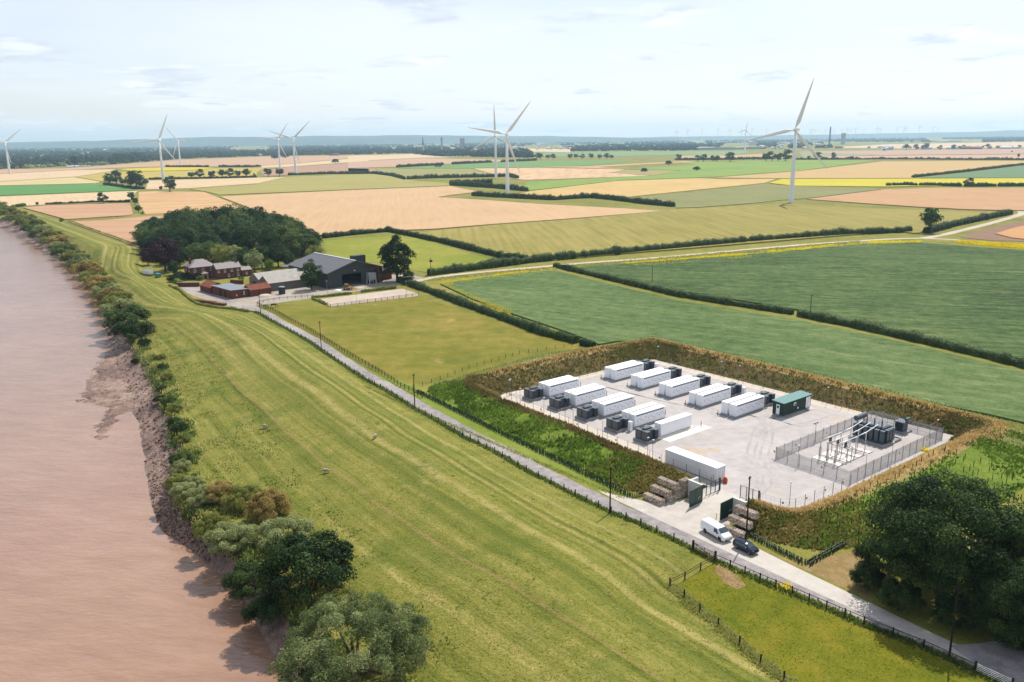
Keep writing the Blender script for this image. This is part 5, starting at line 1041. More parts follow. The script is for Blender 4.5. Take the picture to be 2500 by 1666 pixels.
def gabion(u, v, z, rz, l):
    t = thing('gabion_basket', l, 'gabion', S(u, v, z), SA + rz, 'stone gabions by the gate'); put('stones', gst, stone, t)['kind'] = 'stuff'; put('wire_basket', gwm, galv, t); return t
pl = ['bottom', 'middle', 'top']
for tier in range(3):                       # left stack: baskets lie along v; local x -> -v after a quarter turn
    for j in range(2):
        gabion(-15.8 + tier * 1.75, 64.3 + j * 2.02, tier * 1.0, R_(90), '%s tier gabion left of the gate, %s of the stack front' % (pl[tier], ('far half', 'gate half')[j]))
    for d in range(3 - tier):
        gabion(-14.75 + tier * 1.75 + d * 2.03 - tier * 0, 66.30, tier * 1.0, 0, '%s tier gabion facing the gate in the left stack, %s from the road' % (pl[tier], ORD[d]))
for tier in range(3):
    for j in range(2):
        gabion(-15.1 + tier * 1.9, 80.5 + j * 2.02 - tier * .35, tier * 1.0, R_(90), '%s tier gabion right of the gate, %s of the stack front' % (pl[tier], ('gate half', 'far half')[j]))
# lamp and camera columns
lampm = simple('column_steel', px(158, 158, 158), .5, .3, .05); headm = simple('lamp_head', (.7, .7, .7, 1), .5)
q = MB(); q.tube([(0, 0, 0), (0, 0, .9), (0, 0, 4.0)], [.07, .045, .04], 8); col_me = q.mesh('pole'); q = MB(); q.box(-.14, .3, -.1, .1, 3.98, 4.12); q.box(.05, .1, -.03, .03, 4.12, 4.2); head_me = q.mesh('lamp_head'); q = MB(); q.box(-.5, .5, -.03, .03, 3.9, 3.96); q.box(-.6, -.35, -.12, .12, 3.9, 4.1); q.box(.35, .6, -.12, .12, 3.9, 4.1); twin_me = q.mesh('twin_head')
cols = [(53.0, 2.6, 0, 'at the far corner of the compound'), (53.2, 6.5, 1, 'second along the far berm from the corner'), (53.5, 14, 1, 'third along the far berm from the corner'), (53.6, 24, 0, 'fourth along the far berm from the corner'), (53.7, 29.5, 0, 'fifth along the far berm from the corner'), (53.9, 36.5, 1, 'sixth along the far berm from the corner'), (54, 46.5, 1, 'seventh along the far berm, before the green cabin'), (54, 54.0, 0, 'just behind the green cabin'), (54.2, 57.6, 1, 'beyond the green cabin by the far berm'),
        (1.2, 1.6, 0, 'at the west corner, left of a pair'), (1.9, 1.0, 0, 'at the west corner, right of a pair'), (-1.0, 8.5, 2, 'by the fence before the first front row transformer'), (-1.4, 17.6, 2, 'by the fence before the second front row transformer'), (-1.6, 25, 1, 'taller by the fence between second and third transformers'), (-1.6, 27.6, 2, 'by the fence before the third front row transformer'), (-1.9, 37, 2, 'by the fence before the fourth front row transformer'), (-2.2, 49.8, 0, 'left of the pair by the long container'), (-2.4, 51.3, 0, 'right of the pair by the long container'),
        (30.2, 65.8, 3, 'with twin heads beside the palisade'), (.6, 79.6, 0, 'inside the fence right of the gate'), (16.5, 70.8, 2, 'by the near side of the palisade'), (22.0, 81.2, 0, 'inside the palisade near its road corner'), (51.0, 70.0, 1, 'behind the big grid transformer'), (50.6, 80.6, 0, 'in the far corner of the palisade'), (31.5, 81.2, 2, 'midway along the road side of the palisade')]
camb = simple('camera_dark', px(70, 74, 78), .5)
for u, v, k, l in cols:
    t = thing('lamp_column', 'slim grey column ' + l, 'lamp column', S(u, v), SA, 'lamp and camera columns'); put('pole', col_me, lampm, t, (0, 0, 0), 0, (1, 1, 1.18 if k == 1 else 1))
    if k in (0, 2): put('lamp_head', head_me, headm if k == 0 else camb, t)
    if k == 3: put('twin_head', twin_me, camb, t)
# palisade enclosure
pal = [(16.3, 66.1), (51.6, 66.1), (51.6, 81.4), (16.3, 81.4)]
t = thing('palisade_fence', 'grey steel palisade round the grid transformer', 'fence', S(*pal[0]), SA)
q = MB(); q.box(-.05, .05, -.05, .05, 0, 2.5); pp = q.mesh('post')
corners = [(0, 0), (35.3, 0), (35.3, -15.3), (0, -15.3)]
for i in range(4):
    a = Vector(corners[i] + (0,)); b = Vector(corners[(i + 1) % 4] + (0,)); n = round((b - a).length / 2.75); d = (b - a).normalized(); nn = Vector((-d.y, d.x, 0)) * -.06
    for k in range(n): put('post', pp, galv, t, a.lerp(b, k / n))
    for z in (.45, 1.95): q = MB(); q.beam(a + nn * .6 + Vector((0, 0, z)), b + nn * .6 + Vector((0, 0, z)), .05, .06); q.build('rail', galv, t)
    w = MB(); m = int((b - a).length / .16)
    for k in range(m):
        p = a.lerp(b, (k + .5) / m) + nn * 1.4; e = d * .034
        w.add([p - e, p + e, p + e + Vector((0, 0, 2.3)), p + Vector((0, 0, 2.45)), p - e + Vector((0, 0, 2.3)), p - e - nn * .2, p + e - nn * .2, p + e - nn * .2 + Vector((0, 0, 2.3)), p - e - nn * .2 + Vector((0, 0, 2.3))], [(0, 1, 2, 3, 4), (6, 5, 8, 7), (1, 6, 7, 2), (5, 0, 4, 8)])
    w.build('pale_panel', galv, t)['kind'] = 'stuff'
    if i in (0, 2, 3):
        for k in (2, 6): put('warning_sign', SH['sign'], SH['signm'], t, a.lerp(b, k / n + .03) + Vector((0, 0, 1.3)) + nn * 2, SA * 0 + math.atan2(d.y, d.x))
# slabs and switchgear
porc = simple('porcelain', (.6, .6, .6, 1), .35, 0, .04); alu = simple('aluminium_tube', (.7, .7, .7, 1), .4, .2, .04); ins = simple('dark_insulator', px(66, 62, 64), .4)
for i, (u0, u1, v0, v1) in enumerate(((22.0, 23.6, 70.4, 76.0), (24.8, 27.9, 70.4, 76.0), (28.8, 30.0, 70.6, 76.1), (32.4, 33.6, 70.6, 76.2))):
    q = MB(); q.box(0, u1 - u0, -(v1 - v0), 0, 0, .12); o = q.build('foundation_slab', pale_slab, None, S(u0, v0), SA); tag(o, '%s bright concrete slab from the gate side under the switchgear' % ORD[i], 'slab', 'switchgear slabs')
def insul(b, x, y, z0, z1, r):
    n = max(3, int((z1 - z0) / .09)); b.tube([(x, y, z0), (x, y, z1)], r * .55, 8)
    for k in range(n): z = z0 + (z1 - z0) * (k + .5) / n; b.tube([(x, y, z - .02), (x, y, z + .02)], [r, r * .7], 8)
for k, v in enumerate((71.6, 73.2, 74.8)):
    t = thing('cable_termination', '%s lattice cable post from the left at the switchgear end' % ORD[k], 'cable post', S(22.6, v), SA, 'cable posts')
    q = MB()
    for sx in (-.14, .14):
        for sy in (-.14, .14): q.beam((sx, sy, .1), (sx, sy, 2.6), .05, .05)
    for z in range(7): q.beam((-.14, -.14, .2 + z * .35), (.14, -.14, .5 + z * .35), .03, .03); q.beam((-.14, .14, .2 + z * .35), (.14, .14, .5 + z * .35), .03, .03)
    q.build('lattice_frame', galv, t); q = MB(); insul(q, 0, 0, 2.6, 3.9, .13); q.build('insulator', porc, t); q = MB(); q.tube([(-.2, 0, .1), (-.15, 0, 1.4), (-.05, 0, 2.6)], .05, 6); q.build('cable', ins, t)
for j, u in enumerate((25.6, 27.2)):
    t = thing('isolator_frame', '%s steel isolator frame with dark insulators' % ('nearer', 'farther')[j], 'isolator', S(u, 73.4), SA)
    for y in (-2.1, 0, 2.1): q = MB(); q.beam((0, y, .1), (0, y, 2.5), .14, .14); q.build('leg', galv, t)
    q = MB(); q.beam((0, -2.4, 2.55), (0, 2.4, 2.55), .2, .14); q.build('crossbeam', galv, t)
    for y in (-1.6, 0, 1.6):
        for x in (-.35, 0, .35) if j == 0 else (0,): q = MB(); insul(q, x, y, 2.62, 3.75, .11); q.build('insulator', ins if j == 0 else porc, t)
for j, (u, v) in enumerate(((29.4, 71.8), (29.4, 73.4), (29.4, 75.0), (33.0, 71.8), (33.0, 73.4), (33.0, 75.0))):
    t = thing('support_post', '%s porcelain support post, counted from the gate side' % ORD[j], 'support post', S(u, v), SA, 'busbar support posts')
    q = MB(); q.tube([(0, 0, .1), (0, 0, 2.4)], .085, 8); q.build('pole', galv, t); q = MB(); insul(q, 0, 0, 2.4, 3.7, .13); q.build('insulator', porc, t); q = MB(); q.ell((0, 0, 3.78), (.2, .2, .12), 8, 4); q.build('cap', headm, t, smooth=True)
for k, v in enumerate((71.8, 73.4, 75.0)):
    q = MB(); q.tube([(0, 0, 3.95), (6.8, 0, 3.9)], .085, 8); q.tube([(6.8, 0, 3.9), (10.5, 0, 4.0), (14.6, 0, 4.6)], .085, 8); o = q.build('busbar', alu, None, S(22.6, v), SA, True); tag(o, '%s bright aluminium busbar from the left over the switchgear' % ORD[k], 'busbar', 'busbars')
# the grid transformer
t = thing('grid_transformer', 'big dark blue grid transformer with ribbed radiators and conservator drum', 'transformer', S(40.8, 72.6), SA)
q = MB(); q.box(-3.8, 3.6, -4.0, 3.4, 0, .3); q.box(-3.8, 3.6, -4.0, -3.8, .3, .5); q.box(-3.8, -3.6, -3.8, 3.4, .3, .5); q.box(3.4, 3.6, -3.8, 3.4, .3, .5); q.build('bund', slabm, t)
q = MB(); q.box(-1.5, 1.5, -2.6, 2.6, .3, 3.3); q.build('tank', navy2, t, bevel=.05)
r_ = MB()
for j in range(5): r_.box(-.3 + j * .15, -.3 + j * .15 + .06, -.42, .42, 0, 2.5)
r_.box(-.34, .4, -.44, .44, 2.4, 2.55); rad_me = r_.mesh('radiator', bevel=.012)
for i, y in enumerate((-2.9, -1.75, -.6, .6, 1.75, 2.8)): put('radiator', rad_me, navy, t, (-2.35, y, .55), R_(90) * 0)
for i, y in enumerate((-2.2, -.9, .4, 1.7)): put('radiator', rad_me, navy, t, (2.2, y, .55))
for i, x in enumerate((-1.1, 0, 1.1)): put('radiator', rad_me, navy, t, (x, -3.2, .55), R_(90))
q = MB(); q.tube([(-2.3, 3.0, 4.2), (-2.2, 3.0, 4.2), (1.5, 3.0, 4.2), (1.6, 3.0, 4.2)], [.3, .55, .55, .3], 16); q.build('conservator', navy, t, smooth=False)
q = MB(); q.beam((-1.6, 3.0, 2.8), (-1.6, 3.0, 3.8), .14, .14); q.beam((1.0, 3.0, 2.8), (1.0, 3.0, 3.8), .14, .14); q.box(-1.5, 1.4, 2.5, 3.1, 2.7, 2.9); q.build('conservator_frame', navy2, t)
for i, y in enumerate((-1.6, 0, 1.6)): q = MB(); insul(q, -.7, y - .2, 3.3, 4.7, .14); q.build('high_voltage_bushing', ins, t)
for i, y in enumerate((-1.2, -.4, .4)): q = MB(); insul(q, .8, y, 3.3, 3.9, .09); q.build('low_voltage_bushing', porc, t)
q = MB(); q.box(-1.2, 1.2, -2.3, 2.3, 3.3, 3.42); q.build('lid', navy, t)
t = thing('auxiliary_transformer', 'small grey blue transformer with drum in the far end of the palisade', 'transformer', S(49.2, 74.0), SA)
q = MB(); q.box(-1.6, 1.8, -1.5, 1.5, 0, .4); q.build('plinth', slabm, t); q = MB(); q.box(-1.0, .9, -.9, .9, .4, 2.3); q.build('tank', navy, t, bevel=.04); q = MB(); q.box(-1.15, 1.05, -1.05, 1.05, 2.3, 2.42); q.build('lid', navy, t)
q = MB(); q.tube([(-.2, -.9, 2.9), (1.2, -.9, 2.9)], .32, 12); q.build('drum', navy, t); q = MB(); q.beam((.3, -.9, 2.4), (.3, -.9, 2.7), .2, .2); q.build('drum_stand', navy2, t)
for j in range(3): q = MB(); insul(q, -.5, -.5 + j * .5, 2.42, 2.9, .08); q.build('bushing', porc, t)
r_ = MB()
for j in range(6): r_.box(-.03, .03, -.8 + j * .3, -.75 + j * .3, 0, 1.5)
for x in (-1.1, 1.0): q = MB(); [q.box(x - .12, x + .12, -.8 + j * .3, -.72 + j * .3, .6, 2.1) for j in range(6)]; q.build('radiator', navy2, t)

# ------------------------------------------------------------------ sapling guards
guard = simple('green_guard', px(86, 118, 84), .6, 0, .2, 4.); stake = simple('dark_stake', px(50, 52, 32), .8, 0, .2)
q = MB(); q.tube([(0, 0, -.1), (0, 0, .62), (0, 0, .66)], [.085, .085, .095], 7); guard_me = q.mesh('guard_tube'); q = MB(); q.box(.09, .13, -.02, .02, -.1, .8); stake_me = q.mesh('stake')
GP_ = []
for v in np.arange(82.5, 92.6, .33): GP_.append((-14.4 - (v - 82.5) * .11 + random.gauss(0, .08), v + random.gauss(0, .05))); GP_.append((-13.9 - (v - 82.5) * .11 + random.gauss(0, .08), v + random.gauss(0, .05)))
for u in np.arange(-15.2, -5.6, .33): GP_.append((u, 92.9 + random.gauss(0, .06))); GP_.append((u, 93.4 + random.gauss(0, .06)))
for i, (u, v) in enumerate(GP_[:130]):
    p = S(u, v); t = thing('sapling_guard', 'green sapling guard tube in the double row edging the planted slope', 'sapling guard', onto(p), random.uniform(0, 6), 'guards edging the planted slope'); put('guard_tube', guard_me, guard, t); put('stake', stake_me, stake, t)
q = MB(); q.tube([(0, 0, -.1), (0, 0, 1.0)], [.07, .06], 6); slim_me = q.mesh('guard_tube'); n_ = 0
for u in np.arange(-11, 58, 2.3):
    for v in np.arange(86.5, 104, 2.1):
        uu, vv = u + random.gauss(0, .35), v + random.gauss(0, .3); p = S(uu, vv)
        if vv > 93.5 + max(0, uu + 9) * .35 or vv < 84.8 + max(0, -uu) * .3 or n_ >= 170: continue
        n_ += 1; t = thing('sapling_stake', 'thin dark sapling stake planted in rows on the slope below the compound', 'sapling stake', onto(p), random.uniform(0, 6), 'stakes on the planted slope'); put('guard_tube', slim_me, stake, t)
V = []; F = []; var = []
def addg(p, h=.62, r=.09):
    b = MB(); b.tube([(p.x, p.y, p.z - .1), (p.x, p.y, p.z + h)], r, 6); o = len(V); V.extend(b.v); F.extend([[o + k for k in f] for f in b.f if len(f) == 4])
for row in (0, .45, .9):
    for v in np.arange(-16, 60.6, .36):
        uu = float(np.interp(v, [-16, 18, 41.6, 60.2], [-14.6, -16.5, -17.4, -18.4])) + row; addg(onto(S(uu + random.gauss(0, .08), v + random.gauss(0, .06))))
for u in np.arange(-18.2, -15.4, .36):
    for k in (0, .5): addg(onto(S(u, 60.6 + (u + 18.2) * .3 + k)))
for v in np.arange(-10, 86, 1.1):
    for u in (70.5, 72.6): addg(onto(S(u + random.gauss(0, .4), v)), .7, .06)
for u in np.arange(-8, 66, 1.1):
    for w_ in (0, 2.0): addg(onto(S(u, float(np.interp(u, [-8, 3, 30, 55, 66], [-13, -18.5, -21, -17, -13])) + w_)), .7, .06)
o = put('sapling_guards', np_mesh('sapling_guards', V, np.array(F), np.random.default_rng(3).uniform(0, 1, len(F))), guard); tag(o, 'continuous band of green sapling guards round the foot of the berm', 'sapling guards', kind='stuff')

# ------------------------------------------------------------------ poles and fences outside the compound
creo = simple('creosoted_wood', px(62, 54, 48), .85, 0, .2, 3., .1); weath = simple('weathered_wood', px(128, 108, 88), .9, 0, .2, 3., .1); twire = simple('thin_wire', px(110, 108, 104), .5, .4)
def pole(p, h, l, arm=False, trans=False):
    t = thing('utility_pole', l, 'utility pole', p, SA, 'wooden utility poles'); q = MB(); q.tube([(0, 0, -.3), (0, 0, h)], [.14, .09], 8); q.build('pole', creo, t)
    q = MB(); q.beam((-.35, 0, h - .35), (.35, 0, h - .35), .08, .08); q.build('cross_arm', creo, t)
    for x in (-.28, .28): q = MB(); q.tube([(x, 0, h - .31), (x, 0, h - .12)], .04, 6); q.build('insulator', ins, t)
    if trans: q = MB(); q.box(-.6, .6, -.8, -.15, h - 1.9, h - .9); q.build('transformer_box', darkpost, t)
    return t
pole(onto(G(1489, 1254)), 8.2, 'tall dark pole by the lane left of the gate'); pole(onto(S(-15.6, 82.7)), 10.6, 'tallest dark pole beside the gabions and the dark car'); pole(onto(G(1013, 998)), 8.4, 'tall dark pole by the bend of the berm'); pole(onto(G(785, 858)), 9.0, 'dark pole beside the lane along the horse paddock')
pole(onto(G(*Z4(1695, 1290))), 8.0, 'pole at the lane end near the grazing horses'); pole(onto(G(2318, 1600)), 10, 'pole under the dark trees at the lower road'); pole(onto(G(1052, 672)), 8, 'pole with a box at the start of the pale track', trans=True)
pole(onto(G(1592, 690)), 7, 'distant pole at the edge of the farther pea field'); pole(onto(G(1978, 768)), 7, 'distant pole in the hedge between the pea fields')
for i, (x, yb) in enumerate(((690, 985), (1180, 1112), (2025, 990))):
    t = thing('flood_lamp_post', '%s thin lamp post from the left round the riding arena' % ORD[i], 'lamp post', G(*ZBN(x, yb)), 0, 'arena lamp posts'); q = MB(); q.tube([(0, 0, 0), (0, 0, 6.0 if i else 6.5)], [.07, .05], 8); q.build('pole', galv, t); q = MB(); q.box(-.25, .25, -.1, .1, 5.85, 6.1); q.build('lamp_head', galv, t)
def post_fence(name, pts, gap, h, label, rails, mat, pr=.07, railh=.1, wires=0):
    pts = [onto(p) for p in pts]; P0 = pts[0]; t = thing(name, label, 'fence', P0); b0 = MB(); b0.box(-pr, pr, -pr, pr, -.4, h); b0.box(-pr * .8, pr * .8, -pr * .8, pr * .8, h, h + .04); pm = b0.mesh('post'); allp = []
    for i in range(len(pts) - 1):
        n = max(1, round((pts[i + 1] - pts[i]).length / gap))
        for k in range(n + (1 if i == len(pts) - 2 else 0)): allp.append((onto(pts[i].lerp(pts[i + 1], k / n)), math.atan2(pts[i + 1].y - pts[i].y, pts[i + 1].x - pts[i].x)))
    for p, a in allp: o = put('post', pm, mat, t, p - P0, a); o.rotation_euler = (random.gauss(0, .03), random.gauss(0, .03), a)
    for r in range(rails):
        q = MB(); z = h * (.88 - .3 * r)
        for i in range(len(allp) - 1):
            a, b = allp[i][0] - P0, allp[i + 1][0] - P0; q.beam(a + Vector((0, 0, z)), b + Vector((0, 0, z)), .04, railh)
        q.build('rail', mat, t)
    if wires:
        q = MB()
        for r in range(wires):
            z = h * (.92 - .3 * r)
            for i in range(len(allp) - 1): a, b = allp[i][0] - P0, allp[i + 1][0] - P0; q.beam(a + Vector((0, 0, z)), b + Vector((0, 0, z)), .012, .012)
        q.build('wires', twire, t)
    return t
post_fence('wire_fence', RFW[1:19], 3.2, 1.15, 'long post and wire fence between the flood bank and the lane', 0, creo, .07, .1, 3)
post_fence('rail_fence', RFW[19:25], 2.9, 1.15, 'post and rail fence along the lower road side of the green paddock', 1, creo, .075, .08, 2)
post_fence('wire_fence', PFW, 3.6, 1.2, 'post and wire fence on the bank side of the lower paddock', 0, creo, .075, .1, 3)
post_fence('rail_fence', [G(1747, 1371), G(1710, 1392), G(1672, 1415), G(1636, 1433)], 2.6, 1.2, 'weathered fence closing the lower paddock below the field gate', 2, weath, .08, .1)
post_fence('rail_fence', [G(*Z6(*p)) for p in ((100, 235), (200, 275), (280, 310), (420, 390), (560, 460), (700, 545), (850, 640), (1000, 730), (1150, 815), (1230, 865), (1370, 960), (1480, 1010), (1560, 1060))], 2.4, 1.25, 'dark post and rail fence along the lane side of the horse paddock', 3, creo, .065, .1)
post_fence('rail_fence', [G(*ZBN(*p)) for p in ((560, 1090), (640, 1130), (742, 1180), (1100, 1135), (1500, 1085), (1900, 1030), (2230, 985))], 2.9, 1.25, 'dark post and rail fence round the near sides of the riding arena', 3, creo, .065, .1)
post_fence('rail_fence', [G(*Z6(*p)) for p in ((110, 225), (200, 205), (300, 190), (440, 178), (600, 165))], 2.6, 1.1, 'post and rail fence along the yard side of the horse paddock', 2, creo, .06, .09)
post_fence('wire_fence', [S(-13.5, -19), S(-4, -21), S(8, -25), S(28, -28), S(52, -24)], 3.0, 1.1, 'thin fence between the horse paddock and the berm', 0, weath, .05, .1, 3)
# five bar field gate by the lane
a, b = onto(G(1692, 1343)), onto(G(1746, 1370)); ang = math.atan2(b.y - a.y, b.x - a.x); ln = (b - a).length
t = thing('field_gate', 'wooden five bar gate between two stout posts beside the lane', 'gate', a, ang)
for x in (0, ln): q = MB(); q.box(x - .13, x + .13, -.13, .13, -.3, 1.6); q.build('gate_post', creo, t)
for k in range(5): q = MB(); q.box(.2, ln - .2, -.03, .03, .25 + k * .24, .33 + k * .24); q.build('bar', weath, t)
q = MB(); q.beam((.2, 0, 1.25), (ln - .2, 0, .3), .05, .09); q.beam((ln / 2, .04, .25), (ln / 2, .04, 1.3), .05, .09); q.build('brace', weath, t)
a = G(2380, 1640); b = G(2470, 1682); ang = math.atan2(b.y - a.y, b.x - a.x); ln = (b - a).length
t = thing('metal_gate', 'pale metal bar gate in the lower right corner by the road', 'gate', a, ang)
for x in (0, ln): q = MB(); q.box(x - .09, x + .09, -.09, .09, -.2, 1.4); q.build('gate_post', creo, t)
for k in range(5): q = MB(); q.tube([(.15, 0, .25 + k * .22), (ln - .15, 0, .25 + k * .22)], .03, 6); q.build('bar', headm, t)

# ------------------------------------------------------------------ wind turbines
tw = simple('turbine_white', (.78, .80, .83, 1), .45, 0, .03, .05, .4)
q = MB(); q.tube([(0, 0, -.5), (0, 0, 0), (0, 0, 22), (0, 0, 44), (0, 0, 64.6)], [2.35, 2.3, 1.95, 1.6, 1.2], 20); tower_me = q.mesh('tower', True)
q = MB(); q.add([(-2.2, -1.7, 64.4), (7.6, -1.3, 64.8), (7.6, 1.3, 64.8), (-2.2, 1.7, 64.4), (-2.2, -1.6, 67.8), (7.6, -1.1, 67.4), (7.6, 1.1, 67.4), (-2.2, 1.6, 67.8)], [(3, 2, 1, 0), (4, 5, 6, 7), (0, 1, 5, 4), (1, 2, 6, 5), (2, 3, 7, 6), (3, 0, 4, 7)]); nac_me = q.mesh('nacelle', False, .35)
q = MB(); q.tube([(-2.2, 0, 66), (-3.0, 0, 66), (-4.2, 0, 66), (-5.0, 0, 66)], [1.35, 1.45, 1.1, .25], 14); hub_me = q.mesh('hub', True)
V = []; F = []; secs = [(0.6, .9, .9, 0), (2.5, 1.0, .9, .2), (7, 3.3, .75, .3), (12, 3.0, .5, .22), (20, 2.3, .36, .14), (30, 1.6, .24, .08), (38, 1.0, .16, .04), (42.5, .35, .08, .0)]
for z, c, th, tw_ in secs:
    for k in range(8):
        a = 2 * math.pi * k / 8; x = math.sin(a) * th / 2; y = math.cos(a) * c / 2 - (c * .18 if z > 5 else 0); V.append((x * math.cos(tw_) - y * math.sin(tw_), x * math.sin(tw_) + y * math.cos(tw_), z))
for i in range(len(secs) - 1):
    for k in range(8): F.append((i * 8 + k, i * 8 + (k + 1) % 8, (i + 1) * 8 + (k + 1) % 8, (i + 1) * 8 + k))
blade_me = bpy.data.meshes.new('blade'); blade_me.from_pydata(V, [], F + [tuple(range(56, 64))]); blade_me.polygons.foreach_set('use_smooth', [True] * len(blade_me.polygons))
YAW = R_(42)                              # the machines look down-left, into the wind
def turbine(p, th, label, s=1.0, yaw=YAW):
    t = thing('wind_turbine', label, 'wind turbine', p, yaw, 'wind turbines', (s, s, s)); put('tower', tower_me, tw, t); put('nacelle', nac_me, tw, t); put('hub', hub_me, tw, t)
    bs_ = 1.1 if s == 1.0 else .62
    for k in range(3): o = put('blade', blade_me, tw, t, (-3.6, 0, 66), 0, (bs_, bs_, bs_)); o.rotation_euler = (R_(th + 120 * k), R_(-3), 0)
    return t
for px_, th, l in (((1931, 495), 18, 'nearest tall wind turbine on the right, standing clear of the hedges'), ((1239, 471), 40, 'front wind turbine of the middle pair'), ((1211, 436), 0, 'rear wind turbine of the middle pair'), ((399, 439), 25, 'front wind turbine of the left pair, above the round tree'), ((441, 405), -38, 'rear wind turbine of the left pair'), ((24, 423), 52, 'wind turbine cut by the left edge'), ((722, 427), 48, 'front wind turbine of the second pair from the left'), ((684, 411), 36, 'rear wind turbine of the second pair from the left'), ((1818, 378), 12, 'small far wind turbine left of the nearest one')):
    p_ = G(*px_); turbine(p_, th, l, 1.0 if px_[0] != 1818 else 1.22, R_(73) + math.atan2(-p_.x, p_.y)*1.0)
# skyline turbines, a pixel wide each
def far_turb(th):
    q = MB(); q.tube([(0, 0, 0), (0, 0, 80)], [2.4, 1.4], 6); q.box(-2, 6, -1.8, 1.8, 79, 82.5)
    for k in range(3): a = R_(th + 120 * k); q.tube([(-3, 0, 80), (-3, math.sin(a) * 12, 80 + math.cos(a) * 8), (-3, math.sin(a) * 42, 80 + math.cos(a) * 27)], [1.2, 1.5, .4], 5)
    return q.mesh('far_turbine')
ftm = [far_turb(a) for a in (5, 30, 55, 80)]
fx = sorted([(82, 330), (178, 320), (285, 325), (367, 320), (448, 330), (516, 325), (612, 328), (703, 335), (766, 330), (910, 328), (922, 330), (943, 325), (1015, 328), (1071, 328), (1125, 326), (1160, 318), (1184, 326), (1216, 320), (1272, 322), (1363, 312), (1385, 322), (1497, 315), (1543, 310), (1557, 312), (1648, 305), (1738, 315), (1775, 308), (5, 335)])
for i, (x, y) in enumerate(fx):
    X, Y = ZC(x, y); d = 7600 + (i * 977 % 2400); r = ray(X, Y); k = d / r.y; hub = CAM_H + r.z * k; p = Vector((r.x * k, d, 0)); s = max(.7, min(1.6, hub / 80))
    o = put('skyline_turbine', ftm[i % 4], tw, None, p, YAW, (s * .62, s * .62, s)); tag(o, '%s tiny turbine from the left in the long skyline row' % ORD[i], 'wind turbine', 'skyline wind turbines')

# ------------------------------------------------------------------ vehicles
glass = simple('car_glass', px(70, 92, 104), .08, 0, .05, 2., .8); tyre = simple('tyre', px(40, 40, 42), .9); rim = simple('wheel_rim', px(150, 152, 156), .35, .6); vanw = simple('van_white', (.82, .83, .85, 1), .28, 0, .01, 1., .5); carb = simple('car_navy', px(28, 42, 66), .18, .2, .05, 1., .6); blackp = simple('black_plastic', px(38, 40, 44), .6); lampg = simple('headlamp', px(220, 226, 230), .1, 0, .02, 1., .8); redl = simple('tail_lamp', px(170, 30, 30), .3); plate = simple('number_plate', px(236, 234, 220), .5)
def loft_body(secs, hw):                    # secs: list of (x, z_bottom, z_belt, z_roof, roof half width factor)
    V = []; F = []; n = 10
    for x, zb, zl, zr, k, w in secs:
        W = hw * w
        ring = [(-W * .93, zb), (-W, zb + .18), (-W * 1.0, zl), (-W * k, zr - (zr - zl) * .12), (-W * k * .86, zr), (W * k * .86, zr), (W * k, zr - (zr - zl) * .12), (W, zl), (W, zb + .18), (W * .93, zb)]
        V += [(x, y, z) for y, z in ring]
    for i in range(len(secs) - 1):
        for k in range(n): F.append((i * n + k, i * n + (k + 1) % n, (i + 1) * n + (k + 1) % n, (i + 1) * n + k))
    F.append(tuple(range(n))); F.append(tuple(range((len(secs) - 1) * n, len(secs) * n))); return V, F
def wheel(t, x, y, r, w=.22):
    wh = bpy.data.objects.new('wheel', None); C.objects.link(wh); wh.parent = t; wh.location = (x, y, r); wh.empty_display_size = .1; KIDS.setdefault(t.name, []).append(wh)
    q = MB(); q.tube([(0, -w / 2, 0), (0, -w / 2 + .03, 0), (0, w / 2 - .03, 0), (0, w / 2, 0)], [r * .9, r, r, r * .9], 16); q.build('tyre', tyre, wh); s = 1 if y > 0 else -1
    q = MB(); q.tube([(0, s * w * .46, 0), (0, s * (w * .5 + .015), 0)], [r * .66, r * .6], 12); q.build('rim', rim, wh)
def vehicle(name, label, cat, p, rz, secs, hw, paint, wheels, r, parts, bevel=.04):
    t = thing(name, label, cat, p, rz); V, F = loft_body(secs, hw); me = bpy.data.meshes.new('body'); me.from_pydata(V, [], F); bm = bmesh.new(); bm.from_mesh(me); bmesh.ops.recalc_face_normals(bm, faces=bm.faces[:]); bmesh.ops.bevel(bm, geom=bm.edges[:], offset=bevel, segments=2, affect='EDGES', clamp_overlap=True); bm.to_mesh(me); bm.free(); me.polygons.foreach_set('use_smooth', [True] * len(me.polygons)); put('body', me, paint, t)
    for x in wheels:
        for y in (-1, 1): wheel(t, x, y * (hw - .12), r)
    for nm, mat, quads_ in parts:
        q = MB()
        for pts in quads_: q.add(pts, [tuple(range(len(pts)))]); 
        bm = bmesh.new(); me = q.mesh(nm); bm.from_mesh(me); bmesh.ops.solidify(bm, geom=bm.faces[:], thickness=.02); bm.to_mesh(me); bm.free(); put(nm, me, mat, t)
    return t
def mir(pts): return [(x, -y, z) for x, y, z in pts][::-1]
vs_ = [(-2.65, .45, 1.0, 1.80, .86, .96), (-2.55, .28, 1.05, 1.90, .87, 1.0), (0.2, .26, 1.05, 1.92, .87, 1.0), (1.05, .26, 1.05, 1.86, .84, 1.0), (1.75, .26, 1.05, 1.28, .88, .99), (2.45, .28, .82, .98, .9, .95), (2.65, .36, .65, .75, .9, .85)]
sw = lambda x0, x1, x2, x3, y0, y1, z0, z1: [(x0, -y0, z0), (x1, -y0, z0), (x2, -y1, z1), (x3, -y1, z1)]
W = .96
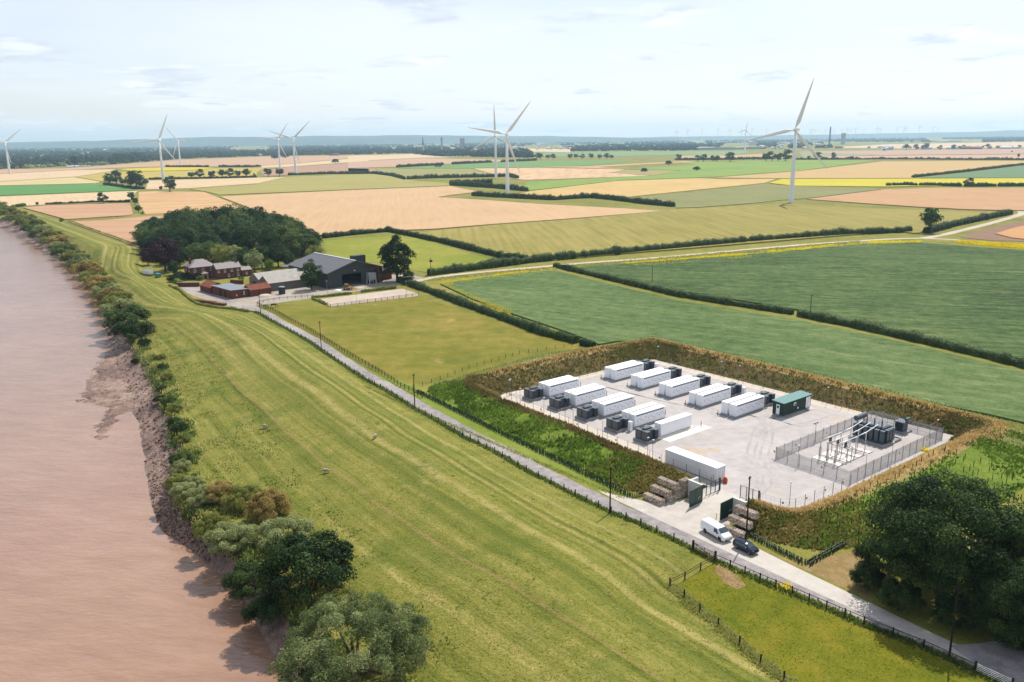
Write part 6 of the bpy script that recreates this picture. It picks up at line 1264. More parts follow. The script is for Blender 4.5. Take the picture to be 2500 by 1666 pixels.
vp = [('windscreen', glass, [[(1.76, -.80, 1.31), (1.76, .80, 1.31), (1.10, .70, 1.85), (1.10, -.70, 1.85)]]), ('side_window', glass, [sw(.35, 1.35, .95, .4, W + .005, W * .87 + .03, 1.12, 1.72)]), ('side_window', glass, [mir(sw(.35, 1.35, .95, .4, W + .005, W * .87 + .03, 1.12, 1.72))]),
      ('front_bumper', blackp, [[(2.665, -.72, .36), (2.665, .72, .36), (2.66, .72, .56), (2.66, -.72, .56)]]), ('headlight', lampg, [[(2.50, -.88, .70), (2.66, -.55, .68), (2.56, -.55, .86), (2.40, -.88, .90)]]), ('headlight', lampg, [[(2.50, .88, .70), (2.40, .88, .90), (2.56, .55, .86), (2.66, .55, .68)]]), ('number_plate', plate, [[(2.69, -.26, .42), (2.69, .26, .42), (2.69, .26, .53), (2.69, -.26, .53)]]),
      ('tail_light', redl, [[(-2.67, -.9, .9), (-2.67, -.9, 1.3), (-2.67, -.78, 1.3), (-2.67, -.78, .9)]]), ('tail_light', redl, [[(-2.67, .9, .9), (-2.67, .78, .9), (-2.67, .78, 1.3), (-2.67, .9, 1.3)]]), ('sill_trim', blackp, [sw(-1.2, 1.2, 1.2, -1.2, W + .01, W + .01, .34, .46)]), ('sill_trim', blackp, [mir(sw(-1.2, 1.2, 1.2, -1.2, W + .01, W + .01, .34, .46))]), ('door_mirror', blackp, [[(1.25, -1.02, 1.1), (1.25, -1.2, 1.1), (1.25, -1.2, 1.38), (1.25, -1.02, 1.38)]]), ('door_mirror', blackp, [[(1.25, 1.02, 1.1), (1.25, 1.02, 1.38), (1.25, 1.2, 1.38), (1.25, 1.2, 1.1)]]), ('wheel_arch', blackp, [sw(-1.95, -1.2, -1.3, -1.85, W + .008, W + .008, .3, .78), sw(1.3, 2.05, 1.95, 1.4, W + .008, W + .008, .3, .78)])]
pv = S(-18.05, 78.95); vehicle('panel_van', 'white panel van parked on the concrete apron facing the road', 'van', (pv.x, pv.y, .03), SA - math.pi / 2 - R_(9), vs_, W, vanw, (-1.6, 1.68), .34, vp)
ms = [(-1.92, .45, .80, .95, .9, .88), (-1.85, .30, .90, 1.28, .84, .97), (-1.60, .25, .92, 1.40, .82, 1.0), (.1, .24, .92, 1.42, .82, 1.0), (.55, .24, .92, 1.36, .80, 1.0), (1.05, .24, .90, 1.02, .86, 1.0), (1.70, .26, .80, .90, .88, .96), (1.92, .35, .62, .72, .88, .86)]
W2 = .86
mp = [('windscreen', glass, [[(1.06, -.68, 1.02), (1.06, .68, 1.02), (.60, .60, 1.36), (.60, -.60, 1.36)]]), ('side_window', glass, [sw(-1.45, .85, .5, -1.3, W2 + .006, W2 * .82 + .03, .96, 1.31)]), ('side_window', glass, [mir(sw(-1.45, .85, .5, -1.3, W2 + .006, W2 * .82 + .03, .96, 1.31))]), ('rear_window', glass, [[(-1.875, .6, .95), (-1.875, -.6, .95), (-1.73, -.55, 1.3), (-1.73, .55, 1.3)]]),
      ('headlight', lampg, [[(1.78, -.72, .62), (1.93, -.48, .62), (1.86, -.48, .82), (1.72, -.72, .84)]]), ('headlight', lampg, [[(1.78, .72, .62), (1.72, .72, .84), (1.86, .48, .82), (1.93, .48, .62)]]), ('grille', blackp, [[(1.95, -.42, .45), (1.95, .42, .45), (1.93, .42, .62), (1.93, -.42, .62)]]), ('number_plate', plate, [[(1.965, -.26, .36), (1.965, .26, .36), (1.965, .26, .46), (1.965, -.26, .46)]]), ('sill_trim', blackp, [sw(-1.0, 1.0, 1.0, -1.0, W2 + .01, W2 + .01, .25, .38)]), ('sill_trim', blackp, [mir(sw(-1.0, 1.0, 1.0, -1.0, W2 + .01, W2 + .01, .25, .38))]), ('door_mirror', headm, [[(.75, -.9, .98), (.75, -1.06, .98), (.75, -1.06, 1.12), (.75, -.9, 1.12)]]), ('door_mirror', headm, [[(.75, .9, .98), (.75, .9, 1.12), (.75, 1.06, 1.12), (.75, 1.06, .98)]])]
pc = S(-18.45, 84.75); vehicle('hatchback_car', 'small dark blue hatchback parked nose down the road ahead of the van', 'car', (pc.x, pc.y, .03), SA - math.pi / 2 - R_(3), ms, W2, carb, (-1.2, 1.25), .30, mp)

# ------------------------------------------------------------------ the farm
FA = R_(41); FX = Vector((math.cos(FA), math.sin(FA), 0)); FY = Vector((-math.sin(FA), math.cos(FA), 0))
brick = simple('old_brick', px(134, 84, 68), .9, 0, .22, 1.4, .1, .3); pant = simple('red_pantile', px(160, 96, 74), .85, 0, .25, 1.2, .1, .4, grime=px(130, 108, 84)); slate = simple('grey_slate', px(168, 158, 160), .6, 0, .14, 1.3, .3, .2, grime=px(150, 138, 128)); sheetm = simple('dark_cladding', px(72, 78, 76), .6, 0, .08, .5, .3); broof = simple('barn_roof', px(122, 122, 128), .6, 0, .07, .4, .3); fibre = simple('fibre_cement', px(208, 202, 192), .85, 0, .1, .5, .1, grime=px(176, 166, 150)); plank = simple('weathered_boards', px(130, 124, 116), .85, 0, .12, 1.5); metalr = simple('steel_roof', px(186, 192, 200), .35, .3, .05, .5, .4); doorshade = simple('painted_interior_shade', px(26, 26, 28), .9); wframe = simple('window_white', (.75, .75, .73, 1), .5); wglass = simple('window_glass', px(66, 76, 86), .1, 0, .1, 1., .7); ochre = simple('sandstone', px(196, 162, 118), .85); whitew = simple('ridge_white', (.75, .75, .75, 1), .5)
def win(t, x, z, w=1.0, h=1.5, y=0, face='front', m=None):
    b = MB()
    if face == 'front': b.box(x - w / 2, x + w / 2, y - .06, y + .05, z, z + h)
    else: b.box(y - .06, y + .05, x - w / 2, x + w / 2, z, z + h)
    o = b.build('window', wframe, t)
    for i in (0, 1):
        for j in (0, 1):
            a = x - w / 2 + .08 + i * (w / 2 - .04); q = MB(); zz = z + .08 + j * (h / 2 - .04)
            if face == 'front': q.box(a, a + w / 2 - .12, y - .075, y - .06, zz, zz + h / 2 - .12)
            else: q.box(y - .075, y - .06, a, a + w / 2 - .12, zz, zz + h / 2 - .12)
            q.build('pane', wglass, o)
    q = MB()
    if face == 'front': q.box(x - w / 2 - .1, x + w / 2 + .1, y - .16, y, z - .12, z)
    else: q.box(y - .16, y, x - w / 2 - .1, x + w / 2 + .1, z - .12, z)
    q.build('sill', wframe, o)
def gable_roof(L_, w, e, r, ov=.35, th=.12, axis='x'):
    b = MB(); s = [(-ov, e - ov * (r - e) / (w / 2)), (w / 2, r), (w + ov, e - ov * (r - e) / (w / 2)), (w + ov, e - ov * (r - e) / (w / 2) + th), (w / 2, r + th), (-ov, e - ov * (r - e) / (w / 2) + th)]
    n = 6; A = [(-ov, y, z) for y, z in s]; B = [(L_ + ov, y, z) for y, z in s]
    if axis == 'y': A = [(y, x, z) for x, y, z in A]; B = [(y, x, z) for x, y, z in B]
    b.add(A + B, [(0, 1, 4, 5), (1, 2, 3, 4), (6, 7, 10, 11), (7, 8, 9, 10)] + [(i, (i + 1) % 6, 6 + (i + 1) % 6, 6 + i) for i in range(6)]); return b
def gable_wall(L_, w, e, r, axis='x'):
    b = MB(); s = [(0, -.1), (w, -.1), (w, e), (w / 2, r), (0, e)]; A = [(0, y, z) for y, z in s]; B = [(L_, y, z) for y, z in s]
    if axis == 'y': A = [(y, x, z) for x, y, z in A]; B = [(y, x, z) for x, y, z in B]
    b.add(A + B, [tuple(range(5)), tuple(range(5, 10))] + [(i, (i + 1) % 5, 5 + (i + 1) % 5, 5 + i) for i in (0, 1, 4)]); return b
# big barn
t = thing('farm_barn', 'big dark barn with grey roof and open doorway', 'barn', (-77.3, 341.2, 0), FA)
Wd, Dp, Ev, Pk, dx0, dx1, dh = 27, 36, 6.6, 10.6, 6.6, 16.2, 5.4
def rz_(x): return Ev + (Pk - Ev) * (1 - abs(x - Wd / 2) / (Wd / 2))
b = MB(); b.add([(0, 0, -.1), (dx0, 0, -.1), (dx0, 0, rz_(dx0)), (0, 0, Ev)], [(0, 1, 2, 3)]); b.add([(dx1, 0, -.1), (Wd, 0, -.1), (Wd, 0, Ev), (dx1, 0, rz_(dx1))], [(0, 1, 2, 3)]); b.add([(dx0, 0, dh), (dx1, 0, dh), (dx1, 0, rz_(dx1)), (Wd / 2, 0, Pk), (dx0, 0, rz_(dx0))], [(0, 1, 2, 3, 4)])
b.add([(0, 0, -.1), (0, Dp, -.1), (0, Dp, Ev), (0, 0, Ev)], [(0, 1, 2, 3)]); b.add([(Wd, 0, -.1), (Wd, Dp, -.1), (Wd, Dp, Ev), (Wd, 0, Ev)], [(0, 1, 2, 3)]); b.add([(0, Dp, -.1), (Wd, Dp, -.1), (Wd, Dp, Ev), (Wd / 2, Dp, Pk), (0, Dp, Ev)], [(0, 1, 2, 3, 4)]); b.build('wall', sheetm, t)
b = gable_roof(Dp, Wd, Ev, Pk, .5, .14, 'y'); ro = b.build('roof', broof, t); q = MB(); q.box(Wd / 2 - .3, Wd / 2 + .3, -.5, Dp + .5, Pk + .12, Pk + .26); q.build('ridge_cap', whitew, ro)
q = MB(); q.beam((-.4, -.52, Ev - .1), (Wd / 2, -.52, Pk + .1), .06, .35); q.beam((Wd / 2, -.52, Pk + .1), (Wd + .4, -.52, Ev - .1), .06, .35); q.build('barge_board', broof, ro)
for k in range(13):
    y_ = k * 2.95; q = MB(); q.beam((-.4, y_, Ev + .02), (Wd / 2, y_, Pk + .14), .07, .07); q.build('roof_seam', broof, ro); q = MB(); q.beam((Wd / 2, y_, Pk + .14), (Wd + .4, y_, Ev + .02), .07, .07); q.build('roof_seam', broof, ro)
q = MB(); q.box(Wd / 2 + 1, Wd / 2 + 7.0, 3, 6.0, 8.4, 12.2); q.build('elevator_housing', sheetm, ro)
q = MB(); q.box(12.6, 13.2, -.15, 0, 6.3, 6.7); q.build('floodlight', whitew, t)
q = MB(); q.box(dx0 - .1, dx0 + .1, -.12, .1, 0, dh); q.box(dx1 - .1, dx1 + .1, -.12, .1, 0, dh); q.box(dx0, dx1, -.12, .1, dh - .1, dh + .15); q.build('door_frame', sheetm, t)
t = thing('lean_to_shed', 'brick shed at the right flank of the big barn', 'shed', Vector((-77.3, 341.2, 0)) + FX * 27.6 + FY * 3, FA); gable_wall(12, 6, 3.5, 5, 'y').build('wall', brick, t); gable_roof(12, 6, 3.5, 5, .3, .1, 'y').build('roof', slate, t)
# grain hopper on legs, pipes
t = thing('grain_hopper', 'grey hopper bin on legs before the barn', 'hopper', Vector((-77.3, 341.2, 0)) + FX * 18.6 - FY * 2.6, FA)
q = MB(); q.box(0, 3.4, 0, 2.6, 1.9, 4.8); q.build('bin', galv, t); q = MB(); q.add([(0, 0, 1.9), (3.4, 0, 1.9), (3.4, 2.6, 1.9), (0, 2.6, 1.9), (1.3, 1, .9), (2.1, 1, .9), (2.1, 1.6, .9), (1.3, 1.6, .9)], [(0, 1, 5, 4), (1, 2, 6, 5), (2, 3, 7, 6), (3, 0, 4, 7), (4, 5, 6, 7)]); q.build('cone', galv, t)
for x in (.1, 3.3):
    for y in (.1, 2.5): q = MB(); q.beam((x, y, 0), (x, y, 2), .2, .2); q.build('leg', whitew, t)
t = thing('grain_elevator', 'rusty grain elevator with spout beside the hopper', 'elevator', Vector((-77.3, 341.2, 0)) + FX * 23.6 - FY * 1.6, FA)
q = MB(); q.box(0, .9, 0, .8, 0, 7.4); q.build('leg_casing', simple('rust_red', px(128, 78, 62), .85, 0, .2), t); q = MB(); q.beam((.4, .4, 7.3), (-3.4, .2, 6.0), .4, .4); q.build('spout', MATS['rust_red'], t); q = MB(); q.box(-.5, 1.6, -.6, 1.3, 1.6, 3.6); q.build('cleaner', MATS['rust_red'], t)
# telescopic loader
t = thing('farm_loader', 'yellow farm loader parked before the barn doorway', 'loader', (-68.6, 338.6, 0), FA - R_(70))
yel = simple('machine_yellow', px(232, 172, 62), .5, 0, .08)
q = MB(); q.box(-1.9, 1.7, -.7, .7, .6, 1.2); q.build('chassis', yel, t, bevel=.05); q = MB(); q.box(-1.2, .3, -.75, .1, 1.2, 2.4); q.build('cab', glass, t, bevel=.05); q = MB(); q.box(-1.3, .4, -.8, .15, 2.4, 2.5); q.build('cab_roof', yel, t); q = MB(); q.beam((-1.8, .45, 1.7), (2.4, .45, 1.1), .35, .35); q.beam((2.4, .45, 1.1), (3.0, .45, .5), .3, .3); q.build('boom', yel, t)
q = MB(); q.extr([(2.8, .1), (3.7, .1), (3.6, .2), (3.0, .3), (2.9, 1.0), (2.8, 1.0)], -1.1, 1.1); q.build('bucket', yel, t)
for x in (-1.3, 1.2):
    for y in (-.95, .95): wheel(t, x, y, .58, .4)
for i, (x, y, r, h, m, l) in enumerate(((-72.6, 337.4, 1.7, .6, 'white', 'low white heap by the barn wall'), (-64.8, 341.2, 2.6, .9, 'pale', 'pale gravel heap right of the yellow loader'), (-100.2, 326.6, 3.0, .9, 'pale', 'pale sand heap beside the red roofed outbuilding'))):
    q = MB(); q.ell((0, 0, -.1), (r, r * .8, h), 14, 5, 0, True)
    q.v = [(vx * (1 + .2 * nz(vx, vy, .9, i)), vy, vz * (1 + .3 * nz(vx, vy, 1.2, 4))) for vx, vy, vz in q.v]; o = q.build('material_heap', whitew if m == 'white' else trackm, None, (x, y, 0), .5 * i, True); tag(o, l, 'heap')
# grey twin barn
t = thing('twin_gable_barn', 'low twin gabled barn with pale fibre cement roof', 'barn', (-101.0, 336.6, 0), FA)
for k, (y0, w) in enumerate(((0, 9.5), (9.5, 10.0))):
    gable_wall(24, w - .1, 3.4, 5.9).build('wall', plank, t, (0, y0, 0)); r_o = gable_roof(24, w, 3.5, 6.0, .3 if k == 0 else .02, .1).build('roof', fibre, t, (0, y0, 0))
    for x in (5, 9, 13, 17): q = MB(); yy = w * .25; zz = 3.5 + 2.5 * .5 + .11; q.add([(x, yy - .5, zz - .26), (x + 1.1, yy - .5, zz - .26), (x + 1.1, yy + .5, zz + .27), (x, yy + .5, zz + .27)], [(0, 1, 2, 3)]); q.build('rooflight', simple('rooflight', px(164, 156, 146), .5), r_o)
    q = MB(); q.box(-.06, .0, w * .3 if k else w * .45, w * .62 if k else w * .8, 0, 2.6); q.build('doorway', doorshade, t, (0, y0, 0))  # flat panel on the solid wall, interior shade painted as near black
# stable with steel roof, pantiled outbuildings
t = thing('stable_block', 'brick stable with sloping grey steel roof by the lane', 'stable', (-111.6, 321.0, 0), R_(44))
q = MB(); q.add([(0, 0, -.1), (8.2, 0, -.1), (8.2, 17, -.1), (0, 17, -.1), (0, 0, 3.4), (8.2, 0, 3.1), (8.2, 17, 3.1), (0, 17, 3.4)], [(0, 1, 5, 4), (1, 2, 6, 5), (2, 3, 7, 6), (3, 0, 4, 7)]); q.build('wall', brick, t)
q = MB(); q.add([(-.4, -.4, 3.45), (8.6, -.4, 3.12), (8.6, 17.3, 3.12), (-.4, 17.3, 3.45), (-.4, -.4, 3.6), (8.6, -.4, 3.27), (8.6, 17.3, 3.27), (-.4, 17.3, 3.6)], [(0, 1, 5, 4), (1, 2, 6, 5), (2, 3, 7, 6), (3, 0, 4, 7), (4, 5, 6, 7), (3, 2, 1, 0)]); r_o = q.build('roof', metalr, t)
for k in range(17): q = MB(); q.add([(-.4, k, 3.605), (8.6, k, 3.275), (8.6, k + .08, 3.275), (-.4, k + .08, 3.605), (-.4, k + .02, 3.65), (8.6, k + .02, 3.32), (8.6, k + .06, 3.32), (-.4, k + .06, 3.65)], [(4, 5, 6, 7), (0, 1, 5, 4), (2, 3, 7, 6)]); q.build('seam', metalr, r_o)
for y in (4.5, 9.0): q = MB(); q.box(-.06, 0, y, y + 1.6, 0, 2.5); q.build('stable_door', doorshade, t)  # openings are flat panels with the indoor shade put into their colour
for x, z in ((2.0, .9), (5.2, 1.9), (5.2, 1.0)): q = MB(); q.box(x, x + .4, -.06, 0, z, z + .6); q.build('notice', whitew, t)
t = thing('pantile_shed', 'small brick shed with red pantile roof right of the stable', 'shed', (-105.4, 325.4, 0), R_(44)); gable_wall(9.2, 6.4, 2.6, 4.4).build('wall', brick, t); r_o = gable_roof(9.2, 6.4, 2.6, 4.4, .15, .12).build('roof', pant, t); q = MB(); q.box(-.1, 9.3, 3.05, 3.35, 4.5, 4.62); q.build('ridge_tiles', pant, r_o)
t = thing('pantile_shed', 'brick shed with red pantile roof at the house end of the stable', 'shed', (-124.2, 333.0, 0), R_(44)); gable_wall(10, 6.6, 2.5, 4.3, 'y').build('wall', brick, t); gable_roof(10, 6.6, 2.5, 4.3, .15, .12, 'y').build('roof', pant, t)
t = thing('water_tank', 'dark cylindrical water tank with pale lid beside the twin barn', 'tank', (-94.2, 331.0, 0), 0)
q = MB(); q.tube([(0, 0, 0), (0, 0, 2.9)], 1.35, 20); q.build('drum', simple('tank_dark', px(40, 56, 66), .5), t); q = MB(); q.tube([(0, 0, 2.9), (0, 0, 3.05), (0, 0, 3.3)], [1.35, 1.2, .3], 20); q.build('lid', simple('tank_lid', px(150, 168, 176), .4), t)
# farmhouse
t = thing('farmhouse', 'two storey brick farmhouse with hipped slate roof', 'house', (-145.6, 369.0, 0), R_(37))
q = MB(); q.box(0, 11, 0, 10.5, -.1, 5.6); q.build('wall', brick, t)
q = MB(); q.add([(-.5, -.5, 5.55), (11.5, -.5, 5.55), (11.5, 11, 5.55), (-.5, 11, 5.55), (3.6, 4.2, 8.3), (7.6, 4.2, 8.3), (7.6, 6.4, 8.3), (3.6, 6.4, 8.3)], [(0, 1, 5, 4), (1, 2, 6, 5), (2, 3, 7, 6), (3, 0, 4, 7), (4, 5, 6, 7), (3, 2, 1, 0)]); r_o = q.build('roof', slate, t)
for x in (1.0, 9.4): q = MB(); q.box(x, x + .9, 4.6, 5.8, 6.4, 9.2); q.build('chimney', brick, r_o)
for x in (1.8, 5.4, 9.1): win(t, x, 3.4, 1.1, 1.6)
for x in (1.8, 9.3): win(t, x, .8, 1.1, 1.6)
q = MB(); q.box(4.2, 7.0, -2.0, 0, 0, 2.6); po = q.build('porch', ochre, t); q = MB(); q.add([(4.0, -2.2, 2.6), (7.2, -2.2, 2.6), (7.2, 0, 2.6), (4.0, 0, 2.6), (5.2, -1.0, 3.4), (6.0, -1.0, 3.4), (6.0, 0, 3.4), (5.2, 0, 3.4)], [(0, 1, 5, 4), (1, 2, 6, 5), (3, 0, 4, 7), (4, 5, 6, 7), (3, 2, 1, 0)]); q.build('porch_roof', slate, po); q = MB(); q.box(5.1, 6.1, -2.06, -2.0, 0, 2.1); q.build('door', simple('dark_door', px(70, 40, 40), .6), po)
win(t, 3, 3.4, 1.0, 1.5, 0, 'side'); win(t, 7.5, 3.4, 1.0, 1.5, 0, 'side')
t = thing('farmhouse_wing', 'lower brick wing with slate roof joined to the farmhouse', 'house', (-134.2, 369.6, 0), R_(38)); gable_wall(11.2, 6, 4.7, 6.8).build('wall', brick, t); r_o = gable_roof(11.2, 6, 4.7, 6.8, .25, .12).build('roof', slate, t); q = MB(); q.box(10.2, 11.0, 2.6, 3.5, 6.0, 7.9); q.build('chimney', brick, r_o)
for x in (1.0, 3.8, 7.0, 9.8): win(t, x, 3.0, .95, 1.2)
win(t, 9.8, .7, 1.0, 1.3); win(t, 5.5, .7, 1.0, 1.3)
t = thing('farmhouse_annexe', 'small brick lean to at the end of the farmhouse wing', 'house', (-125.0, 376.6, 0), R_(38)); gable_wall(4.6, 4.6, 3.0, 4.2).build('wall', brick, t); gable_roof(4.6, 4.6, 3.0, 4.2, .2, .1).build('roof', slate, t); win(t, 2.2, 1.0, .9, 1.0)
t = thing('garden_wall', 'brick garden wall before the farmhouse', 'wall', G(*Z4(110, 790)), 0); a = G(*Z4(110, 790)); b_ = G(*Z4(530, 785)); q = MB(); q.beam((0, 0, .9), b_ - a + Vector((0, 0, .9)), .35, 1.9); q.build('brickwork', brick, t); q = MB(); q.beam((0, 0, 1.9), b_ - a + Vector((0, 0, 1.9)), .45, .12); q.build('coping', fibre, t)
t = thing('garden_wall', 'low brick wall between the stable and the farmhouse garden', 'wall', G(*Z4(1120, 720)), 0); a = G(*Z4(1120, 720)); b_ = G(*Z4(1370, 735)); q = MB(); q.beam((0, 0, .7), b_ - a + Vector((0, 0, .7)), .35, 1.5); q.build('brickwork', brick, t); q = MB(); q.beam((0, 0, 1.5), b_ - a + Vector((0, 0, 1.5)), .45, .12); q.build('coping', brick, t)
for i, (p, s, lm, l) in enumerate((((300, 640), .62, 'dark', 'dark shrub climbing the farmhouse corner'), ((420, 650), .7, 'dark', 'second dark shrub against the farmhouse front'), ((540, 665), .45, 'lime', 'bright shrub by the farmhouse porch'), ((1010, 600), .75, 'lime', 'bright yellow green bush before the farmhouse wing'), ((850, 600), .6, 'khaki', 'dull bush before the farmhouse wing'), ((1150, 605), .5, 'willow', 'grey green bush by the wing end'), ((1330, 660), .35, 'lime', 'yellow bush behind the stable'), ((60, 690), .8, 'hedge', 'dark clipped bush left of the farmhouse'), ((140, 640), .75, 'dark', 'dark garden bush left of the garden wall'))):
    g = G(*Z4(*p)); bush(g, s, (bush_a, bush_b)[i % 2], lm, l, 'farmhouse garden bushes', s, 'garden_bush')
hedge('garden_hedge', GZ(Z4, (-60, 640), (60, 700), (160, 740)), 2.6, 2.0, 'clipped yellow topped garden hedge left of the farmhouse', 'lime', 30, .4)
hedge('arena_hedge', GZ(ZBN, (420, 1025), (700, 1000), (1100, 955)), 1.2, 1.1, 'low shaggy hedge on the yard side of the arena, left part', 'olive', 40, .35)
hedge('arena_hedge', GZ(ZBN, (1260, 930), (1500, 900), (1850, 865)), 1.4, 1.5, 'low shaggy hedge on the yard side of the arena, right part', 'olive', 40, .35)
hedge('arena_hedge', GZ(ZBN, (440, 1050), (560, 1085), (660, 1140)), 1.2, .9, 'weedy strip at the paddock end of the arena', 'olive', 40, .35)
# log stack
a = G(*Z4(430, 1085)); b_ = G(*Z4(1000, 1160)); ang = math.atan2(b_.y - a.y, b_.x - a.x); ln = (b_ - a).length
t = thing('log_stack', 'long stack of cut logs at the foot of the flood bank', 'log stack', a, ang); logm = leafmat('cut_log', px(110, 78, 50), px(168, 124, 82), px(224, 184, 132), 0, .9, .1, 1.0)
lg = MB(); lg.tube([(0, 0, 0), (0, 1.6, 0)], .13, 7); lgm = lg.mesh('log'); nl = 0
for r in range(7):
    for k in range(int(ln / .27)):
        if nl < 290: o = put('log', lgm, simple('log_wood', px(150, 108, 74), .9, 0, .3, 5.), t, (k * .27 + (r % 2) * .13, random.uniform(-.1, .1), .13 + r * .235), 0); nl += 1
# caravan and trailer under the beech
t = thing('caravan', 'white caravan under the copper beech', 'caravan', G(362, 672), R_(150)); q = MB(); q.extr([(-2.6, .5), (2.5, .5), (2.7, 1.3), (2.3, 2.5), (-2.3, 2.5), (-2.7, 1.4)], -1.1, 1.1); q.build('body', vanw, t, bevel=.08)
for y in (-.95, .95): wheel(t, 0, y, .32)
q = MB(); q.box(-1.6, -.4, -1.13, -1.1, 1.4, 2.0); q.box(.5, 1.6, -1.13, -1.1, 1.4, 2.0); q.build('side_window', glass, t); q = MB(); q.tube([(2.6, 0, .55), (3.6, 0, .5)], .05, 6); q.build('tow_bar', galv, t)
t = thing('livestock_trailer', 'teal trailer parked beside the white caravan', 'trailer', G(386, 678), R_(140)); q = MB(); q.box(-1.6, 1.6, -.9, .9, .5, 2.0); q.build('body', simple('teal_paint', px(90, 168, 160), .5), t, bevel=.06); q = MB(); q.tube([(1.6, 0, .6), (2.5, 0, .5)], .05, 6); q.build('tow_bar', galv, t)
for y in (-.95, .95): wheel(t, 0, y, .32)
for i, p in enumerate(((2180, 420), (2290, 390))): 
    g = G(*Z4(*p)); t = thing('covered_boat', ('left', 'right')[i] + ' white sheeted bundle behind the twin barn', 'boat', g, R_(30)); q = MB(); q.ell((0, 0, .5), (2.2, 1.0, 1.0), 12, 5, 0, True); q.build('cover', vanw, t, smooth=True); q = MB(); q.ell((0, 0, .5), (2.2, 1.0, -.5), 12, 4, 0, True); q.build('hull', vanw, t, smooth=True)
# ------------------------------------------------------------------ animals (one skinned body each)
def animal(name, nodes, edges, mats, loc, rz, label, cat, s=1.0, levels=2, patch=None):
    me = bpy.data.meshes.new(name); me.from_pydata([n[0] for n in nodes], edges, []); o = bpy.data.objects.new(name + '_tmp', me); C.objects.link(o)
    m = o.modifiers.new('skin', 'SKIN'); me.skin_vertices or None
    for i, n in enumerate(nodes): me.skin_vertices[0].data[i].radius = n[1] if isinstance(n[1], tuple) else (n[1], n[1])
    me.skin_vertices[0].data[0].use_root = True; o.modifiers.new('sub', 'SUBSURF').levels = levels
    dg = bpy.context.evaluated_depsgraph_get(); nm = bpy.data.meshes.new_from_object(o.evaluated_get(dg)); bpy.data.objects.remove(o)
    nm.name = name; nm.polygons.foreach_set('use_smooth', [True] * len(nm.polygons)); r = put(name, nm, mats, None, loc, rz, (s, s, s)); return tag(r, label, cat)
def horse(loc, rz, mat, label):
    N = [((0, 0, 1.15), .30), ((.55, 0, 1.15), .30), ((-.55, 0, 1.18), .31), ((.85, 0, 1.15), .20), ((1.15, 0, .85), .14), ((1.35, 0, .50), .11), ((1.45, 0, .30), .11), ((1.52, 0, .10), .07), ((-.85, 0, 1.15), .14), ((-1.0, 0, .75), .05), ((-.98, 0, .45), .03)]
    E = [(0, 1), (0, 2), (1, 3), (3, 4), (4, 5), (5, 6), (6, 7), (2, 8), (8, 9), (9, 10)]
    for x, a in ((.55, 1), (-.6, 2)):
        for y in (-.17, .17):
            i = len(N); N += [((x, y, .85), .13), ((x + (.02 if a == 1 else -.12), y, .45), .065), ((x, y, .12), .045), ((x + .04, y, .0), .06)]; E += [(a, i), (i, i + 1), (i + 1, i + 2), (i + 2, i + 3)]
    i = len(N); N += [((1.33, .07, .62), .03), ((1.33, -.07, .62), .03)]; E += [(5, i), (5, i + 1)]
    return animal('horse', N, E, mat, loc, rz, label, 'horse', 1.12)
def patchy(name, a, b, sc_, lo):
    t = NT(name); return t.done(t.mix(t.rng(t.noise(t.pos('object'), sc_, 2), lo, lo + .03), a, b), .8)
horse(G(*Z4(1815, 1195)), R_(150), patchy('piebald_coat', px(236, 230, 222), px(50, 44, 42), 1.3, .52), 'white and black horse grazing at the paddock corner')
horse(G(*Z4(1950, 1185)), R_(10), simple('bay_coat', px(116, 58, 40), .7, 0, .15), 'bay horse grazing beside the white and black one')
wool = simple('wool', px(214, 198, 172), .95, 0, .15, 6., .1, .6)
for i, (p, rz) in enumerate((((648, 1046), 2.8), ((916, 1070), 4.4), ((797, 1155), 3.2))):
    N = [((0, 0, .56), .24), ((.32, 0, .56), .25), ((-.34, 0, .56), .25), ((.58, 0, .62), .13), ((.74, 0, .52), .10), ((.88, 0, .42), .07), ((-.6, 0, .5), .06)]; E = [(0, 1), (0, 2), (1, 3), (3, 4), (4, 5), (2, 6)]
    for x, a in ((.3, 1), (-.32, 2)):
        for y in (-.12, .12): k = len(N); N += [((x, y, .34), .07), ((x, y, .16), .04), ((x, y, .0), .04)]; E += [(a, k), (k, k + 1), (k + 1, k + 2)]
    k = len(N); N += [((.68, .12, .6), .03), ((.68, -.12, .6), .03)]; E += [(3, k), (3, k + 1)]
    animal('sheep', N, E, wool, hit(*p), rz, ('white sheep nearest the river scrub on the flood bank', 'sheep standing highest on the flood bank, facing away', 'sheep lowest on the flood bank')[i], 'sheep', 1.15)

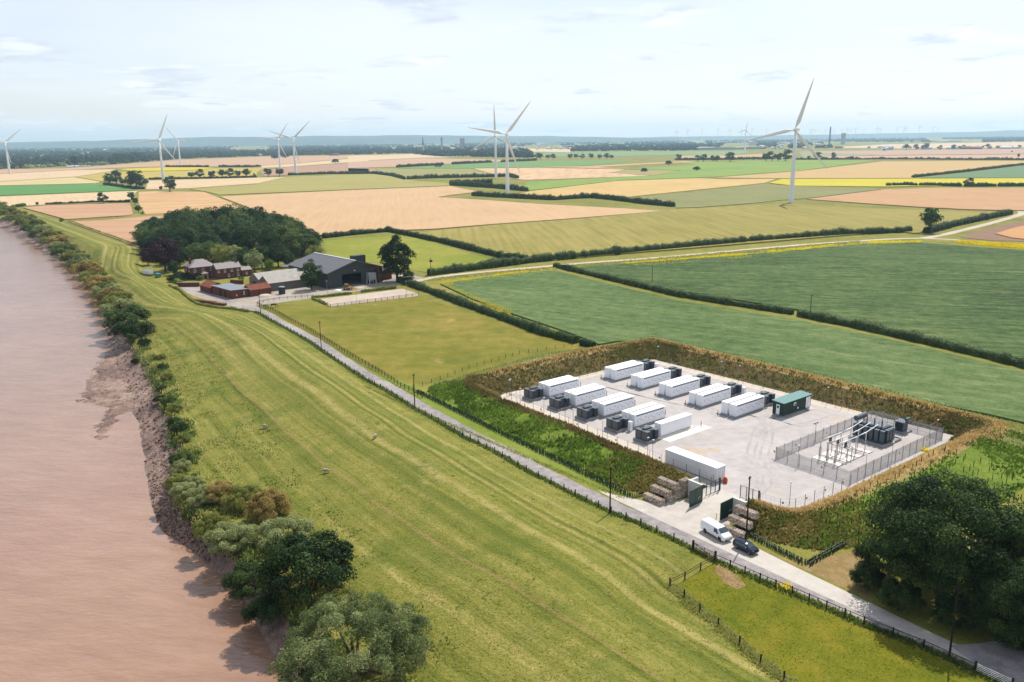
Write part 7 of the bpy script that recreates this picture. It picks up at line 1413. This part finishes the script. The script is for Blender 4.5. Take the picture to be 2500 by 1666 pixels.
# ------------------------------------------------------------------ far woods and the town
def far_wood(name, front, back, n, label, lm='hill', R0=(5, 9), H0=(9, 17), seed=1, keep=None, nq=34, dens=None):
    r = np.random.default_rng(seed); fx_, fy_ = zip(*front); bx_, by_ = zip(*back); Cn = []; 
    x0, x1 = min(fx_), max(fx_)
    while len(Cn) < n:
        x = r.uniform(x0, x1); yf = np.interp(x, fx_, fy_); yb = np.interp(x, bx_, by_); y = yb + (yf - yb) * r.uniform(0, 1) ** .8
        if keep and not keep(x, y): continue
        g = G(x, y); 
        if g.y > 12500: continue
        Cn.append((g.x, g.y, 0, r.uniform(*R0) * (1 + min(g.y, 9000) / 6000), r.uniform(*H0)))
    A = np.array(Cn); Q = np.repeat(A, nq, 0); m = len(Q); e = unit(m, r); e[:, 2] = np.abs(e[:, 2]); P = np.stack([Q[:, 0] + e[:, 0] * Q[:, 3] * .85, Q[:, 1] + e[:, 1] * Q[:, 3] * .85, Q[:, 4] * (.12 + .8 * e[:, 2])], 1)
    N = e + unit(m, r) * .5; N /= np.linalg.norm(N, axis=1, keepdims=True); V, F = quads(P, N, 1.0, r, .8); V = (V.reshape(-1, 4, 3) - P[:, None]) * (Q[:, 3] * .85)[:, None, None] + P[:, None]
    V = V.reshape(-1, 3); V[:, 2] = np.maximum(V[:, 2], 0.05); var = np.repeat(r.uniform(0, 1, n), nq) * .6 + r.uniform(0, .4, m)
    o = put(name, np_mesh(name, V, F, var), LF[lm]); return tag(o, label, 'wood', kind='stuff')
nk = lambda s, th, sd: (lambda x, y: nz(x, y * 4, s, sd) > th)
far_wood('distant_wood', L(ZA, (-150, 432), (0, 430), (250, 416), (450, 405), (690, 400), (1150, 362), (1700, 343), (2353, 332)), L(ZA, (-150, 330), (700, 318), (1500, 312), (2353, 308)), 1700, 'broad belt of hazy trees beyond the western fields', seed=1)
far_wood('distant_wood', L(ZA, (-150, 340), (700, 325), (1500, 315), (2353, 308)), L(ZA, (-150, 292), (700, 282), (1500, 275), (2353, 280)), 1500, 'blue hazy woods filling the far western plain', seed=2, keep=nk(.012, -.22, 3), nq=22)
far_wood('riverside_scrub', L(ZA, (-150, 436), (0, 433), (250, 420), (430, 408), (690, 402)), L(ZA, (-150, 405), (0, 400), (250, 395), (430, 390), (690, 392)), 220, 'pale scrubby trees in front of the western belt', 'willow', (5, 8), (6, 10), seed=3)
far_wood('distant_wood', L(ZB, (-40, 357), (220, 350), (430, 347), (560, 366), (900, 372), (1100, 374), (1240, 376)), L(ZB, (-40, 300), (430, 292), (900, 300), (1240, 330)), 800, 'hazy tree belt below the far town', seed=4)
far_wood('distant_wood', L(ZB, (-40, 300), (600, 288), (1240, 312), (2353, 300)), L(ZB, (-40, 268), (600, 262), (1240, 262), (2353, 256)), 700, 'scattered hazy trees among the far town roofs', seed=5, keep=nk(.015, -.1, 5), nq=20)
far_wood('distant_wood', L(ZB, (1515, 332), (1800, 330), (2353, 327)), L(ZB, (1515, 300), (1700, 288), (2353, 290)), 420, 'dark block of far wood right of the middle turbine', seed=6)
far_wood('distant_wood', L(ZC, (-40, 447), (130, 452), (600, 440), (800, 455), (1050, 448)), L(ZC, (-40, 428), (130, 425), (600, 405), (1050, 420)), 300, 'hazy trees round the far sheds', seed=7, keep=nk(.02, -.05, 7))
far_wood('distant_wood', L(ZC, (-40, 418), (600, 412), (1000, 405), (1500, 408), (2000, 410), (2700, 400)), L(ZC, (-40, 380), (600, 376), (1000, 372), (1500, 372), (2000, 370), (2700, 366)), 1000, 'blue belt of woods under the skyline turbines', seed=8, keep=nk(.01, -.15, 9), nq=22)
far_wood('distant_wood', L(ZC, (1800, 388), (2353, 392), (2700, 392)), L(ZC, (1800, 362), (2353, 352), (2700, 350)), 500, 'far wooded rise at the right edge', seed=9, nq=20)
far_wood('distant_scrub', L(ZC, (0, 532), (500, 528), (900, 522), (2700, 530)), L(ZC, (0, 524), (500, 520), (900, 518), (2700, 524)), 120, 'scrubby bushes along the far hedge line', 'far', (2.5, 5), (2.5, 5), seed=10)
struct(sheet('far_water', [G(*p) for p in L(ZA, (420, 405), (560, 396), (690, 390), (700, 398), (560, 408), (430, 414))], .9, simple('far_water', px(225, 230, 236), .3)))
bw = [simple('town_white', px(236, 236, 234), .6, 0, .03, .1), simple('town_brick', px(176, 128, 110), .8, 0, .1, .1), simple('town_grey', px(190, 196, 204), .6, 0, .05, .1), simple('town_cream', px(226, 214, 190), .7, 0, .05, .1)]
rf = [simple('town_roof_red', px(168, 112, 94), .8, 0, .1, .1), simple('town_roof_grey', px(150, 150, 156), .7, 0, .1, .1), simple('town_roof_pale', px(232, 236, 240), .5, 0, .03, .1)]
hw_m = []
for i in range(4):
    w, d, e, r = ((11, 8, 5, 8), (22, 8, 5.2, 8), (9, 9, 5.5, 8.5), (34, 9, 5, 7.8))[i]; q = MB(); gw_ = gable_wall(w, d, e, r); q.add(gw_.v, gw_.f, 0); gr = gable_roof(w, d, e, r, .4, .2); q.add(gr.v, gr.f, 1); hw_m.append(q.mesh('far_house'))
hk = 0; rr = random.Random(4)
def far_house(x, y):
    global hk
    i = rr.randrange(4); me = hw_m[i]; key = 'far_house_%d_%d' % (i, hk % 6)
    if key not in bpy.data.meshes: c = me.copy(); c.name = key; c.materials.clear(); c.materials.append(bw[hk % 4]); c.materials.append(rf[(0, 1, 0, 0, 1, 2)[hk % 6]])
    o = put('far_house', bpy.data.meshes[key], None, None, G(x, y), rr.uniform(0, 3.1), (1.25, 1.25, 1.3)); tag(o, 'tiny hazy house among the trees of the far town', 'house', 'houses of the far town'); hk += 1
for k in range(150):
    x, y = ZB(rr.uniform(100, 2353), rr.uniform(268, 322)); far_house(x, y)
for k in range(36): x, y = ZC(rr.uniform(560, 1050), rr.uniform(418, 456)); far_house(x, y)
for k in range(26): x, y = ZC(rr.uniform(1000, 2353), rr.uniform(446, 456)); far_house(x, y)
for k in range(30): x, y = ZA(rr.uniform(100, 2353), rr.uniform(285, 330)); far_house(x, y)
def far_shed(z, x, y, w, h, d, m, r, label):
    g = G(*z(x, y)); dist = g.y; W_ = w * (z(1, 0)[0] - z(0, 0)[0]) * dist / FL; t = thing('far_shed', label, 'shed', g, 0, 'large sheds of the far plain'); q = MB(); q.box(0, W_, 0, d, 0, h); q.build('wall', bw[m], t); q = MB(); q.extr([(-1, h), (W_ + 1, h), (W_ * .5, h + 3.5)], -1, d + 1); q.build('roof', rf[r], t)
for a_ in ((ZC, 140, 462, 260, 10, 60, 2, 2, 'long pale roofed works left of the small far turbine'), (ZC, 400, 458, 200, 9, 60, 2, 2, 'pale roofed works right of the small far turbine'), (ZC, 500, 428, 46, 22, 40, 0, 2, 'tall white block among the far sheds'), (ZC, 250, 414, 330, 12, 90, 0, 2, 'very long bright warehouse behind the works'), (ZC, 930, 408, 110, 14, 80, 0, 2, 'bright warehouse at the foot of the chimney'), (ZC, 700, 420, 120, 12, 60, 0, 2, 'pale warehouse behind the nearest turbine'), (ZB, 890, 276, 130, 12, 80, 0, 2, 'long bright roof right of the grey silo tower'), (ZB, 1300, 288, 180, 12, 60, 0, 2, 'bright strip of far factory roof'), (ZB, 1560, 298, 120, 14, 60, 0, 2, 'white factory above the red terraces'), (ZB, 1700, 276, 260, 12, 90, 0, 2, 'far pale strip of warehouses'), (ZA, 1610, 344, 60, 6, 30, 0, 2, 'low white farm shed at the edge of the far fields'), (ZA, 2100, 342, 60, 6, 30, 1, 1, 'red brick farm at the edge of the far fields'), (ZC, 1420, 462, 46, 7, 25, 0, 2, 'white barn at the right far fields'), (ZC, 1550, 408, 200, 7, 60, 0, 2, 'pale glasshouses below the blue woods'), (ZC, 1780, 408, 150, 7, 60, 0, 2, 'second run of pale glasshouses')): far_shed(*a_)
def at_d(px_, py_, d): r = ray(px_, py_); k = d / r.y; return Vector((r.x * k, d, 0)), CAM_H + r.z * k
p, h = at_d(1032, 334, 4600); t = thing('church_spire', 'thin green grey church spire over the far town', 'church', p); q = MB(); q.box(-5, 5, -5, 5, 0, h * .45); q.build('tower', bw[3], t); q = MB(); q.add([(-5, -5, h * .45), (5, -5, h * .45), (5, 5, h * .45), (-5, 5, h * .45), (0, 0, h + 4)], [(0, 1, 4), (1, 2, 4), (2, 3, 4), (3, 0, 4), (3, 2, 1, 0)]); q.build('spire', simple('spire_slate', px(86, 108, 104), .7), t)
p, h = at_d(1078, 338, 4700); t = thing('water_tower', 'slim pale water tower with a dark cap over the far town', 'water tower', p); q = MB(); q.tube([(0, 0, 0), (0, 0, h - 8)], 6, 14); q.build('shaft', bw[2], t); q = MB(); q.tube([(0, 0, h - 8), (0, 0, h + 4)], [5, 4], 12); q.build('cap', rf[1], t)
p, h = at_d(1127, 338, 4700); t = thing('silo_tower', 'broad grey silo tower over the far town', 'silo', p); q = MB(); q.tube([(0, 0, 0), (0, 0, h - 2), (0, 0, h)], [11, 11, 10], 16); q.build('drum', bw[2], t); q = MB(); q.box(11.5, 15, -3, 3, 0, h + 1); q.build('stair_shaft', simple('dark_shaft', px(130, 134, 142), .8), t)
p, h = at_d(2028, 311, 5600); t = thing('works_chimney', 'tall thin chimney on the right skyline', 'chimney', p); q = MB(); q.tube([(0, 0, 0), (0, 0, h)], [6, 4.5], 12); q.build('stack', simple('stack_grey', px(96, 98, 104), .8), t); q = MB(); q.tube([(0, 0, h), (0, 0, h + 3)], [5, 5], 12); q.build('rim', rf[1], t)
p, h = at_d(2060, 326, 5600); t = thing('kiln_tower', 'pale flared tower right of the tall chimney', 'tower', p); q = MB(); q.tube([(0, 0, 0), (0, 0, h * .4), (0, 0, h)], [16, 13, 16], 14); q.build('shell', bw[2], t); q = MB(); q.tube([(0, 0, h), (0, 0, h + 2)], [15, 14], 14); q.build('top', rf[2], t)
p, h = at_d(0, 364, 5600); p2, h2 = at_d(570, 372, 5600); t = thing('far_viaduct', 'dark thin viaduct line across the far western woods', 'viaduct', p); q = MB(); q.beam(Vector((-400, 0, h)), p2 - p + Vector((0, 0, h2)), 12, 5); q.build('deck', rf[1], t)
for k in range(14): x = p.lerp(p2, k / 13) - p; q = MB(); q.beam(x + Vector((0, 0, 0)), x + Vector((0, 0, h + (h2 - h) * k / 13)), 4, 8, 0, (0, 1, 0)); q.build('pier', bw[2], t)
for i, (z, x, y) in enumerate(((ZC, 140, 600), (ZB, 2000, 472), (ZB, 2165, 422), (ZA, 1755, 362), (ZA, 1820, 356), (ZA, 2140, 388), (ZB, 608, 440))):
    g = G(*z(x, y)); d = math.hypot(g.x, g.y); t = bush(g, d / 900., bush_a, 'dark', '%s isolated dark bush out in the far fields' % ORD[i], 'isolated far bushes', d / 1000., 'field_bush')
